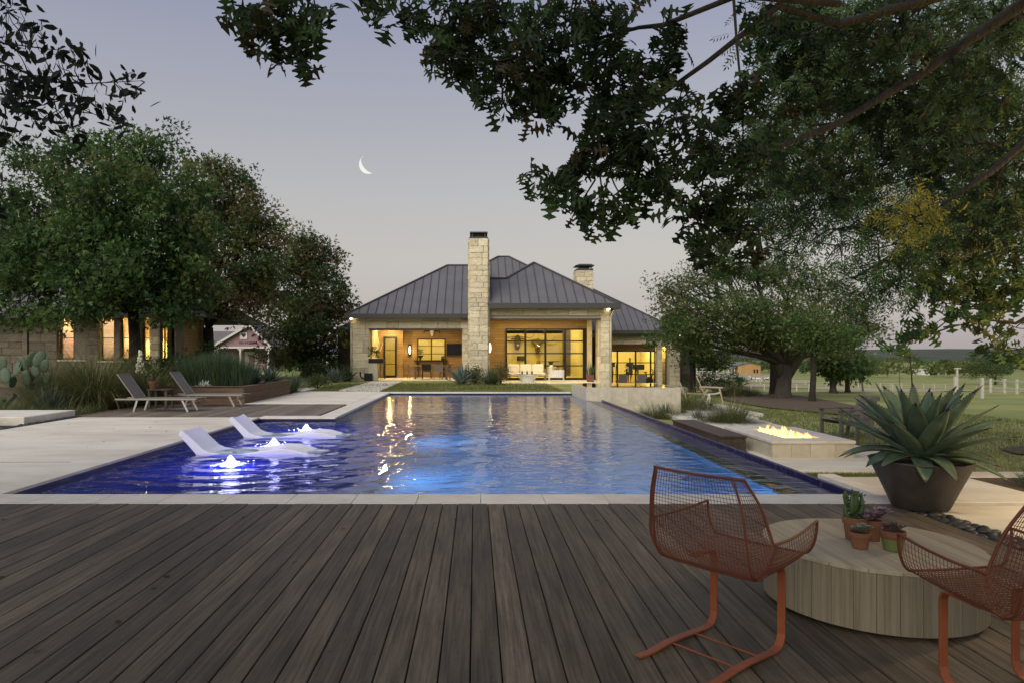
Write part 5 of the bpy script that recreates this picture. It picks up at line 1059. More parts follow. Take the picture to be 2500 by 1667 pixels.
# ------------------------------------------------------------------ grasses, yuccas, shrubs
GR1 = leafmat('grass_blade', (.085, .115, .030), (.22, .21, .075), .25, .4); GR2 = leafmat('grass_blade_dark', (.05, .09, .034), (.115, .145, .055), .25, .35); GRT = leafmat('grass_blade_straw', (.16, .12, .055), (.26, .21, .11), .25, .3)
YUC = leafmat('yucca_blade', (.04, .065, .05), (.10, .13, .095), .1, .3)
def blades(name, label, cat_, loc, n, h, rad, w, mats, seed, droop=1.2, group=None, ns=5, wts=None, parent=None, part=None, lean=(.05, .9), stiff=False, kind=None):
    rng = np.random.RandomState(seed); az = rng.uniform(0, 2*np.pi, n); r0 = rad*np.sqrt(rng.rand(n))*.5; hh = h*rng.uniform(.55, 1.1, n); el = np.pi/2-rng.uniform(lean[0], lean[1], n); dr = droop*rng.uniform(.5, 1.2, n)
    bx = r0*np.cos(az+rng.uniform(-.8, .8, n)); by = r0*np.sin(az+rng.uniform(-.8, .8, n)); V = []; r = np.zeros(n); z = np.zeros(n)
    for i in range(ns+1):
        t = i/ns; wv = w*((1-t)**.8 if not stiff else min(1, (1-t)*1.6)**.8)*.5+.0004; cx_ = bx+r*np.cos(az); cy_ = by+r*np.sin(az)
        V.append(np.stack([cx_-np.sin(az)*wv, cy_+np.cos(az)*wv, z], 1)); V.append(np.stack([cx_+np.sin(az)*wv, cy_-np.cos(az)*wv, z], 1))
        r = r+np.cos(el)*hh/ns; z = z+np.sin(el)*hh/ns; el = el-dr/ns
    V = np.stack(V, 1).reshape(-1, 3)+np.array(loc)[None, :]; k = 2*(ns+1); fl = np.array([[2*i, 2*i+1, 2*i+3, 2*i+2] for i in range(ns)]); F_ = (fl[None]+(np.arange(n)*k)[:, None, None]).reshape(-1, 4)
    me = bpy.data.meshes.new(name); me.vertices.add(len(V)); 
    off = np.array(OFF[parent.name]) if parent is not None else np.array(loc)
    me.vertices.foreach_set('co', (V-off).astype(np.float32).ravel()); me.loops.add(F_.size); me.loops.foreach_set('vertex_index', F_.astype(np.int32).ravel()); me.polygons.add(len(F_)); me.polygons.foreach_set('loop_start', (np.arange(len(F_))*4).astype(np.int32)); me.polygons.foreach_set('loop_total', np.full(len(F_), 4, np.int32))
    for m_ in mats: me.materials.append(m_)
    me.polygons.foreach_set('material_index', np.repeat(rng.choice(len(mats), n, p=wts), ns).astype(np.int32)); me.update(calc_edges=True)
    if parent is not None: return finish(bpy.data.objects.new(part, me), parent, True)
    t_ = thing(name, label, cat_, loc, 0, group); o = bpy.data.objects.new('blades', me); link(o); o.parent = t_; OFF[o.name] = Vector(loc); return t_
def at(px, py, Y=None): return GT(px, py)
# left bed
soilb = struct(MB().add([(-22, 15.9, -.03), (-9.3, 15.9, -.03), (-9.3, 26, -.03), (-22, 30, -.03)], [(0, 1, 2, 3)]).build('planting_bed', M['mulch']))
MB().add([(-22, 9.2, -.03), (-9.06, 9.2, -.03), (-9.06, 14.04, -.03), (-22, 14.04, -.03)], [(0, 1, 2, 3)]).build('bed_soil', M['mulch'], soilb)
blades('fountain_grass', 'large feathery green grass clump in front of the side house windows', 'grass', (-10.3, 18.4, -.03), 2600, 2.3, 1.3, .012, [GR1, GR2, GRT], 1, 1.7, wts=[.55, .3, .15], lean=(.02, 1.0))
blades('fountain_grass', 'straw tipped grass clump left of the largest one', 'grass', (-12.0, 19.3, -.03), 1500, 1.9, 1.2, .012, [GR1, GR2, GRT], 2, 1.6, wts=[.5, .3, .2], lean=(.02, 1.0))
blades('fountain_grass', 'smaller grass clump close to the head of the front chaise', 'grass', (-9.5, 19.8, -.03), 1200, 1.7, .7, .012, [GR1, GRT, GR2], 3, 1.6, wts=[.5, .2, .3], lean=(.02, 1.0))
blades('blue_yucca', 'spiky grey green yucca in front of the grasses in the left bed', 'yucca', (-10.5, 16.9, -.03), 230, .8, .3, .024, [YUC], 4, .25, lean=(.05, 1.35), stiff=True, ns=3)
for i, (x, y, s) in enumerate(((-9.6, 16.4, .45), (-10.0, 16.2, .5), (-10.6, 16.2, .5), (-11.3, 16.3, .55), (-11.9, 16.4, .5), (-12.6, 16.6, .5), (-9.7, 17.1, .5), (-11.6, 17.2, .55), (-12.9, 17.4, .6), (-13.6, 16.6, .5))):
    blades('sedge_tuft', ['soft green sedge tuft nearest the sun deck corner', 'second soft sedge tuft along the raised slab', 'third soft sedge tuft along the raised slab', 'fourth soft sedge tuft along the raised slab', 'fifth soft sedge tuft along the raised slab', 'sixth soft sedge tuft along the raised slab', 'sedge tuft tucked beside the front chaise head', 'sedge tuft under the prickly pear', 'sedge tuft at the left edge beneath the cactus', 'leftmost sedge tuft above the raised slab'][i], 'grass', (x, y, -.03), 420, s, .55, .007, [GR1, GR2], 20+i, 2.0, 'sedge tufts in the left bed', lean=(.1, 1.2))
for i, (px, py) in enumerate(((20, 1070), (5, 1030))):
    blades('sedge_tuft', ['sedge tuft growing left of the patio edge, nearer one', 'sedge tuft growing left of the patio edge, farther one'][i], 'grass', (-9.6-.4*i, 12.6+1.0*i, -.03), 380, .45, .6, .007, [GR1, GR2], 40+i, 2.0, lean=(.1, 1.2))
# prickly pear
PAD = mat('cactus_pad', (.038, .066, .036), (.075, .115, .06), 6, .6, .1, 40, rnd=.25)
pp = thing('prickly_pear', 'sprawling prickly pear cactus with flat round pads at the left edge', 'cactus', (-12.6, 18.2, -.03)); padm = MB(); padm.ell((0, 0, 1), (.62, .12, 1), 14, 10); pdm = bpy.data.meshes.new('pad'); pdm.from_pydata(padm.v, [], padm.f); pdm.materials.append(PAD); pdm.polygons.foreach_set('use_smooth', [True]*len(padm.f)); rr = random.Random(4)
for (px, py, hpx, rot, tilt) in ((15, 935, 40, .3, -.2), (35, 915, 38, -.2, .2), (60, 935, 40, .5, .5), (55, 905, 36, .1, -.1), (45, 900, 34, -.6, -.5), (70, 895, 40, .2, .35), (85, 870+24, 42, .4, .4), (68, 940, 36, -.4, -.1), (90, 920, 36, 0, -.3), (105, 910, 34, .4, .2), (25, 945, 34, .8, .6), (5, 905, 36, .2, .1), (95, 945, 30, -.3, .1), (80, 950, 34, .5, -.5), (110, 935, 28, .2, .3)):
    Yq = 18+rr.uniform(-.5, .5); p = W(px, py, Yq); s_ = hpx*Yq/F*.5; o = inst('pad', pdm, pp, p, (s_, s_, s_)); o.rotation_euler = (rr.uniform(-.3, .3), tilt, rot+rr.uniform(-.5, .5))
m_ = MB(); m_.tube([(-12.6, 18.2, -.05), (-12.5, 18.1, .25)], [.1, .08], 8); m_.tube([(-12.6, 18.2, .0), (-12.2, 18.1, .35)], [.08, .06], 8); m_.build('stem', PAD, pp)
# flowering yucca spikes
CRM = mat('cream_blossom', (.72, .68, .5), (.82, .8, .65), 9, .7)
def yucca_bloom(label, base, zlo, zhi, r, seed):
    t_ = thing('flowering_yucca', label, 'yucca', base); blades('', '', '', base, 90, .7, .2, .028, [YUC], seed, .3, parent=t_, part='leaves', lean=(.05, 1.3), stiff=True, ns=3)
    m_ = MB(); m_.tube([base, (base[0]+.02, base[1], zhi)], [.02, .008], 6); m_.build('stalk', GR1, t_); rr = random.Random(seed); m_ = MB()
    for k in range(75):
        f = rr.random(); a = rr.uniform(0, 6.28); q = r*(1-.75*f)*rr.uniform(.3, 1); s_ = rr.uniform(.022, .036); m_.ell((base[0]+q*math.cos(a), base[1]+q*math.sin(a), zlo+(zhi-zlo)*f), (s_, s_, s_*1.2), 6, 5, jit=.15, rnd=rr)
    o = m_.build('blossoms', CRM, t_); o['kind'] = 'stuff'
yucca_bloom('white flowering yucca spike behind the front chaise', (W(342, 960, 20.5).x, 20.5, -.03), W(342, 910, 20.5).z, W(342, 856, 20.5).z, .15, 5)
p = GT(1731, 1010); yucca_bloom('white flowering yucca spike right of the raised spa', p, W(1731, 1000, p.y).z, W(1731, 962, p.y).z, .12, 6)
# timber planter box
PLK = mat('planter_cedar', (.075, .045, .027), (.165, .10, .058), 1.6, .65, .3, 26, (.8, .8, 14), rnd=.25)
pbx = thing('planter_box', 'long brown timber planter box beside the sun deck', 'planter', (-7.8, 22.2, -.05))
for k in range(3):
    z0 = -.03+.168*k
    b = MB(); b.box(-9.2, -6.735, 19.8, 19.84, z0, z0+.164, .004); b.build('plank', PLK, pbx); b = MB(); b.box(-6.735, -6.695, 19.8, 22.2, z0, z0+.164, .004); b.build('plank', PLK, pbx); b = MB(); b.box(-6.735, -6.695, 22.205, 24.7, z0, z0+.164, .004); b.build('plank', PLK, pbx); b = MB(); b.box(-9.2, -6.74, 24.66, 24.7, z0, z0+.164, .004); b.build('plank', PLK, pbx)
b = MB(); b.box(-9.2, -6.66, 19.77, 19.95, .472, .50, .004); b.build('cap_board', PLK, pbx); b = MB(); b.box(-6.85, -6.66, 19.953, 24.72, .472, .50, .004); b.build('cap_board', PLK, pbx); b = MB(); b.box(-9.2, -6.76, 19.85, 24.64, .2, .42); b.build('soil', M['soil'], pbx)
ROS = leafmat('rosemary', (.035, .070, .036), (.075, .115, .06), .15, .35)
for i, (x, y, s, lab) in enumerate(((-8.5, 20.9, 1.0, 'dark upright rosemary bush at the left of the planter box'), (-7.9, 20.9, 1.05, 'dark upright rosemary bush in the middle of the planter box'), (-7.3, 21.0, .85, 'dark upright rosemary bush nearest the planter box corner'), (-8.1, 22.0, 1.1, 'dark rosemary bush in the second row of the planter box'))):
    blades('rosemary_bush', lab, 'shrub', (x, y, .42), 1500, s, .9, .022, [ROS, GR2], 60+i, .35, 'rosemary bushes in the planter box', lean=(.0, .45), wts=[.8, .2], ns=3)
def small_agave(label, loc, n, L_, w, mtl, seed, name='agave', el=(1.4, .25)):
    t_ = thing(name, label, 'agave', loc); rr = random.Random(seed)
    for k in range(n):
        f = k/n; agave_leaf(t_, k*2.4+rr.uniform(-.1, .1), el[0]+(el[1]-el[0])*f+rr.uniform(-.08, .08), rr.uniform(-.25, .05), L_*rr.uniform(.85, 1.1), w, k+seed, 0, mats=[mtl, AGS], teeth=False)
    return t_
AGB = mat('agave_blue', (.10, .14, .13), (.18, .22, .20), 4, .5, rnd=.15); AGD = mat('agave_dark', (.03, .055, .035), (.06, .09, .055), 4, .5, rnd=.2); AGP = mat('agave_pale', (.30, .36, .30), (.40, .45, .38), 4, .5, rnd=.1)
small_agave('small pale agave peeping over the planter box front', (-7.95, 20.02, .42), 14, .26, .08, AGP, 1); small_agave('dark agave in the planter box beside the rosemary', (-7.1, 21.8, .42), 22, .75, .13, AGD, 2); small_agave('dark agave at the far end of the planter box', (-7.0, 23.3, .42), 20, .65, .13, AGD, 3)
blades('green_yucca', 'fan shaped green yucca past the far end of the planter box', 'yucca', (W(715, 960, 25.6).x, 25.6, -.05), 170, .95, .3, .03, [YUC, GR2], 7, .2, lean=(.03, 1.3), stiff=True, ns=3, wts=[.6, .4])
small_agave('blue agave left of the stone house corner', (X_(811, 35), 35.5, -.05), 22, .95, .17, AGB, 11); small_agave('large blue agave standing before the chimney', (X_(1127, 33), 32.9, -.05), 30, 1.05, .2, AGB, 12)
blades('dark_yucca', 'dense dark yucca rosette right of the chimney foot', 'yucca', (X_(1200, 32.6), 32.6, -.05), 240, .95, .3, .05, [YUC, GR2], 8, .1, lean=(.03, 1.45), stiff=True, ns=3, wts=[.35, .65])
blades('dark_yucca', 'dark yucca against the left corner of the stone house', 'yucca', (X_(846, 37), 36.9, -.05), 150, 1.0, .3, .05, [YUC, GR2], 9, .1, lean=(.03, 1.2), stiff=True, ns=3, wts=[.2, .8])
SHB = leafmat('shrub_leaf', (.06, .085, .03), (.14, .155, .06), .2, .4)
def bush(lab, loc, rx, rz, n, size, mats, seed, group=None, name='shrub'): 
    return shrub(name, lab, [(loc[0]+dx*rx, loc[1], loc[2]+rz*(.75+dz), rx*.7, rx*.6, rz*.7) for dx, dz in ((-.5, 0), (.5, .1), (0, .4))], n, size, mats, seed, loc, sig=.12)
bush('olive shrub between the blue agave and the dark yucca', (X_(1160, 33.2), 33.2, -.05), .45, .55, 1500, .07, [SHB, LGB], 71); bush('olive shrub right of the dark yucca by the porch', (X_(1222, 33.4), 33.4, -.05), .4, .6, 1300, .07, [SHB, LBR], 72)
bush('dark shrub beside the bistro tables', (-14.0+2.3, 27.0, -.05), .9, 1.0, 2600, .1, [LDK, LG], 73); bush('dark shrub at the foot of the broad oak', (-13.6, 27.2, -.05), .9, .9, 2400, .1, [LDK, LG], 74); bush('dark shrub behind the planter box', (-10.3, 26.5, -.05), .8, 1.1, 2600, .1, [LDK, LG], 75)
bush('low dark shrub at the foot of the house next to oak', (X_(770, 39), 39, -.05), .9, .6, 2200, .1, [LDK, LGB], 76); bush('leafy shrub left of the stone house annex', (X_(800, 42), 42.5, -.05), .9, .6, 2000, .1, [SHB, LDK], 77)
bush('sunlit shrub left of the pink cottage', (X_(475, 52), 52, -.05), 1.2, 1.2, 2400, .16, [SHB, LGB], 78); bush('sunlit hedge bush right of the pink cottage', (X_(665, 60), 60, -.1), 2.2, 1.5, 3500, .2, [SHB, LGB], 79); bush('second sunlit hedge bush right of the pink cottage', (X_(710, 62), 62, -.2), 2.2, 1.3, 3200, .2, [SHB, LG], 80)
bush('clump of low shrubs right of the planter yucca', (X_(775, 29), 29, -.05), .6, .35, 1500, .07, [SHB, LGB], 81)
# right side planting
for i, (px, py, n, h, lab) in enumerate(((1690, 1010, 1300, 1.35, 'big soft grass clump against the right end of the spa'), (1590, 1020, 600, .75, 'feathery grass clump in front of the spa wall'), (1640, 1022, 500, .6, 'low grass clump at the right corner of the spa wall'), (1785, 1040, 1300, 1.15, 'rounded grass clump behind the timber bench'), (1745, 1036, 500, .6, 'small yellowing grass clump beside the rounded one'), (1555, 1003, 400, .5, 'small grass wisp left along the spa wall'))):
    p = GT(px, py); blades('fountain_grass', lab, 'grass', (p.x, p.y, p.z), n, h, .8, .008, [GR1, GR2, GRT], 90+i, 1.8, wts=[.45, .4, .15] if i != 4 else [.5, .1, .4], lean=(.02, 1.1))
for i, (px, py, lab) in enumerate(((1625, 1015, 'spiky yucca in front of the spa wall'), (1705, 1030, 'spiky yucca left of the rounded grass'), (1690, 1008, 'spiky yucca under the white yucca bloom'))):
    p = GT(px, py); blades('blue_yucca', lab, 'yucca', (p.x, p.y, p.z), 120, .5, .15, .022, [YUC], 100+i, .25, lean=(.05, 1.3), stiff=True, ns=3)
for i, (px, py, h, lab) in enumerate(((1800, 968, 1.1, 'grey grass clump on the mulch left of the thick stemmed tree'), (1770, 966, 1.2, 'grey grass clump behind the sling chairs'), (1830, 966, .9, 'small grass clump at the tip of the mulch bed'))):
    p = GT(px, py); blades('fountain_grass', lab, 'grass', (p.x, p.y, p.z), 700, h, 1.2, .014, [GR2, GR1, GRT], 110+i, 1.6, wts=[.4, .4, .2], lean=(.02, 1.0))
p = GT(1650, 955); bush('dark shrub at the terrace wall of the exercise room', (p.x, p.y+8, -.9), 1.0, .9, 2500, .1, [LDK, SHB], 82); p = GT(1715, 958); bush('dark shrub behind the sling chairs', (p.x, p.y, p.z), 1.1, .8, 2500, .1, [LDK, SHB], 83); bush('second dark shrub behind the sling chairs', (p.x+2.2, p.y+1, p.z), 1.1, .8, 2500, .1, [LDK, LG], 84)
for i, (x, y) in enumerate(((6.3, 7.65), (6.9, 7.5), (7.4, 7.75), (6.6, 7.95), (7.9, 7.4), (7.2, 8.0))):
    blades('lily_turf', ['lily turf tuft nearest the agave bowl in the right bed', 'second lily turf tuft in the right bed', 'third lily turf tuft in the right bed', 'lily turf tuft at the back of the right bed', 'lily turf tuft at the right photo edge', 'lily turf tuft behind the third one'][i], 'grass', (x, y, -.06), 170, .30, .3, .012, [GR2, LDK], 130+i, 1.9, 'lily turf tufts in the right bed', lean=(.1, 1.0), wts=[.7, .3])
MB().add([(5.9, 7.08, -.045), (12, 7.08, -.045), (12, 8.22, -.045), (5.9, 8.22, -.045)], [(0, 1, 2, 3)]).build('bed_soil', M['mulch'], soilb)
# mulch bed round the spreading tree
def sheet(name, pts, mtl, dz, parent=None):
    P_ = [GT(px, py) for px, py in pts]; c = sum(P_, Vector())/len(P_); m_ = MB(); n_ = len(P_); rings = 5
    m_.v.append((c.x, c.y, gz(c.x, c.y)+dz))
    for r_ in range(1, rings+1):
        for p in P_: q = c.lerp(p, r_/rings); m_.v.append((q.x, q.y, gz(q.x, q.y)+dz))
    for k in range(n_): m_.f.append((0, 1+k, 1+(k+1) % n_)); m_.m.append(0)
    for r_ in range(rings-1):
        for k in range(n_): a = 1+r_*n_; m_.f.append((a+k, a+n_+k, a+n_+(k+1) % n_, a+(k+1) % n_)); m_.m.append(0)
    return m_.build(name, mtl, parent, smooth=True)
struct(recalc(sheet('mulch_bed', ((1760, 968), (1830, 966), (1900, 962), (1960, 968), (2020, 978), (2080, 990), (2140, 1004), (2180, 1018), (2120, 1022), (2030, 1012), (1950, 1004), (1870, 996), (1800, 984), (1760, 975)), M['mulch'], .05)))
struct(recalc(sheet('mulch_bed', ((2440, 1098), (2480, 1092), (2540, 1090), (2600, 1095), (2600, 1112), (2540, 1114), (2480, 1110)), M['mulch'], .03)))
# track along the fence
DIRT = mat('pale_track', (.30, .25, .165), (.38, .32, .22), .6, .95)
struct(recalc(sheet('dirt_track', ((1640, 935), (1800, 938), (1990, 943), (2250, 949), (2500, 955), (2700, 962), (2700, 966), (2500, 958), (2250, 952), (1990, 946.5), (1800, 941.5), (1640, 938)), DIRT, .03)))
struct(recalc(sheet('paddock_ground', ((1640, 921), (1780, 922), (1900, 925), (1990, 928), (1990, 935), (1900, 932), (1780, 929), (1640, 928)), DIRT, .05)))
# short grass on the near lawn
rng = np.random.RandomState(3); pts = []
for (x0, x1, y0, y1, k) in ((4.37, 7.5, 8.4, 10.18, 9000), (4.4, 5.5, 8.2, 8.6, 900), (7.4, 13, 8.7, 16, 16000), (7.7, 16, 16, 26, 12000), (-6.6, 3.5, 26.2, 33.6, 14000)):
    xy = np.stack([rng.uniform(x0, x1, k), rng.uniform(y0, y1, k)], 1); pts.append(xy)
xy = np.concatenate(pts); zz = np.array([gz(a, c) for a, c in xy]); pos = np.stack([xy[:, 0], xy[:, 1], zz-.005], 1); n_ = len(pos); dr = np.stack([rng.normal(size=n_)*.4, rng.normal(size=n_)*.4, np.ones(n_)], 1)
LAWN = leafmat('lawn_blade', (.09, .12, .03), (.20, .20, .07), .3, .35)
lawn = leafmesh('lawn_grass', [(0, -.09, 0), (0, .09, 0), (1, 0, .1)], [(0, 1, 2)], pos, rotmats(dr, rng.uniform(-3, 3, n_), rng), rng.uniform(.035, .07, n_)*np.clip(xy[:, 1]/12, 1, 2.0), LAWN)
tag(lawn, 'short mown lawn grass beside the pool terrace', 'grass', kind='stuff')
# ------------------------------------------------------------------ sun deck furniture
SLING = mat('sling_mesh', (.16, .145, .13), (.22, .20, .18), 60, .8, rnd=.05); TUBE = mat('champagne_frame', (.30, .27, .22), rough=.4, metal=.4); STL = mat('satin_steel', (.55, .53, .5), rough=.3, metal=.9)
def chaise(label, loc):
    t_ = thing('chaise_longue', label, 'chaise', loc, 0, 'sling chaise longues on the sun deck')
    for yy in (0, .62): m_ = MB(); m_.box(0, 2.02, yy-.02, yy+.02, .29, .335, .008); m_.build('side_rail', TUBE, t_, world=False)
    m_ = MB(); m_.add([(.48, .03, .335), (2.0, .03, .335), (2.0, .59, .335), (.48, .59, .335), (.48, .03, .325), (2.0, .03, .325), (2.0, .59, .325), (.48, .59, .325)], [(0, 1, 2, 3), (7, 6, 5, 4), (0, 4, 5, 1), (1, 5, 6, 2), (2, 6, 7, 3), (3, 7, 4, 0)]); m_.build('seat_sling', SLING, t_, world=False)
    m_ = MB(); A, B_ = Vector((.47, 0, .34)), Vector((.05, 0, .93)); nn = Vector((.06, 0, .043))*.15
    m_.add([A+Vector((0, .03, 0)), A+Vector((0, .59, 0)), B_+Vector((0, .59, 0)), B_+Vector((0, .03, 0)), A+Vector((0, .03, 0))-nn, A+Vector((0, .59, 0))-nn, B_+Vector((0, .59, 0))-nn, B_+Vector((0, .03, 0))-nn], [(0, 1, 2, 3), (7, 6, 5, 4), (0, 4, 5, 1), (1, 5, 6, 2), (2, 6, 7, 3), (3, 7, 4, 0)]); m_.build('back_sling', SLING, t_, world=False)
    for yy in (.02, .60): m_ = MB(); m_.tube([A+Vector((0, yy, 0)), B_+Vector((0, yy, 0))], .014, 6); m_.build('back_rail', TUBE, t_, world=False)
    m_ = MB(); m_.tube([B_+Vector((0, .02, 0)), B_+Vector((0, .60, 0))], .014, 6); m_.build('head_rail', TUBE, t_, world=False)
    for (x0, x1) in ((1.65, 1.80), (.55, .45)):
        for yy in (.02, .60): m_ = MB(); m_.bar((x0, yy, .31), (x1, yy, 0.0), .045, .02, (0, 1, 0)); m_.build('leg', STL, t_, world=False)
    m_ = MB(); m_.tube([(1.72, .02, .16), (1.95, .2, .26), (1.95, .42, .26), (1.72, .60, .16)], .009, 6); m_.build('stretcher', STL, t_, world=False); return t_
chaise('grey sling chaise longue on the sun deck, nearer the patio', (-8.92, 16.9, 0)); chaise('grey sling chaise longue on the sun deck, nearer the planter box', (-8.35, 18.55, 0))
DT = mat('dark_teak', (.06, .045, .035), (.11, .085, .065), 3, .6, .2, 20, rnd=.1)
st = thing('side_table', 'small dark slatted side table between the two chaises', 'table', (X_(393, 18.2), 18.2, 0))
for k in range(5): m_ = MB(); m_.box(-.28, .28, -.25+.1*k+.004, -.25+.1*k+.096, .48, .505, .003); m_.build('slat', DT, st, world=False)
for sx in (-1, 1):
    for sy in (-1, 1): m_ = MB(); m_.box(sx*.22-.03, sx*.22+.03, sy*.19-.03, sy*.19+.03, 0, .479, .004); m_.build('leg', DT, st, world=False)
p_ = pot('potted_shrublet', 'terracotta pot with a leggy plant on the side table', X_(377, 18.2), 18.15, .5055, .12, .21, M['terracotta'], None); m_ = MB(); m_.tube([(0, 0, .19), (.01, 0, .4), (.0, .02, .5)], [.025, .02, .008], 6); m_.build('stem', M['bark'], p_, world=False)
crown(p_, [(p_.location.x, p_.location.y, 1.0, .13, .13, .1)], 160, .06, TUFT, [LG, LGB], 5, .05, 20, .2, name='leaves')
for i, (pa_, pbx_) in enumerate(((326, 395), (405, 460))):
    Yt = 28.3; t_ = thing('bistro_table', ['thin topped bistro table directly behind the flowering yucca', 'thin topped bistro table between the flowering yucca and the planter'][i], 'table', (X_((pa_+pbx_)/2, Yt), Yt, -.05), 0, 'bistro tables behind the sun deck'); w = (pbx_-pa_)*Yt/F
    m_ = MB(); m_.box(-w/2, w/2, -.4, .4, .86, .885, .005); m_.build('tabletop', TUBE, t_, world=False)
    for s in (-1, 1): m_ = MB(); m_.bar((s*.35, -.3, 0), (-s*.3, .3, .86), .04, .025); m_.build('leg', TUBE, t_, world=False)
b = MB(); b.box(-15.5, -6.7, 26.2, 29.5, -.06, -.012, .005); b.build('patio_slab', M['concrete'], patio)
# ------------------------------------------------------------------ timber armchairs by the fire pit
GT_ = mat('silvered_teak', (.10, .09, .075), (.19, .175, .15), 3, .75, .3, 25, (1, 1, 1), rnd=.1)
def armchair(label, loc, rz):
    t_ = thing('timber_armchair', label, 'chair', loc, rz, 'slatted timber armchairs by the fire pit')     # faces +x
    for yy in (-.33, .33):
        m_ = MB(); m_.box(.28, .36, yy-.025, yy+.025, 0, .60, .004); m_.build('leg', GT_, t_, world=False); m_ = MB(); m_.bar((-.30, yy, 0), (-.42, yy, .60), .06, .05, (0, 1, 0)); m_.build('leg', GT_, t_, world=False); m_ = MB(); m_.box(-.46, .42, yy-.05, yy+.05, .60, .635, .004); m_.build('armrest', GT_, t_, world=False); m_ = MB(); m_.bar((.30, yy*.93, .36), (-.36, yy*.93, .26), .03, .09, (0, 0, 1)); m_.build('seat_rail', GT_, t_, world=False)
    for k in range(5): x = .30-.14*k; m_ = MB(); z = .41-.0206*5*(.3-x)/.7*1.2; m_.box(x-.062, x+.062, -.30, .30, z-.022, z, .003); m_.build('seat_slat', GT_, t_, world=False)
    for k in range(6): y = -.25+.1*k; m_ = MB(); m_.bar((-.34, y, .32), (-.58, y, .88), .022, .094, (0, 1, 0)); m_.build('back_slat', GT_, t_, world=False)
    m_ = MB(); m_.bar((-.585, -.33, .86), (-.585, .33, .86), .03, .09, (0, 0, 1)); m_.build('back_rail', GT_, t_, world=False); m_ = MB(); m_.bar((-.38, -.31, .36), (-.38, .31, .36), .03, .07); m_.build('back_rail', GT_, t_, world=False); return t_
p = GT(2062, 1066); armchair('weathered timber armchair facing the fire pit, left of the agave', (p.x, p.y, p.z), R(188)); p = GT(2140, 1092); armchair('weathered timber armchair half hidden behind the agave leaves', (p.x+.1, p.y, p.z), R(172))
# sling chairs by the spa
OAK = mat('pale_oak_frame', (.30, .23, .14), (.40, .32, .21), 4, .6)
def slingchair(label, loc, rz):
    t_ = thing('sling_chair', label, 'chair', loc, rz, 'white sling chairs beside the spa')       # faces +x
    prof = [(-.52, 1.0), (-.44, .80), (-.33, .52), (-.26, .37), (-.18, .31), (.1, .33), (.36, .39)]
    m_ = MB(); m_.strip([(x, 0, z) for x, z in prof], .54, .018, (0, 1, 0)); recalc(m_.build('sling', M['white'], t_, world=False))
    for yy in (-.29, .29):
        m_ = MB(); m_.strip([(x, yy, z) for x, z in prof], .035, .035, (0, 1, 0)); recalc(m_.build('side_frame', OAK, t_, world=False)); m_ = MB(); m_.bar((.42, yy, 0), (.30, yy, .56), .045, .04, (0, 1, 0)); m_.build('leg', OAK, t_, world=False); m_ = MB(); m_.bar((-.42, yy, 0), (-.12, yy, .5), .045, .04, (0, 1, 0)); m_.build('leg', OAK, t_, world=False); m_ = MB(); m_.bar((-.42, yy, .60), (.42, yy, .575), .06, .03); m_.build('armrest', OAK, t_, world=False)
    return t_
p = GT(1690, 985); z_ = gz(8.0, 26.2)
slingchair('white sling chair directly behind the spa corner', (X_(1694, 26.8), 26.8, gz(X_(1694, 26.8), 26.8)), R(-18)); slingchair('white sling chair right of the other one, before the meadow', (X_(1736, 26), 26, gz(X_(1736, 26), 26)), R(-18))

# a few leaves dropped on deck and paving
rng = np.random.RandomState(21); n_ = 46; pos = np.stack([rng.uniform(-4.5, 3.9, n_), rng.uniform(3.2, 6.5, n_), np.full(n_, .006)], 1); pos[30:, 0] = rng.uniform(-8.5, -5, 16); pos[30:, 1] = rng.uniform(8, 15, 16)
fl = leafmesh('fallen_leaves', LOB[0], LOB[1], pos, rotmats(np.stack([rng.normal(size=n_), rng.normal(size=n_), np.zeros(n_)], 1), rng.uniform(-.3, .3, n_), rng), rng.uniform(.03, .06, n_), LBR); tag(fl, 'scattered small dry leaves on deck and paving', 'leaves', kind='stuff')
# ------------------------------------------------------------------ side house on the left
YS = 30.0
sh = thing('side_house', 'dim stone house with tall glowing windows behind the broad oak', 'house', (X_(200, YS), YS+3, 0))
def sx(px): return X_(px, YS)
zsw, zsb = 3.1, -.3
def swall(a, c, y, z1=zsw, seed=1, mesh=None, z0=zsb):
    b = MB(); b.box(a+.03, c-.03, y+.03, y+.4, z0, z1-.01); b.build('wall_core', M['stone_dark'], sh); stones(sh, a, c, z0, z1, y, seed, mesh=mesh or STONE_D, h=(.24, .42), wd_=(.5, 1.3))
swall(sx(-260), sx(56), YS, seed=201); swall(sx(72), sx(142), YS, seed=202); swall(sx(209), sx(242), YS, seed=203); swall(sx(374), sx(397), YS-.3, seed=204, mesh=STONE)  # lit pillar takes the paler stone, the other walls the shade-darkened copy
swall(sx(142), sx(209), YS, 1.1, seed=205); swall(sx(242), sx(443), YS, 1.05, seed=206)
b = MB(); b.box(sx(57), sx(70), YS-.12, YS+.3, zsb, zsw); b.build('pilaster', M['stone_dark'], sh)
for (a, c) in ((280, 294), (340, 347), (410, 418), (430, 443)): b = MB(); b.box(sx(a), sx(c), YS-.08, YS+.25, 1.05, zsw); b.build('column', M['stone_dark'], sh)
b = MB(); b.box(sx(242), sx(450), YS-.15, YS+.3, 1.05, 1.12, .01); b.build('window_sill', M['panel'], sh)
b = MB(); b.box(sx(142), sx(209), YS-.1, YS+.3, 1.1, 1.16, .01); b.build('window_sill', M['panel'], sh)
for (a, c) in ((143, 178), (244, 280), (294, 340), (347, 374), (397, 410), (418, 430)):
    window(sh, sx(a), sx(c), 1.13, zsw, YS+.2, 1, 2, fw=.05, mw=.025)
b = MB(); b.box(sx(178), sx(209), YS+.1, YS+.4, 1.1, zsw); b.build('wall_core', M['stone_dark'], sh)
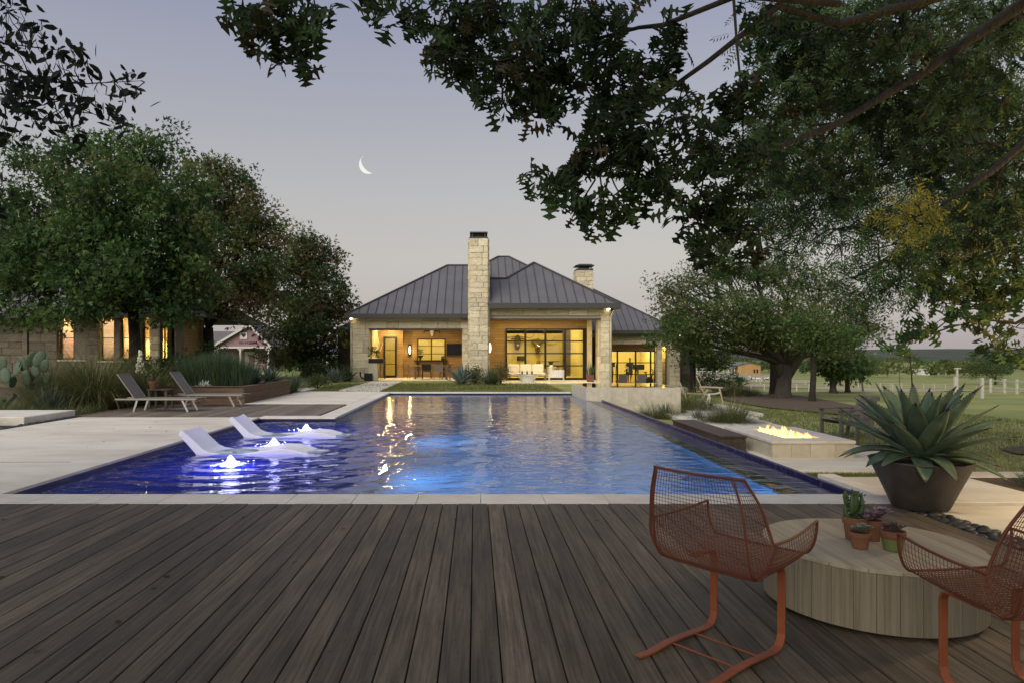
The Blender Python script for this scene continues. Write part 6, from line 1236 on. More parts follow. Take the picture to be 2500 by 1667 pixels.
for (a, c) in ((120, 215), (240, 400)):
    m_ = MB(); x0, x1, y0, y1, z0, z1 = sx(a), sx(c), YS+.42, YS+4.5, 0, 3.3
    m_.add([(x0, y0, z0), (x1, y0, z0), (x1, y1, z0), (x0, y1, z0), (x0, y0, z1), (x1, y0, z1), (x1, y1, z1), (x0, y1, z1)], [(0, 1, 2, 3), (7, 6, 5, 4), (2, 6, 7, 3), (0, 3, 7, 4), (1, 5, 6, 2)]); m_.build('timber_room', M['porchwood'], sh)
    pointlight('assumed_room_lamp', ((x0+x1)/2, YS+2.2, 2.9), 150, (1, .58, .17), .1)  # assumed lamp behind the glowing windows, no fixture built
b = MB(); b.prism([(sx(268)+.75*math.cos(k*math.pi/12), 1.2+1.0*math.sin(k*math.pi/12)*1.1) for k in range(13)]+[(sx(268)-.75, -.0), (sx(268)+.75, -.0)], 1, YS+4.38, YS+4.45); recalc(b.build('arched_niche', M['cream'], sh)); pointlight('assumed_niche_lamp', (sx(268), YS+3.7, 2.0), 60, (1, .8, .3), .1)  # assumed bare lamp lights the arch
hip(sh, sx(-330), sx(455), YS-.8, YS+11, 3.15, sx(-150), sx(455)-6.5, YS+5, 6.9)
b = MB(); b.box(sx(-330), sx(455), YS-.85, YS-.7, 2.95, 3.17); b.build('gutter', M['roof_trim'], sh)
b = MB(); b.box(sx(-330), sx(455), YS-.7, YS+1, 3.1, 3.14); b.build('soffit', M['porchwood'], sh)
# ------------------------------------------------------------------ pink cottage
YC = 56.0
PINK = plankwood('pink_siding', (.27, .165, .18), (.30, .185, .20), 9.0); PDK = mat('dusty_pink_siding', (.22, .13, .14), (.27, .165, .175), 3, .8); WTR = mat('white_trim', (.62, .59, .56), rough=.7); SHG = mat('grey_shingle', (.11, .10, .095), (.17, .16, .15), 8, .9, .4, 20)
ct = thing('pink_cottage', 'small pink gabled cottage with a porch behind the row of oaks', 'cottage', (X_(590, YC), YC, -.06))
def cx(px): return X_(px, YC)
def cz(py): return Z_(py, YC)
ap = (cx(609), cz(793)); ll = (cx(518.5), cz(846)); rl = (cx(663), cz(847))
b = MB(); b.prism([(ll[0]+.15, ll[1]), (rl[0]-.15, rl[1]), (ap[0], ap[1]-.12)], 1, YC+.1, YC+.25); recalc(b.build('gable', PINK, ct))
for (p, q) in ((ll, ap), (rl, ap)):
    b = MB(); b.bar((p[0], YC+2.5, p[1]), (q[0], YC+2.5, q[1]), 5.4, .09, (0, 0, 1)); b.build('roof', SHG, ct); b = MB(); b.bar((p[0], YC-.22, p[1]-.03), (q[0], YC-.22, q[1]-.03), .06, .17, (0, 0, 1)); b.build('bargeboard', WTR, ct)
b = MB(); b.box(ll[0]+.1, rl[0]-.1, YC, YC+.18, cz(850), cz(846)); b.build('porch_beam', WTR, ct)
for px in (524, 586, 654): 
    b = MB(); b.box(cx(px)-.07, cx(px)+.07, YC+.02, YC+.16, -.06, cz(850)); b.bar((cx(px), YC+.09, cz(856)), (cx(px)+.28, YC+.09, cz(850)), .06, .06); b.bar((cx(px), YC+.09, cz(856)), (cx(px)-.28, YC+.09, cz(850)), .06, .06); b.build('porch_post', WTR, ct)
b = MB(); b.box(cx(535), cx(638), YC+1.9, YC+2.05, -.06, cz(846)); b.box(cx(632), cx(638), YC+2.05, YC+5, -.06, cz(846)); b.build('wall', PDK, ct)
b = MB(); b.box(cx(474), cx(520), YC+1.2, YC+4.5, -.06, cz(846)); b.build('side_wall', PINK, ct); b = MB(); b.box(cx(473), cx(520), YC+1.1, YC+1.19, cz(848), cz(844.5)); b.build('fascia', WTR, ct)
b = MB(); b.add([(cx(470), YC+1.0, cz(844)), (cx(560), YC+1.0, cz(844)), (cx(560), YC+3, cz(806)), (cx(486), YC+3, cz(806))], [(0, 1, 2, 3)]); b.build('roof', SHG, ct)
b = MB(); b.box(cx(579), cx(612), YC+1.82, YC+1.89, 0, cz(858)); dr = b.build('door', WTR, ct); b = MB(); b.box(cx(590), cx(604), YC+1.78, YC+1.81, cz(896), cz(866)); b.build('door_panel', PDK, dr)
b = MB(); b.box(cx(585), cx(603), YC+.04, YC+.09, cz(828), cz(812)); wn = b.build('window', WTR, ct); hx, hz = cx(594), cz(819)
b = MB(); b.prism([(hx, hz-.17), (hx+.19, hz+.06), (hx+.16, hz+.16), (hx+.07, hz+.17), (hx, hz+.1), (hx-.07, hz+.17), (hx-.16, hz+.16), (hx-.19, hz+.06)], 1, YC+.01, YC+.035); recalc(b.build('heart_opening', M['black'], wn))
fc = bpy.data.curves.new('lettering', 'FONT'); fc.body = 'ND HOUSE'; fc.size = .27; fc.extrude = .01; fq = bpy.data.objects.new('lettering_source', fc); link(fq); bpy.context.view_layer.update(); lm = bpy.data.meshes.new_from_object(fq); bpy.data.objects.remove(fq); fo = bpy.data.objects.new('lettering', lm); fc = lm; link(fo); fo.parent = ct; fo.location = (cx(582)-ct.location.x, YC+.085-ct.location.y, cz(839.5)-ct.location.z); fo.rotation_euler = (R(90), 0, 0); fc.materials.clear(); fc.materials.append(mat('dark_red_letter', (.10, .02, .04)))
rk = thing('rocking_chair', 'pale wooden rocking chair at the cottage porch', 'chair', (cx(639), YC-.3, -.06)); b = MB()
for s in (-.25, .25): b.tube([(-.4, s, .06), (0, s, .0), (.45, s, .07)], .025, 5); b.tube([(.2, s, .03), (.2, s, .65)], .025, 5); b.tube([(-.2, s, .02), (-.35, s, 1.1)], .025, 5); b.tube([(-.3, s, .62), (.28, s, .62)], .025, 5)
b.build('frame', OAK, rk, world=False); b = MB(); b.box(-.25, .25, -.27, .27, .40, .44); b.build('seat', OAK, rk, world=False)
for k in range(4): b = MB(); b.bar((-.27-.025*k, -.25, .6+.14*k), (-.27-.025*k, .25, .6+.14*k), .02, .07); b.build('back_slat', OAK, rk, world=False)
# far pavilion with blue roof
YP = 84.0; BLU = mat('blue_metal_roof', (.16, .19, .30), (.20, .23, .34), 1, .5)
pv = thing('open_pavilion', 'far open shed with a blue metal roof left of the stone house', 'pavilion', (X_(800, YP), YP, gz(X_(800, YP), YP))); gzp = gz(X_(800, YP), YP)
b = MB(); b.add([(X_(770, YP), YP, Z_(862, YP)), (X_(835, YP), YP, Z_(862, YP)), (X_(835, YP), YP+4, Z_(846, YP+4)), (X_(782, YP), YP+4, Z_(846, YP+4))], [(0, 1, 2, 3)]); b.build('roof', BLU, pv); b = MB(); b.box(X_(770, YP), X_(835, YP), YP, YP+.15, Z_(867, YP), Z_(862, YP)); b.build('fascia', WTR, pv)
for px in (772, 800, 830): b = MB(); b.box(X_(px, YP)-.08, X_(px, YP)+.08, YP+.2, YP+.36, gzp, Z_(867, YP)); b.build('post', WTR, pv)
b = MB(); b.box(X_(755, YP), X_(785, YP), YP+4, YP+4.2, gzp, Z_(860, YP)); b.build('wall', M['panel'], pv)
# ------------------------------------------------------------------ left porch furnishings
DKW = mat('dark_walnut', (.03, .02, .014), (.06, .04, .028), 4, .5); TKW = mat('warm_teak', (.20, .12, .06), (.28, .17, .09), 4, .5)
dt = thing('dining_table', 'long outdoor dining table on the left porch', 'table', (X_(1052, 39.8), 39.8, FL))
b = MB(); b.box(-.98, .98, -.42, .42, .73, .765, .005); b.build('tabletop', TKW, dt, world=False)
for sx_ in (-.9, .9):
    for sy_ in (-.36, .36): b = MB(); b.box(sx_-.035, sx_+.035, sy_-.035, sy_+.035, 0, .73); b.build('leg', TKW, dt, world=False)
def dchair(label, x, y, rz, m1, m2):
    t_ = thing('dining_chair', label, 'chair', (x, y, FL), rz, 'dining chairs on the left porch')
    b = MB(); b.box(-.24, .24, -.23, .23, .43, .47, .01); b.build('seat', m2, t_, world=False); b = MB(); b.add([(-.24, -.22, .5), (.24, -.22, .5), (.26, -.30, .86), (-.26, -.30, .86), (-.24, -.25, .5), (.24, -.25, .5), (.26, -.33, .86), (-.26, -.33, .86)], [(0, 1, 2, 3), (7, 6, 5, 4), (0, 4, 5, 1), (1, 5, 6, 2), (2, 6, 7, 3), (3, 7, 4, 0)]); b.build('backrest', m2, t_, world=False)
    for s in (-1, 1):
        b = MB(); b.tube([(s*.25, .22, 0), (s*.23, .20, .44)], .02, 6); b.build('leg', m1, t_, world=False); b = MB(); b.tube([(s*.25, -.26, 0), (s*.23, -.22, .45), (s*.25, -.31, .86)], .02, 6); b.build('leg', m1, t_, world=False); b = MB(); b.bar((s*.26, -.26, .66), (s*.26, .2, .64), .04, .025); b.build('armrest', m1, t_, world=False)
dchair('teak dining chair at the left end of the porch table', X_(1008, 39.2), 39.4, R(-70), TKW, SLING); dchair('black dining chair with its back to the pool', X_(1042, 39.1), 39.1, 0, M['black'], M['black']); dchair('teak dining chair at the right end of the porch table', X_(1085, 39.4), 39.5, R(75), TKW, SLING); dchair('teak dining chair between the black one and the right end', X_(1068, 39.1), 39.15, R(15), TKW, SLING)
bc_ = thing('bar_counter', 'dark counter below the porch window', 'counter', (X_(1052, 42.1), 42.0, FL)); b = MB(); b.box(-1.02, 1.02, -.2, .28, .98, 1.06, .005); b.build('counter_top', M['black'], bc_, world=False)
for s in (-.8, .8): b = MB(); b.box(s-.04, s+.04, .1, .25, 0, .98); b.build('bracket', M['black'], bc_, world=False)
for i, px in enumerate((1079, 1083)):
    q = thing('wine_bottle', ['left of two dark bottles on the porch counter', 'right of two dark bottles on the porch counter'][i], 'bottle', (X_(px, 41.95), 41.95, FL+1.0605)); b = MB(); b.lathe([(0, 0), (.045, 0), (.045, .2), (.016, .26), (.016, .33), (0, .33)], 12, cap=False); b.build('glass', M['black'], q, world=False, smooth=True)
q = thing('bowl_planter', 'black footed bowl with a plant on the porch counter', 'potted plant', (X_(1026, 41.95), 41.95, FL+1.0605)); b = MB(); b.lathe([(0, 0), (.08, 0), (.05, .1), (.18, .22), (.2, .3), (0, .3)], 16, cap=False); b.build('bowl', M['black'], q, world=False, smooth=True); crown(q, [(q.location.x, q.location.y, 1.55, .12, .12, .2)], 160, .07, TUFT, [LG], 4, .06, 20, .2, name='leaves')
tv = thing('wall_television', 'black flat television on the left porch wall', 'television', (X_(1109, 42.2), 42.2, Z_(866.7, 42.2))); b = MB(); b.box(-.46, .46, -.06, .09, 0, .71, .01); b.build('casing', M['black'], tv, world=False); b = MB(); b.box(-.44, .44, -.064, -.061, .02, .69); b.build('screen', mat('screen', (.008, .008, .01), rough=.15), tv, world=False)
def sconce(label, p, rz, em_):
    t_ = thing('wall_sconce', label, 'lamp', p, rz); b = MB(); b.prism([(-.09, -.35), (.09, -.35), (.11, 0), (.09, .35), (-.09, .35), (-.11, 0)], 1, -.04, .06); recalc(b.build('backplate', M['black'], t_, world=False)); b = MB(); b.ell((0, -.06, .02), (.055, .05, .24), 8, 8); b.build('lit_shade', em_, t_, world=False, smooth=True)
SCE = emat('sconce_glow', (1, .82, .5), 5); sconce('lit oval wall sconce beside the porch door', (X_(1000.5, 42.24), 42.24, Z_(855, 42.24)), 0, SCE); pointlight('sconce_light', (X_(1000.5, 42), 42.0, Z_(855, 42)), 6, WARM)
sk = thing('steer_skull', 'pale steer skull with dark horns above the porch window', 'wall trophy', (X_(1055, 42.2), 42.2, Z_(806, 42.2))); b = MB(); b.prism([(-.14, 0), (.14, 0), (.09, -.2), (.05, -.38), (-.05, -.38), (-.09, -.2)], 1, -.12, .06); bevel(recalc(b.build('skull', M['white'], sk, world=False)), .03, 2); b = MB(); b.tube([(-.12, -.03, -.02), (-.4, -.1, -.02), (-.52, -.15, -.2)], [.05, .045, .015], 7); b.build('horn', DKW, sk, world=False, smooth=True); b = MB(); b.tube([(.12, -.03, -.02), (.4, -.1, -.02), (.52, -.15, -.2)], [.05, .045, .015], 7); b.build('horn', DKW, sk, world=False, smooth=True)
pl = thing('stone_pier', 'low stone pier with a black trough at the porch corner', 'pier', (X_(909, 37.6), 37.7, -.05)); b = MB(); b.box(-.22, .28, -.2, .2, 0, .95, .01); b.build('pier', M['panel'], pl, world=False); b = MB(); b.box(-.2, .62, -.2, .2, .952, 1.2, .01); b.build('trough', M['black'], pl, world=False); crown(pl, [(pl.location.x+.05, pl.location.y, 1.5, .3, .2, .25)], 260, .1, TUFT, [LG, LDK], 6, .08, 20, .2, name='leaves')
wr = thing('firewood_rack', 'black firewood rack stacked with logs by the porch door', 'rack', (X_(927, 40), 40.0, FL)); b = MB()
for s in (-.3, .3): b.box(s-.02, s+.02, -.2, .2, 0, 1.15)
b.box(-.28, .28, -.2, .2, .08, .11); b.build('rack_frame', M['black'], wr, world=False); rr = random.Random(3)
for k in range(7):
    for j in range(3): b = MB(); b.tube([(-.19+.19*j+rr.uniform(-.02, .02), -.22, .19+.145*k), (-.19+.19*j, .22, .19+.145*k)], .072, 8); b.build('log', OAK, wr, world=False)
br = thing('branch_ornament', 'bare pale branch standing by the porch door', 'ornament', (X_(921, 40.9), 40.9, FL)); b = MB()
for pts in (((0, 0, 0), (.05, 0, .8), (.0, 0, 1.5), (-.25, 0, 2.2)), ((.02, 0, 1.2), (.2, 0, 1.7), (.35, 0, 2.1)), ((0, 0, 1.5), (.1, .05, 2.0), (.05, 0, 2.5)), ((-.1, 0, 1.8), (-.3, 0, 1.9), (-.45, .05, 2.4))): b.tube(pts, [.035, .028, .02, .008][:len(pts)] if len(pts) == 4 else [.025, .018, .008], 6)
b.build('branches', M['white'], br, world=False, smooth=True)
ub = thing('utility_box', 'dark utility box at the foot of the left porch pier', 'box', (X_(899, 37.4), 37.5, -.06)); b = MB(); b.box(-.22, .22, -.18, .18, 0, .42, .02); b.build('casing', M['black'], ub, world=False); b = MB(); b.tube([(-.25, 0, .1), (-.45, 0, .25), (-.45, 0, .5)], .04, 6); b.build('pipe', M['black'], ub, world=False)
# ------------------------------------------------------------------ right porch furnishings
sf = thing('outdoor_sofa', 'cream three seat sofa on the right porch', 'sofa', (X_(1284, 37.3), 37.3, FL)); GMT = mat('grey_frame', (.25, .24, .22), rough=.6)
b = MB(); b.box(-1.02, 1.02, -.40, .40, .30, .44, .02); b.build('seat_cushion', M['white'], sf, world=False)
for k in range(3): b = MB(); b.box(-1.0+.667*k+.012, -1.0+.667*(k+1)-.012, .12, .34, .45, .88, .05); b.build('back_cushion', M['white'], sf, world=False)
for s in (-1.05, 1.05):
    b = MB(); b.box(s-.025, s+.025, -.40, .40, .58, .62); b.build('armrest', GMT, sf, world=False)
    for yy in (-.37, .37): b = MB(); b.box(s-.025, s+.025, yy-.025, yy+.025, 0, .58); b.build('leg', GMT, sf, world=False)
b = MB(); b.box(-1.02, 1.02, -.38, .38, .24, .295); b.build('base_frame', GMT, sf, world=False)
MRB = mat('white_stump', (.55, .53, .49), (.74, .72, .67), 3, .6, .4, 8, (6, 6, 1), c3=(.68, .66, .6)); cft = thing('stump_table', 'white flared stump coffee table before the sofa', 'table', (X_(1288, 35.2), 35.2, FL)); b = MB(); rr = random.Random(7); n_ = 20
prof = [(.34, 0), (.36, .1), (.42, .22), (.52, .34), (.60, .40)]; vs_ = [(r*(1+.07*math.sin(5*a+z*4)+.04*math.sin(9*a))*math.cos(a)*1.0, r*(1+.07*math.sin(5*a+z*4))*math.sin(a)*.7, z) for (r, z) in prof for a in [2*math.pi*k/n_ for k in range(n_)]]; b.add(vs_, [(i*n_+k, i*n_+(k+1) % n_, (i+1)*n_+(k+1) % n_, (i+1)*n_+k) for i in range(4) for k in range(n_)]+[tuple(range(4*n_, 5*n_))]); b.build('stump', MRB, cft, world=False, smooth=True); b = MB(); b.box(-.72, .72, -.42, .42, .402, .425, .005); b.build('glass_top', M['glass'], cft, world=False)
TEAL = mat('teal_glass', (.03, .16, .19), rough=.2)
for i, px in enumerate((1275, 1287, 1299)):
    q = thing('teal_bottle', ['left of three teal bottles on the stump table', 'middle of three teal bottles on the stump table', 'right of three teal bottles on the stump table'][i], 'bottle', (X_(px, 35.1), 35.1, FL+.4255), 0, 'teal bottles on the stump table'); b = MB(); b.lathe([(0, 0), (.045, 0), (.045, .11), (.018, .14), (.018, .18), (0, .18)], 10, cap=False); b.build('glass', TEAL, q, world=False, smooth=True)
ac = thing('porch_armchair', 'white cushioned armchair with grey frame on the right porch', 'chair', (X_(1360, 35.9), 35.9, FL), R(80))
b = MB(); b.box(-.34, .34, -.36, .36, .28, .42, .03); b.build('seat_cushion', M['white'], ac, world=False); b = MB(); b.box(-.32, .32, .2, .38, .42, .86, .05); b.build('back_cushion', M['white'], ac, world=False)
for s in (-.38, .38):
    b = MB(); b.box(s-.02, s+.02, -.36, .40, .22, .60, .01); b.build('side_panel', MRB, ac, world=False)
    for yy in (-.35, .42): b = MB(); b.bar((s, yy, 0), (s, yy*.92, .62), .04, .04); b.build('leg', MRB, ac, world=False)
sp_ = thing('snake_plant', 'snake plant in a square terracotta pot by the porch pier', 'potted plant', (X_(1441, 35.6), 35.6, FL)); b = MB(); b.prism([(-.15, 0), (.15, 0), (.19, .36), (-.19, .36)], 1, -.17, .17); recalc(b.build('pot', M['terracotta'], sp_, world=False)); blades('', '', '', (sp_.location.x, sp_.location.y, FL+.34), 34, .62, .3, .05, [YUC, GR2], 44, .15, parent=sp_, part='leaves', lean=(0, .45), stiff=True, ns=3, wts=[.5, .5])
sconce('curved black wall sconce on the side of the chimney', (cx1+.06, 34.9, Z_(850, 34.9)), R(75), SCE)
# inside the living room
def longhorn(label, px, py, mtl, fl):
    Yh = 46.9; t_ = thing('longhorn_head', label, 'wall trophy', (X_(px, Yh), Yh, Z_(py, Yh)), 0, 'mounted longhorn heads')
    b = MB(); b.ell((0, -.12, -.05), (.24, .22, .40), 12, 9); b.ell((0, -.42, -.28), (.15, .30, .20), 12, 8); b.ell((0, -.05, -.38), (.2, .18, .32), 10, 8); o = b.build('head', mtl, t_, world=False); rm = o.modifiers.new('remesh', 'REMESH'); rm.mode = 'VOXEL'; rm.voxel_size = .04; rm.use_smooth_shade = True
    for s in (-1, 1):
        b = MB(); b.tube([(s*.14, -.1, .22), (s*.45, -.15, .20), (s*.8, -.2, .14), (s*1.05, -.22, .22), (s*1.2, -.22, .48)], [.06, .055, .045, .03, .01], 8); b.build('horn', TUBE, t_, world=False, smooth=True); b = MB(); b.ell((s*.32, -.14, .07), (.14, .05, .06), 8, 5); b.build('ear', mtl, t_, world=False)
    b = MB(); b.ell((0, -.70, -.36), (.09, .05, .07), 8, 6); b.build('muzzle', fl, t_, world=False)
LH1 = mat('brown_hide', (.06, .04, .025), (.11, .075, .045), 4, .9); LH2 = mat('pale_hide', (.12, .085, .055), (.26, .21, .15), 2, .9)
longhorn('dark brown mounted longhorn head inside the living room', 1263, 830, LH1, M['white']); longhorn('pale faced mounted longhorn head inside the living room', 1312, 838, LH2, M['black'])
fp = thing('stone_fireplace', 'stone fireplace column inside the living room', 'fireplace', (X_(1400, 45), 45.2, FL)); b = MB(); b.box(-.5, .75, -.3, 1.5, 0, 4.9); b.build('core', M['stone_dark'], fp, world=False); stones(fp, fp.location.x-.5, fp.location.x+.75, 0, 4.9, 44.9, 301, mesh=STONE_D, h=(.24, .4), wd_=(.3, .7)); b = MB(); b.box(-.1, .85, -.55, -.3, 1.3, 1.42); b.build('mantel', M['panel'], fp, world=False)
sb_ = thing('sideboard', 'low brown sofa table behind the porch sofa', 'sideboard', (X_(1270, 44), 44, FL)); b = MB(); b.box(-1.3, 1.0, -.3, .3, .35, .8, .03); b.build('body', TKW, sb_, world=False); b = MB(); b.box(-1.35, 1.05, -.35, .35, .1, .34, .02); b.build('base', DKW, sb_, world=False)
pc = thing('wall_picture', 'small dark picture on the living room wall', 'picture', (X_(1271, 47.1), 47.1, Z_(880, 47.1))); b = MB(); b.box(-.25, .25, -.03, .04, 0, .32); b.build('frame', M['black'], pc, world=False); b = MB(); b.box(-.23, .23, -.034, -.031, .02, .30); b.build('canvas', DKW, pc, world=False)
bt = thing('pedestal_table', 'dark pedestal table inside the living room', 'table', (X_(1345, 43), 43, FL)); b = MB(); b.lathe([(.3, 0), (.3, .03), (.05, .08), (.05, .7), (.18, .95), (0, .95)], 16, cap=False); b.build('pedestal', DKW, bt, world=False, smooth=True); b = MB(); b.lathe([(0, .95), (.55, .95), (.55, .99), (0, .99)], 24, cap=False); b.build('tabletop', DKW, bt, world=False)
for i, (px, rz) in enumerate(((1323, -70), (1370, 70))):
    t_ = thing('lounge_stool', ['brown high chair left of the pedestal table', 'brown high chair right of the pedestal table'][i], 'chair', (X_(px, 43), 43, FL), R(rz), 'brown high chairs'); b = MB(); b.box(-.25, .25, -.25, .25, .62, .68, .02); b.build('seat', TKW, t_, world=False); b = MB(); b.box(-.25, .25, -.27, -.21, .69, 1.0, .02); b.build('backrest', TKW, t_, world=False)
    for a in (-1, 1):
        for c in (-1, 1): b = MB(); b.tube([(a*.28, c*.28, 0), (a*.2, c*.2, .62)], .018, 6); b.build('leg', DKW, t_, world=False)
# ------------------------------------------------------------------ exercise room: treadmill and person
YM = 49.9; xm = X_(1539, YM)
td = thing('treadmill', 'black treadmill in the glazed exercise room', 'treadmill', (xm, YM, wf)); b = MB(); b.box(-.4, .4, -.6, 1.1, 0, .2, .02); b.build('running_deck', M['black'], td, world=False)
for s in (-.42, .42): b = MB(); b.bar((s, -.5, .15), (s*.95, -.62, 1.25), .07, .09, (1, 0, 0)); b.build('upright', M['black'], td, world=False); b = MB(); b.bar((s, -.6, 1.15), (s, .1, 1.05), .05, .05); b.build('handrail', M['black'], td, world=False)
b = MB(); b.box(.0, .85, -.75, -.62, 1.18, 1.55, .03); b.build('console', M['black'], td, world=False)
pr = thing('person', 'person in dark T-shirt and grey shorts walking on the treadmill, holding a towel', 'person', (xm, YM+.15, wf+.2)); SKN = mat('skin', (.36, .19, .12), rough=.6); SHT = mat('dark_shirt', (.02, .02, .022), rough=.9); SRT = mat('grey_shorts', (.10, .10, .11), rough=.9); HAIR = mat('short_hair', (.04, .028, .02), rough=.8)
def body(name, parts, mtl, parent, vox=.022, sm=6):
    b = MB()
    for q in parts:
        if q[0] == 't': b.tube(q[1], q[2], 10)
        else: b.ell(q[1], q[2], 12, 9)
    o = b.build(name, mtl, parent, world=False); rm = o.modifiers.new('remesh', 'REMESH'); rm.mode = 'VOXEL'; rm.voxel_size = vox; rm.use_smooth_shade = True; s_ = o.modifiers.new('smooth', 'SMOOTH'); s_.iterations = sm; s_.factor = .5; return o
legs_ = [('t', [(-.10, .02, .95), (-.11, -.06, .52), (-.10, .04, .09)], [.10, .068, .045]), ('t', [(.10, 0, .95), (.11, .10, .53), (.10, .28, .14)], [.10, .068, .045]), ('t', [(-.10, .07, .05), (-.11, -.18, .035)], [.045, .035]), ('t', [(.10, .30, .12), (.10, .08, .05)], [.045, .035])]
body('body', legs_+[('t', [(0, 0, .9), (0, 0, 1.1), (0, -.01, 1.35), (0, 0, 1.47)], [.15, .15, .17, .09]), ('t', [(0, 0, 1.45), (0, -.02, 1.60)], [.06, .058]), ('e', (0, -.03, 1.70), (.078, .098, .12)), ('t', [(-.19, 0, 1.42), (-.30, .02, 1.15), (-.20, -.22, 1.10)], [.062, .045, .036]), ('t', [(.19, 0, 1.42), (.31, .02, 1.15), (.34, -.25, 1.12)], [.062, .045, .036]), ('e', (-.18, -.28, 1.10), (.04, .06, .045)), ('e', (.34, -.30, 1.12), (.04, .06, .045)), ('e', (0, -.125, 1.69), (.016, .022, .022)), ('e', (-.08, -.02, 1.70), (.016, .022, .032)), ('e', (.08, -.02, 1.70), (.016, .022, .032))], SKN, pr)
body('shirt', [('t', [(0, 0, .88), (0, 0, 1.1), (0, -.01, 1.36), (0, 0, 1.47)], [.185, .182, .20, .11]), ('t', [(-.15, 0, 1.42), (-.26, .01, 1.24)], [.09, .085]), ('t', [(.15, 0, 1.42), (.26, .01, 1.24)], [.09, .085])], SHT, pr); body('shorts', [('t', [(-.09, .01, .93), (-.115, -.04, .58)], [.135, .11]), ('t', [(.09, .01, .93), (.115, .08, .58)], [.135, .11]), ('e', (0, 0, .93), (.19, .15, .1))], SRT, pr); body('hair', [('e', (0, -.005, 1.745), (.083, .095, .088))], HAIR, pr, sm=2)
b = MB(); b.box(-.30, -.14, -.36, -.26, .80, 1.14, .03); tw_ = b.build('towel', M['white'], None); OFF[tw_.name] = Vector(pr.location); tw_.location = pr.location; tag(tw_, 'white towel in the hand of the person on the treadmill', 'towel')
eb = thing('exercise_bike', 'dark exercise bike beside the treadmill', 'exercise bike', (X_(1585, YM), YM, wf)); b = MB(); b.lathe([(0, -.05), (.3, -.05), (.3, .05), (0, .05)], 20, cap=False); o = b.build('flywheel', M['black'], eb, world=False); o.rotation_euler = (R(90), 0, R(20)); o.location = (0, 0, .36); b = MB(); b.tube([(-.1, 0, .3), (-.25, 0, .95)], .04, 6); b.tube([(.1, 0, .3), (.3, 0, 1.05), (.2, 0, 1.2)], .035, 6); b.tube([(-.4, 0, .04), (.5, 0, .04)], .04, 6); b.build('bike_frame', M['black'], eb, world=False); b = MB(); b.ell((-.27, 0, .98), (.15, .09, .05), 8, 5); b.build('saddle', M['black'], eb, world=False)
el_ = thing('elliptical_trainer', 'dark elliptical trainer at the left of the exercise room', 'trainer', (X_(1494, YM), YM, wf)); b = MB(); b.box(-.25, .25, -.6, .6, 0, .12); b.build('base', M['black'], el_, world=False); b = MB(); b.tube([(0, 0, .1), (.05, 0, .9), (0, 0, 1.5)], .07, 6); b.build('mast', M['black'], el_, world=False); b = MB(); b.box(-.2, .22, -.12, .05, 1.35, 1.7, .03); b.build('console', M['black'], el_, world=False)
for s in (-.3, .3): b = MB(); b.tube([(s, 0, .2), (s*.9, -.1, 1.1), (s, -.15, 1.6)], .03, 6); b.build('handle', M['black'], el_, world=False)
for i, px in enumerate((1519, 1564)):
    t_ = thing('patio_chair', ['grey woven patio chair left of the treadmill, outside the glass', 'grey woven patio chair right of the treadmill, outside the glass'][i], 'chair', (X_(px, 47.4), 47.4, wf), 0, 'woven patio chairs outside the exercise room'); b = MB(); b.box(-.3, .3, -.28, .3, .36, .46, .02); b.build('seat', SLING, t_, world=False); b = MB(); b.box(-.3, .3, -.36, -.28, .25, .88, .03); b.build('backrest', SLING, t_, world=False)
    for a in (-.27, .27):
        for c in (-.3, .27): b = MB(); b.box(a-.02, a+.02, c-.02, c+.02, 0, .36); b.build('leg', M['black'], t_, world=False)
# ------------------------------------------------------------------ paddock: barn, rails, horses
BRN = plankwood('honey_barn_board', (.40, .24, .09), (.46, .29, .12), 12.0)
q = GT(1830, 918); YB_ = q.y; zb = q.z
bn_ = thing('barn', 'honey coloured timber barn behind the paddock', 'barn', (q.x, YB_, zb)); bxA, bxB = X_(1802, YB_), X_(1857, YB_); s_ = YB_/F
b = MB(); b.prism([(bxA, zb), (bxB, zb), (bxB, zb+27*s_), ((bxA+bxB)/2, zb+33*s_), (bxA, zb+27*s_)], 1, YB_, YB_+10); recalc(b.build('walls', BRN, bn_)); mid_ = (bxA+bxB)/2
for (a, c) in ((bxA-1, mid_), (bxB+1, mid_)): b = MB(); b.bar((a, YB_+5, zb+26.3*s_), (c, YB_+5, zb+33.6*s_), 11, .3, (0, 0, 1)); b.build('roof', M['dark_metal'], bn_)
for px in (1842, 1849): b = MB(); b.box(X_(px-2, YB_), X_(px+2, YB_), YB_-.08, YB_-.01, zb+8*s_, zb+17*s_); b.build('window', M['black'], bn_)
b = MB(); b.bar((X_(1786, YB_), YB_+4, zb+17*s_), (bxA, YB_+4, zb+25*s_), 8, .25, (0, 0, 1)); b.build('lean_to_roof', M['dark_metal'], bn_)
for px in (1787, 1794): b = MB(); b.box(X_(px, YB_)-.15, X_(px, YB_)+.15, YB_+.2, YB_+.5, zb, zb+18*s_); b.build('post', WTR, bn_)
GRB = mat('grey_board', (.22, .205, .185), (.31, .29, .265), .8, .9, rnd=.12)
def fence(label, tops, mtl, rails, name='rail_fence', hpx=None, hm=1.35, pw=.14, rw=.1, group=None, posts=True):
    P_ = [GT(px, py) for px, py in tops]; t_ = thing(name, label, 'fence', P_[0], 0, group)
    for p in P_: b = MB(); b.box(p.x-pw/2, p.x+pw/2, p.y-pw/2, p.y+pw/2, p.z-.3, p.z+hm); b.build('post', mtl, t_)
    for p, q in zip(P_, P_[1:]):
        for r_ in rails: b = MB(); b.bar(p+Vector((0, -.08, hm*r_)), q+Vector((0, -.08, hm*r_)), .05, rw); b.build('rail', mtl, t_)
    return t_
PLN = mat('pale_fence_wood', (.42, .39, .33), (.52, .49, .43), 2, .85, rnd=.1)
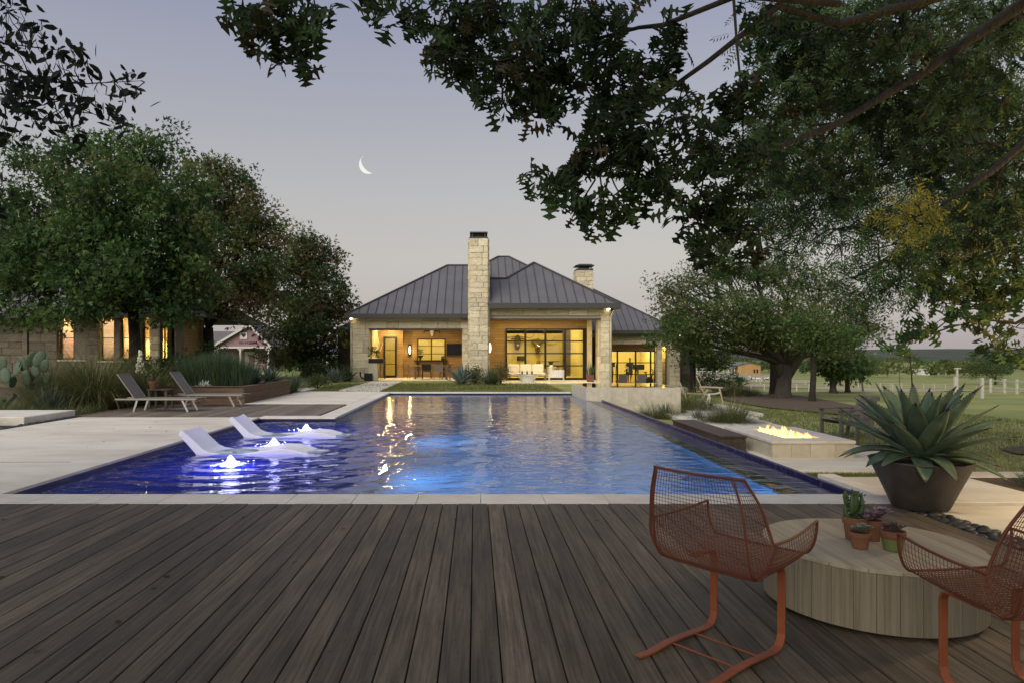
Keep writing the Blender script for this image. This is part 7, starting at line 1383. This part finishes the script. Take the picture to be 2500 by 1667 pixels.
fence('grey boarded arena fence behind the horses', [(1655+28*k, 922+.35*k) for k in range(9)], GRB, (.12, .32, .52, .72, .92), name='board_fence', hm=2.0, rw=.38, pw=.25)
fence('pale post and rail fence behind the dirt track, from the house to the trees', [(1745+37*k, 934+.9*k) for k in range(7)], PLN, (.55,), hm=1.5, pw=.16, rw=.06)
fence('pale post fence in front of the dirt track', [(1770, 951), (1804, 951.5), (1833, 952), (1866, 952), (1945, 954), (1975, 955)], PLN, (.9,), hm=1.35, pw=.17, rw=.07)
fence('long pale rail fence across the meadow behind the agave', [(1990+26.5*k, 943.5+.55*k) for k in range(14)], PLN, (.3, .6, .92), hm=1.35, pw=.15, rw=.06)
fence('pale rail fence by the double tree at the right edge', [(2384, 955), (2419, 957), (2453, 959), (2483, 961), (2520, 963)], PLN, (.35, .85), hm=.95, pw=.12, rw=.06)
for i, (px, py) in enumerate(((2332, 962), (2398, 972), (2180, 949))): p = GT(px, py); t_ = thing('fence_post', ['lone pale post behind the agave, in the middle', 'lone pale post near the right edge behind the agave', 'lone pale post left of the thin bare stemmed tree'][i], 'post', p); b = MB(); b.box(-.07, .07, -.07, .07, -.2, 1.15, .01); b.build('post', PLN, t_, world=False)
pg = GT(1700, 920); pen = thing('pipe_pen', 'white pipe pen frame left of the barn', 'pen', pg)
for px in (1668, 1706, 1720, 1735, 1755, 1784): p = W(px, 0, pg.y); b = MB(); b.box(p.x-.12, p.x+.12, pg.y+3, pg.y+3.24, pg.z, pg.z+21*pg.y/F); b.build('post', WTR, pen)
for k, r_ in enumerate((20.5, 14, 10)): b = MB(); b.box(X_(1668, pg.y), X_(1784 if k else 1735, pg.y), pg.y+2.9, pg.y+3, pg.z+r_*pg.y/F-.1, pg.z+r_*pg.y/F+.1); b.build('rail', WTR, pen)
HW = mat('white_coat', (.60, .56, .50), (.68, .64, .58), 2, .9); HB = mat('black_coat', (.018, .015, .013), (.03, .025, .02), 2, .9); HP = mat('pied_coat', (.02, .018, .016), (.62, .58, .52), 1.1, .9, lo=.47, hi=.53, detail=2); DKM = mat('dark_mane', (.03, .025, .02), rough=.9)
def horse(label, px, py, mtl, face, graze, sc_=1.0, group='ponies in the paddock'):
    p = GT(px, py); t_ = thing('horse', label, 'horse', p, 0 if face > 0 else math.pi, group); t_.scale = (sc_, sc_, sc_)
    nk = [(.62, 0, 1.28), (.88, 0, 1.10), (1.08, 0, .72)] if graze else [(.62, 0, 1.30), (.88, 0, 1.62), (1.0, 0, 1.85)]; hd = [(1.08, 0, .72), (1.18, 0, .45), (1.22, 0, .22)] if graze else [(.97, 0, 1.86), (1.2, 0, 1.72), (1.38, 0, 1.56)]
    parts = [('t', [(-.72, 0, 1.22), (-.45, 0, 1.20), (0, 0, 1.12), (.4, 0, 1.14), (.68, 0, 1.22)], [.22, .31, .31, .32, .2]), ('t', nk, [.24, .17, .12]), ('t', hd, [.13, .11, .07])]
    for s in (-.15, .15): parts += [('t', [(.5, s, 1.05), (.52, s, .62), (.50, s, .30), (.52, s, .05)], [.12, .07, .05, .065]), ('t', [(-.58, s, 1.1), (-.50, s, .72), (-.68, s, .45), (-.62, s, .05)], [.17, .09, .055, .065])]
    parts += [('t', [(hd[0][0]-.02, -.06, hd[0][2]+.1), (hd[0][0]-.02, -.07, hd[0][2]+.24)], [.04, .01]), ('t', [(hd[0][0]-.02, .06, hd[0][2]+.1), (hd[0][0]-.02, .07, hd[0][2]+.24)], [.04, .01])]
    body('body', parts, mtl, t_, .045, 3); b = MB(); b.tube([(-.85, 0, 1.3), (-1.0, 0, 1.0), (-.98, 0, .55)], [.05, .07, .02], 6); b.build('tail', DKM, t_, world=False, smooth=True); b = MB(); b.tube([(nk[0][0]-.05, 0, nk[0][2]+.2), (nk[1][0]-.06, 0, nk[1][2]+.16), (nk[2][0]-.06, 0, nk[2][2]+.12)], [.03, .05, .03], 6); b.build('mane', DKM, t_, world=False, smooth=True)
hs_ = 11.2*GT(1803, 931).y/F/1.5
for lab, px, py, m_, fc_, gr in (('white horse with raised head farthest left in the paddock', 1722, 930, HW, 1, False), ('white horse grazing to the left', 1742, 930.5, HW, -1, True), ('black and white horse next to the grazing white one', 1757, 930.5, HP, -1, True), ('small white horse close behind the black and white one', 1767, 930.5, HW, 1, True), ('black horse grazing alone in the middle of the paddock', 1803, 931, HB, 1, True), ('dark pied horse left of the thick stemmed tree', 1838, 931.5, HP, -1, False), ('white horse standing in the group by the tree', 1851, 932, HW, 1, True), ('pied horse next to the thick stemmed tree', 1871, 932, HP, 1, False)): horse(lab, px, py, m_, fc_, gr, hs_*(.85 if 'small' in lab else 1))
# shed, utility pole, yard lamp
q = GT(2280, 915); s_ = q.y/F; wsx = thing('field_shed', 'white metal shed with a blue grey roof far across the pasture', 'shed', q); CRW = mat('white_sheet_metal', (.62, .60, .54), rough=.6)
b = MB(); b.box(X_(2250, q.y), X_(2270, q.y), q.y, q.y+9, q.z, q.z+14*s_); b.build('walls', CRW, wsx); b = MB(); b.box(X_(2270, q.y), X_(2291, q.y), q.y+.5, q.y+9, q.z, q.z+12.4*s_); b.build('bay_opening', M['black'], wsx)
b = MB(); b.add([(X_(2249, q.y), q.y-.3, q.z+14*s_), (X_(2291, q.y), q.y-.3, q.z+12.6*s_), (X_(2272, q.y), q.y-.3, q.z+18*s_)], [(0, 1, 2)]); b.build('gable', CRW, wsx); b = MB(); b.add([(X_(2272, q.y), q.y-.4, q.z+18.2*s_), (X_(2291, q.y), q.y-.4, q.z+12.6*s_), (X_(2312, q.y), q.y+4, q.z+12.4*s_), (X_(2292, q.y), q.y+9, q.z+18.5*s_)], [(0, 1, 2, 3)]); b.build('roof', BLU, wsx)
for px in (2291, 2311): b = MB(); b.box(X_(px, q.y)-.15, X_(px, q.y)+.15, q.y, q.y+.3, q.z, q.z+12.5*s_); b.build('post', CRW, wsx)
q = GT(2337, 950); up = thing('utility_pole', 'pale T shaped pole standing on the meadow behind the agave', 'pole', q); s_ = q.y/F; b = MB(); b.box(-.16, .16, -.16, .16, -.3, 53*s_); b.build('mast', PLN, up, world=False); b = MB(); b.box(-9*s_, 9*s_, -.22, -.17, 50*s_, 52*s_); b.build('crossarm', PLN, up, world=False)
q = GT(2196, 942); yl = thing('yard_lamp', 'lit yard lamp on a tall pole behind the meadow trees', 'lamp', q); hh = Z_(866, q.y)-q.z; b = MB(); b.tube([(0, 0, -.2), (0, 0, hh), (X_(2203, q.y)-q.x, 0, hh+.1)], [.12, .08, .05], 6); b.build('mast', M['bark_light'], yl, world=False); b = MB(); b.ell((X_(2203, q.y)-q.x, 0, hh), (.28, .28, .2), 8, 6); b.build('lamp_head', emat('yard_lamp_glow', (1, .9, .7), 2.2), yl, world=False)
# ------------------------------------------------------------------ moon
Dm = 9000.0; mc = W(899.7, 402.8, Dm); rm_ = 23*Dm/F; dirv = Vector((-.88, 0, -.47)); axv = Vector((-.47, 0, .88)); b = MB(); na_, nb_ = 40, 8
for i in range(na_+1):
    f = -math.pi/2+math.pi*i/na_
    for j in range(nb_+1):
        k = .58+.42*j/nb_; p = dirv*(math.cos(f)*k)+axv*math.sin(f); dd = math.sqrt(max(0, 1-p.length_squared)); b.v.append(tuple(mc+(p+Vector((0, -dd, 0)))*rm_))
for i in range(na_):
    for j in range(nb_): b.f.append((i*(nb_+1)+j, i*(nb_+1)+j+1, (i+1)*(nb_+1)+j+1, (i+1)*(nb_+1)+j)); b.m.append(0)
mm, t, n, l, out = nodes('moonlight'); em = n('ShaderNodeEmission'); nz = n('ShaderNodeTexNoise'); nz.inputs['Scale'].default_value = .03; tcn = n('ShaderNodeTexCoord'); l(tcn.outputs['Object'], nz.inputs[0]); cr = n('ShaderNodeValToRGB'); cr.color_ramp.elements[0].color = (.40, .40, .37, 1); cr.color_ramp.elements[1].color = (.52, .52, .49, 1); l(nz.outputs[0], cr.inputs[0]); l(cr.outputs[0], em.inputs[0]); l(em.outputs[0], out.inputs[0])
tag(b.build('moon', mm, smooth=True), 'thin white crescent moon in the open sky above the house', 'moon')
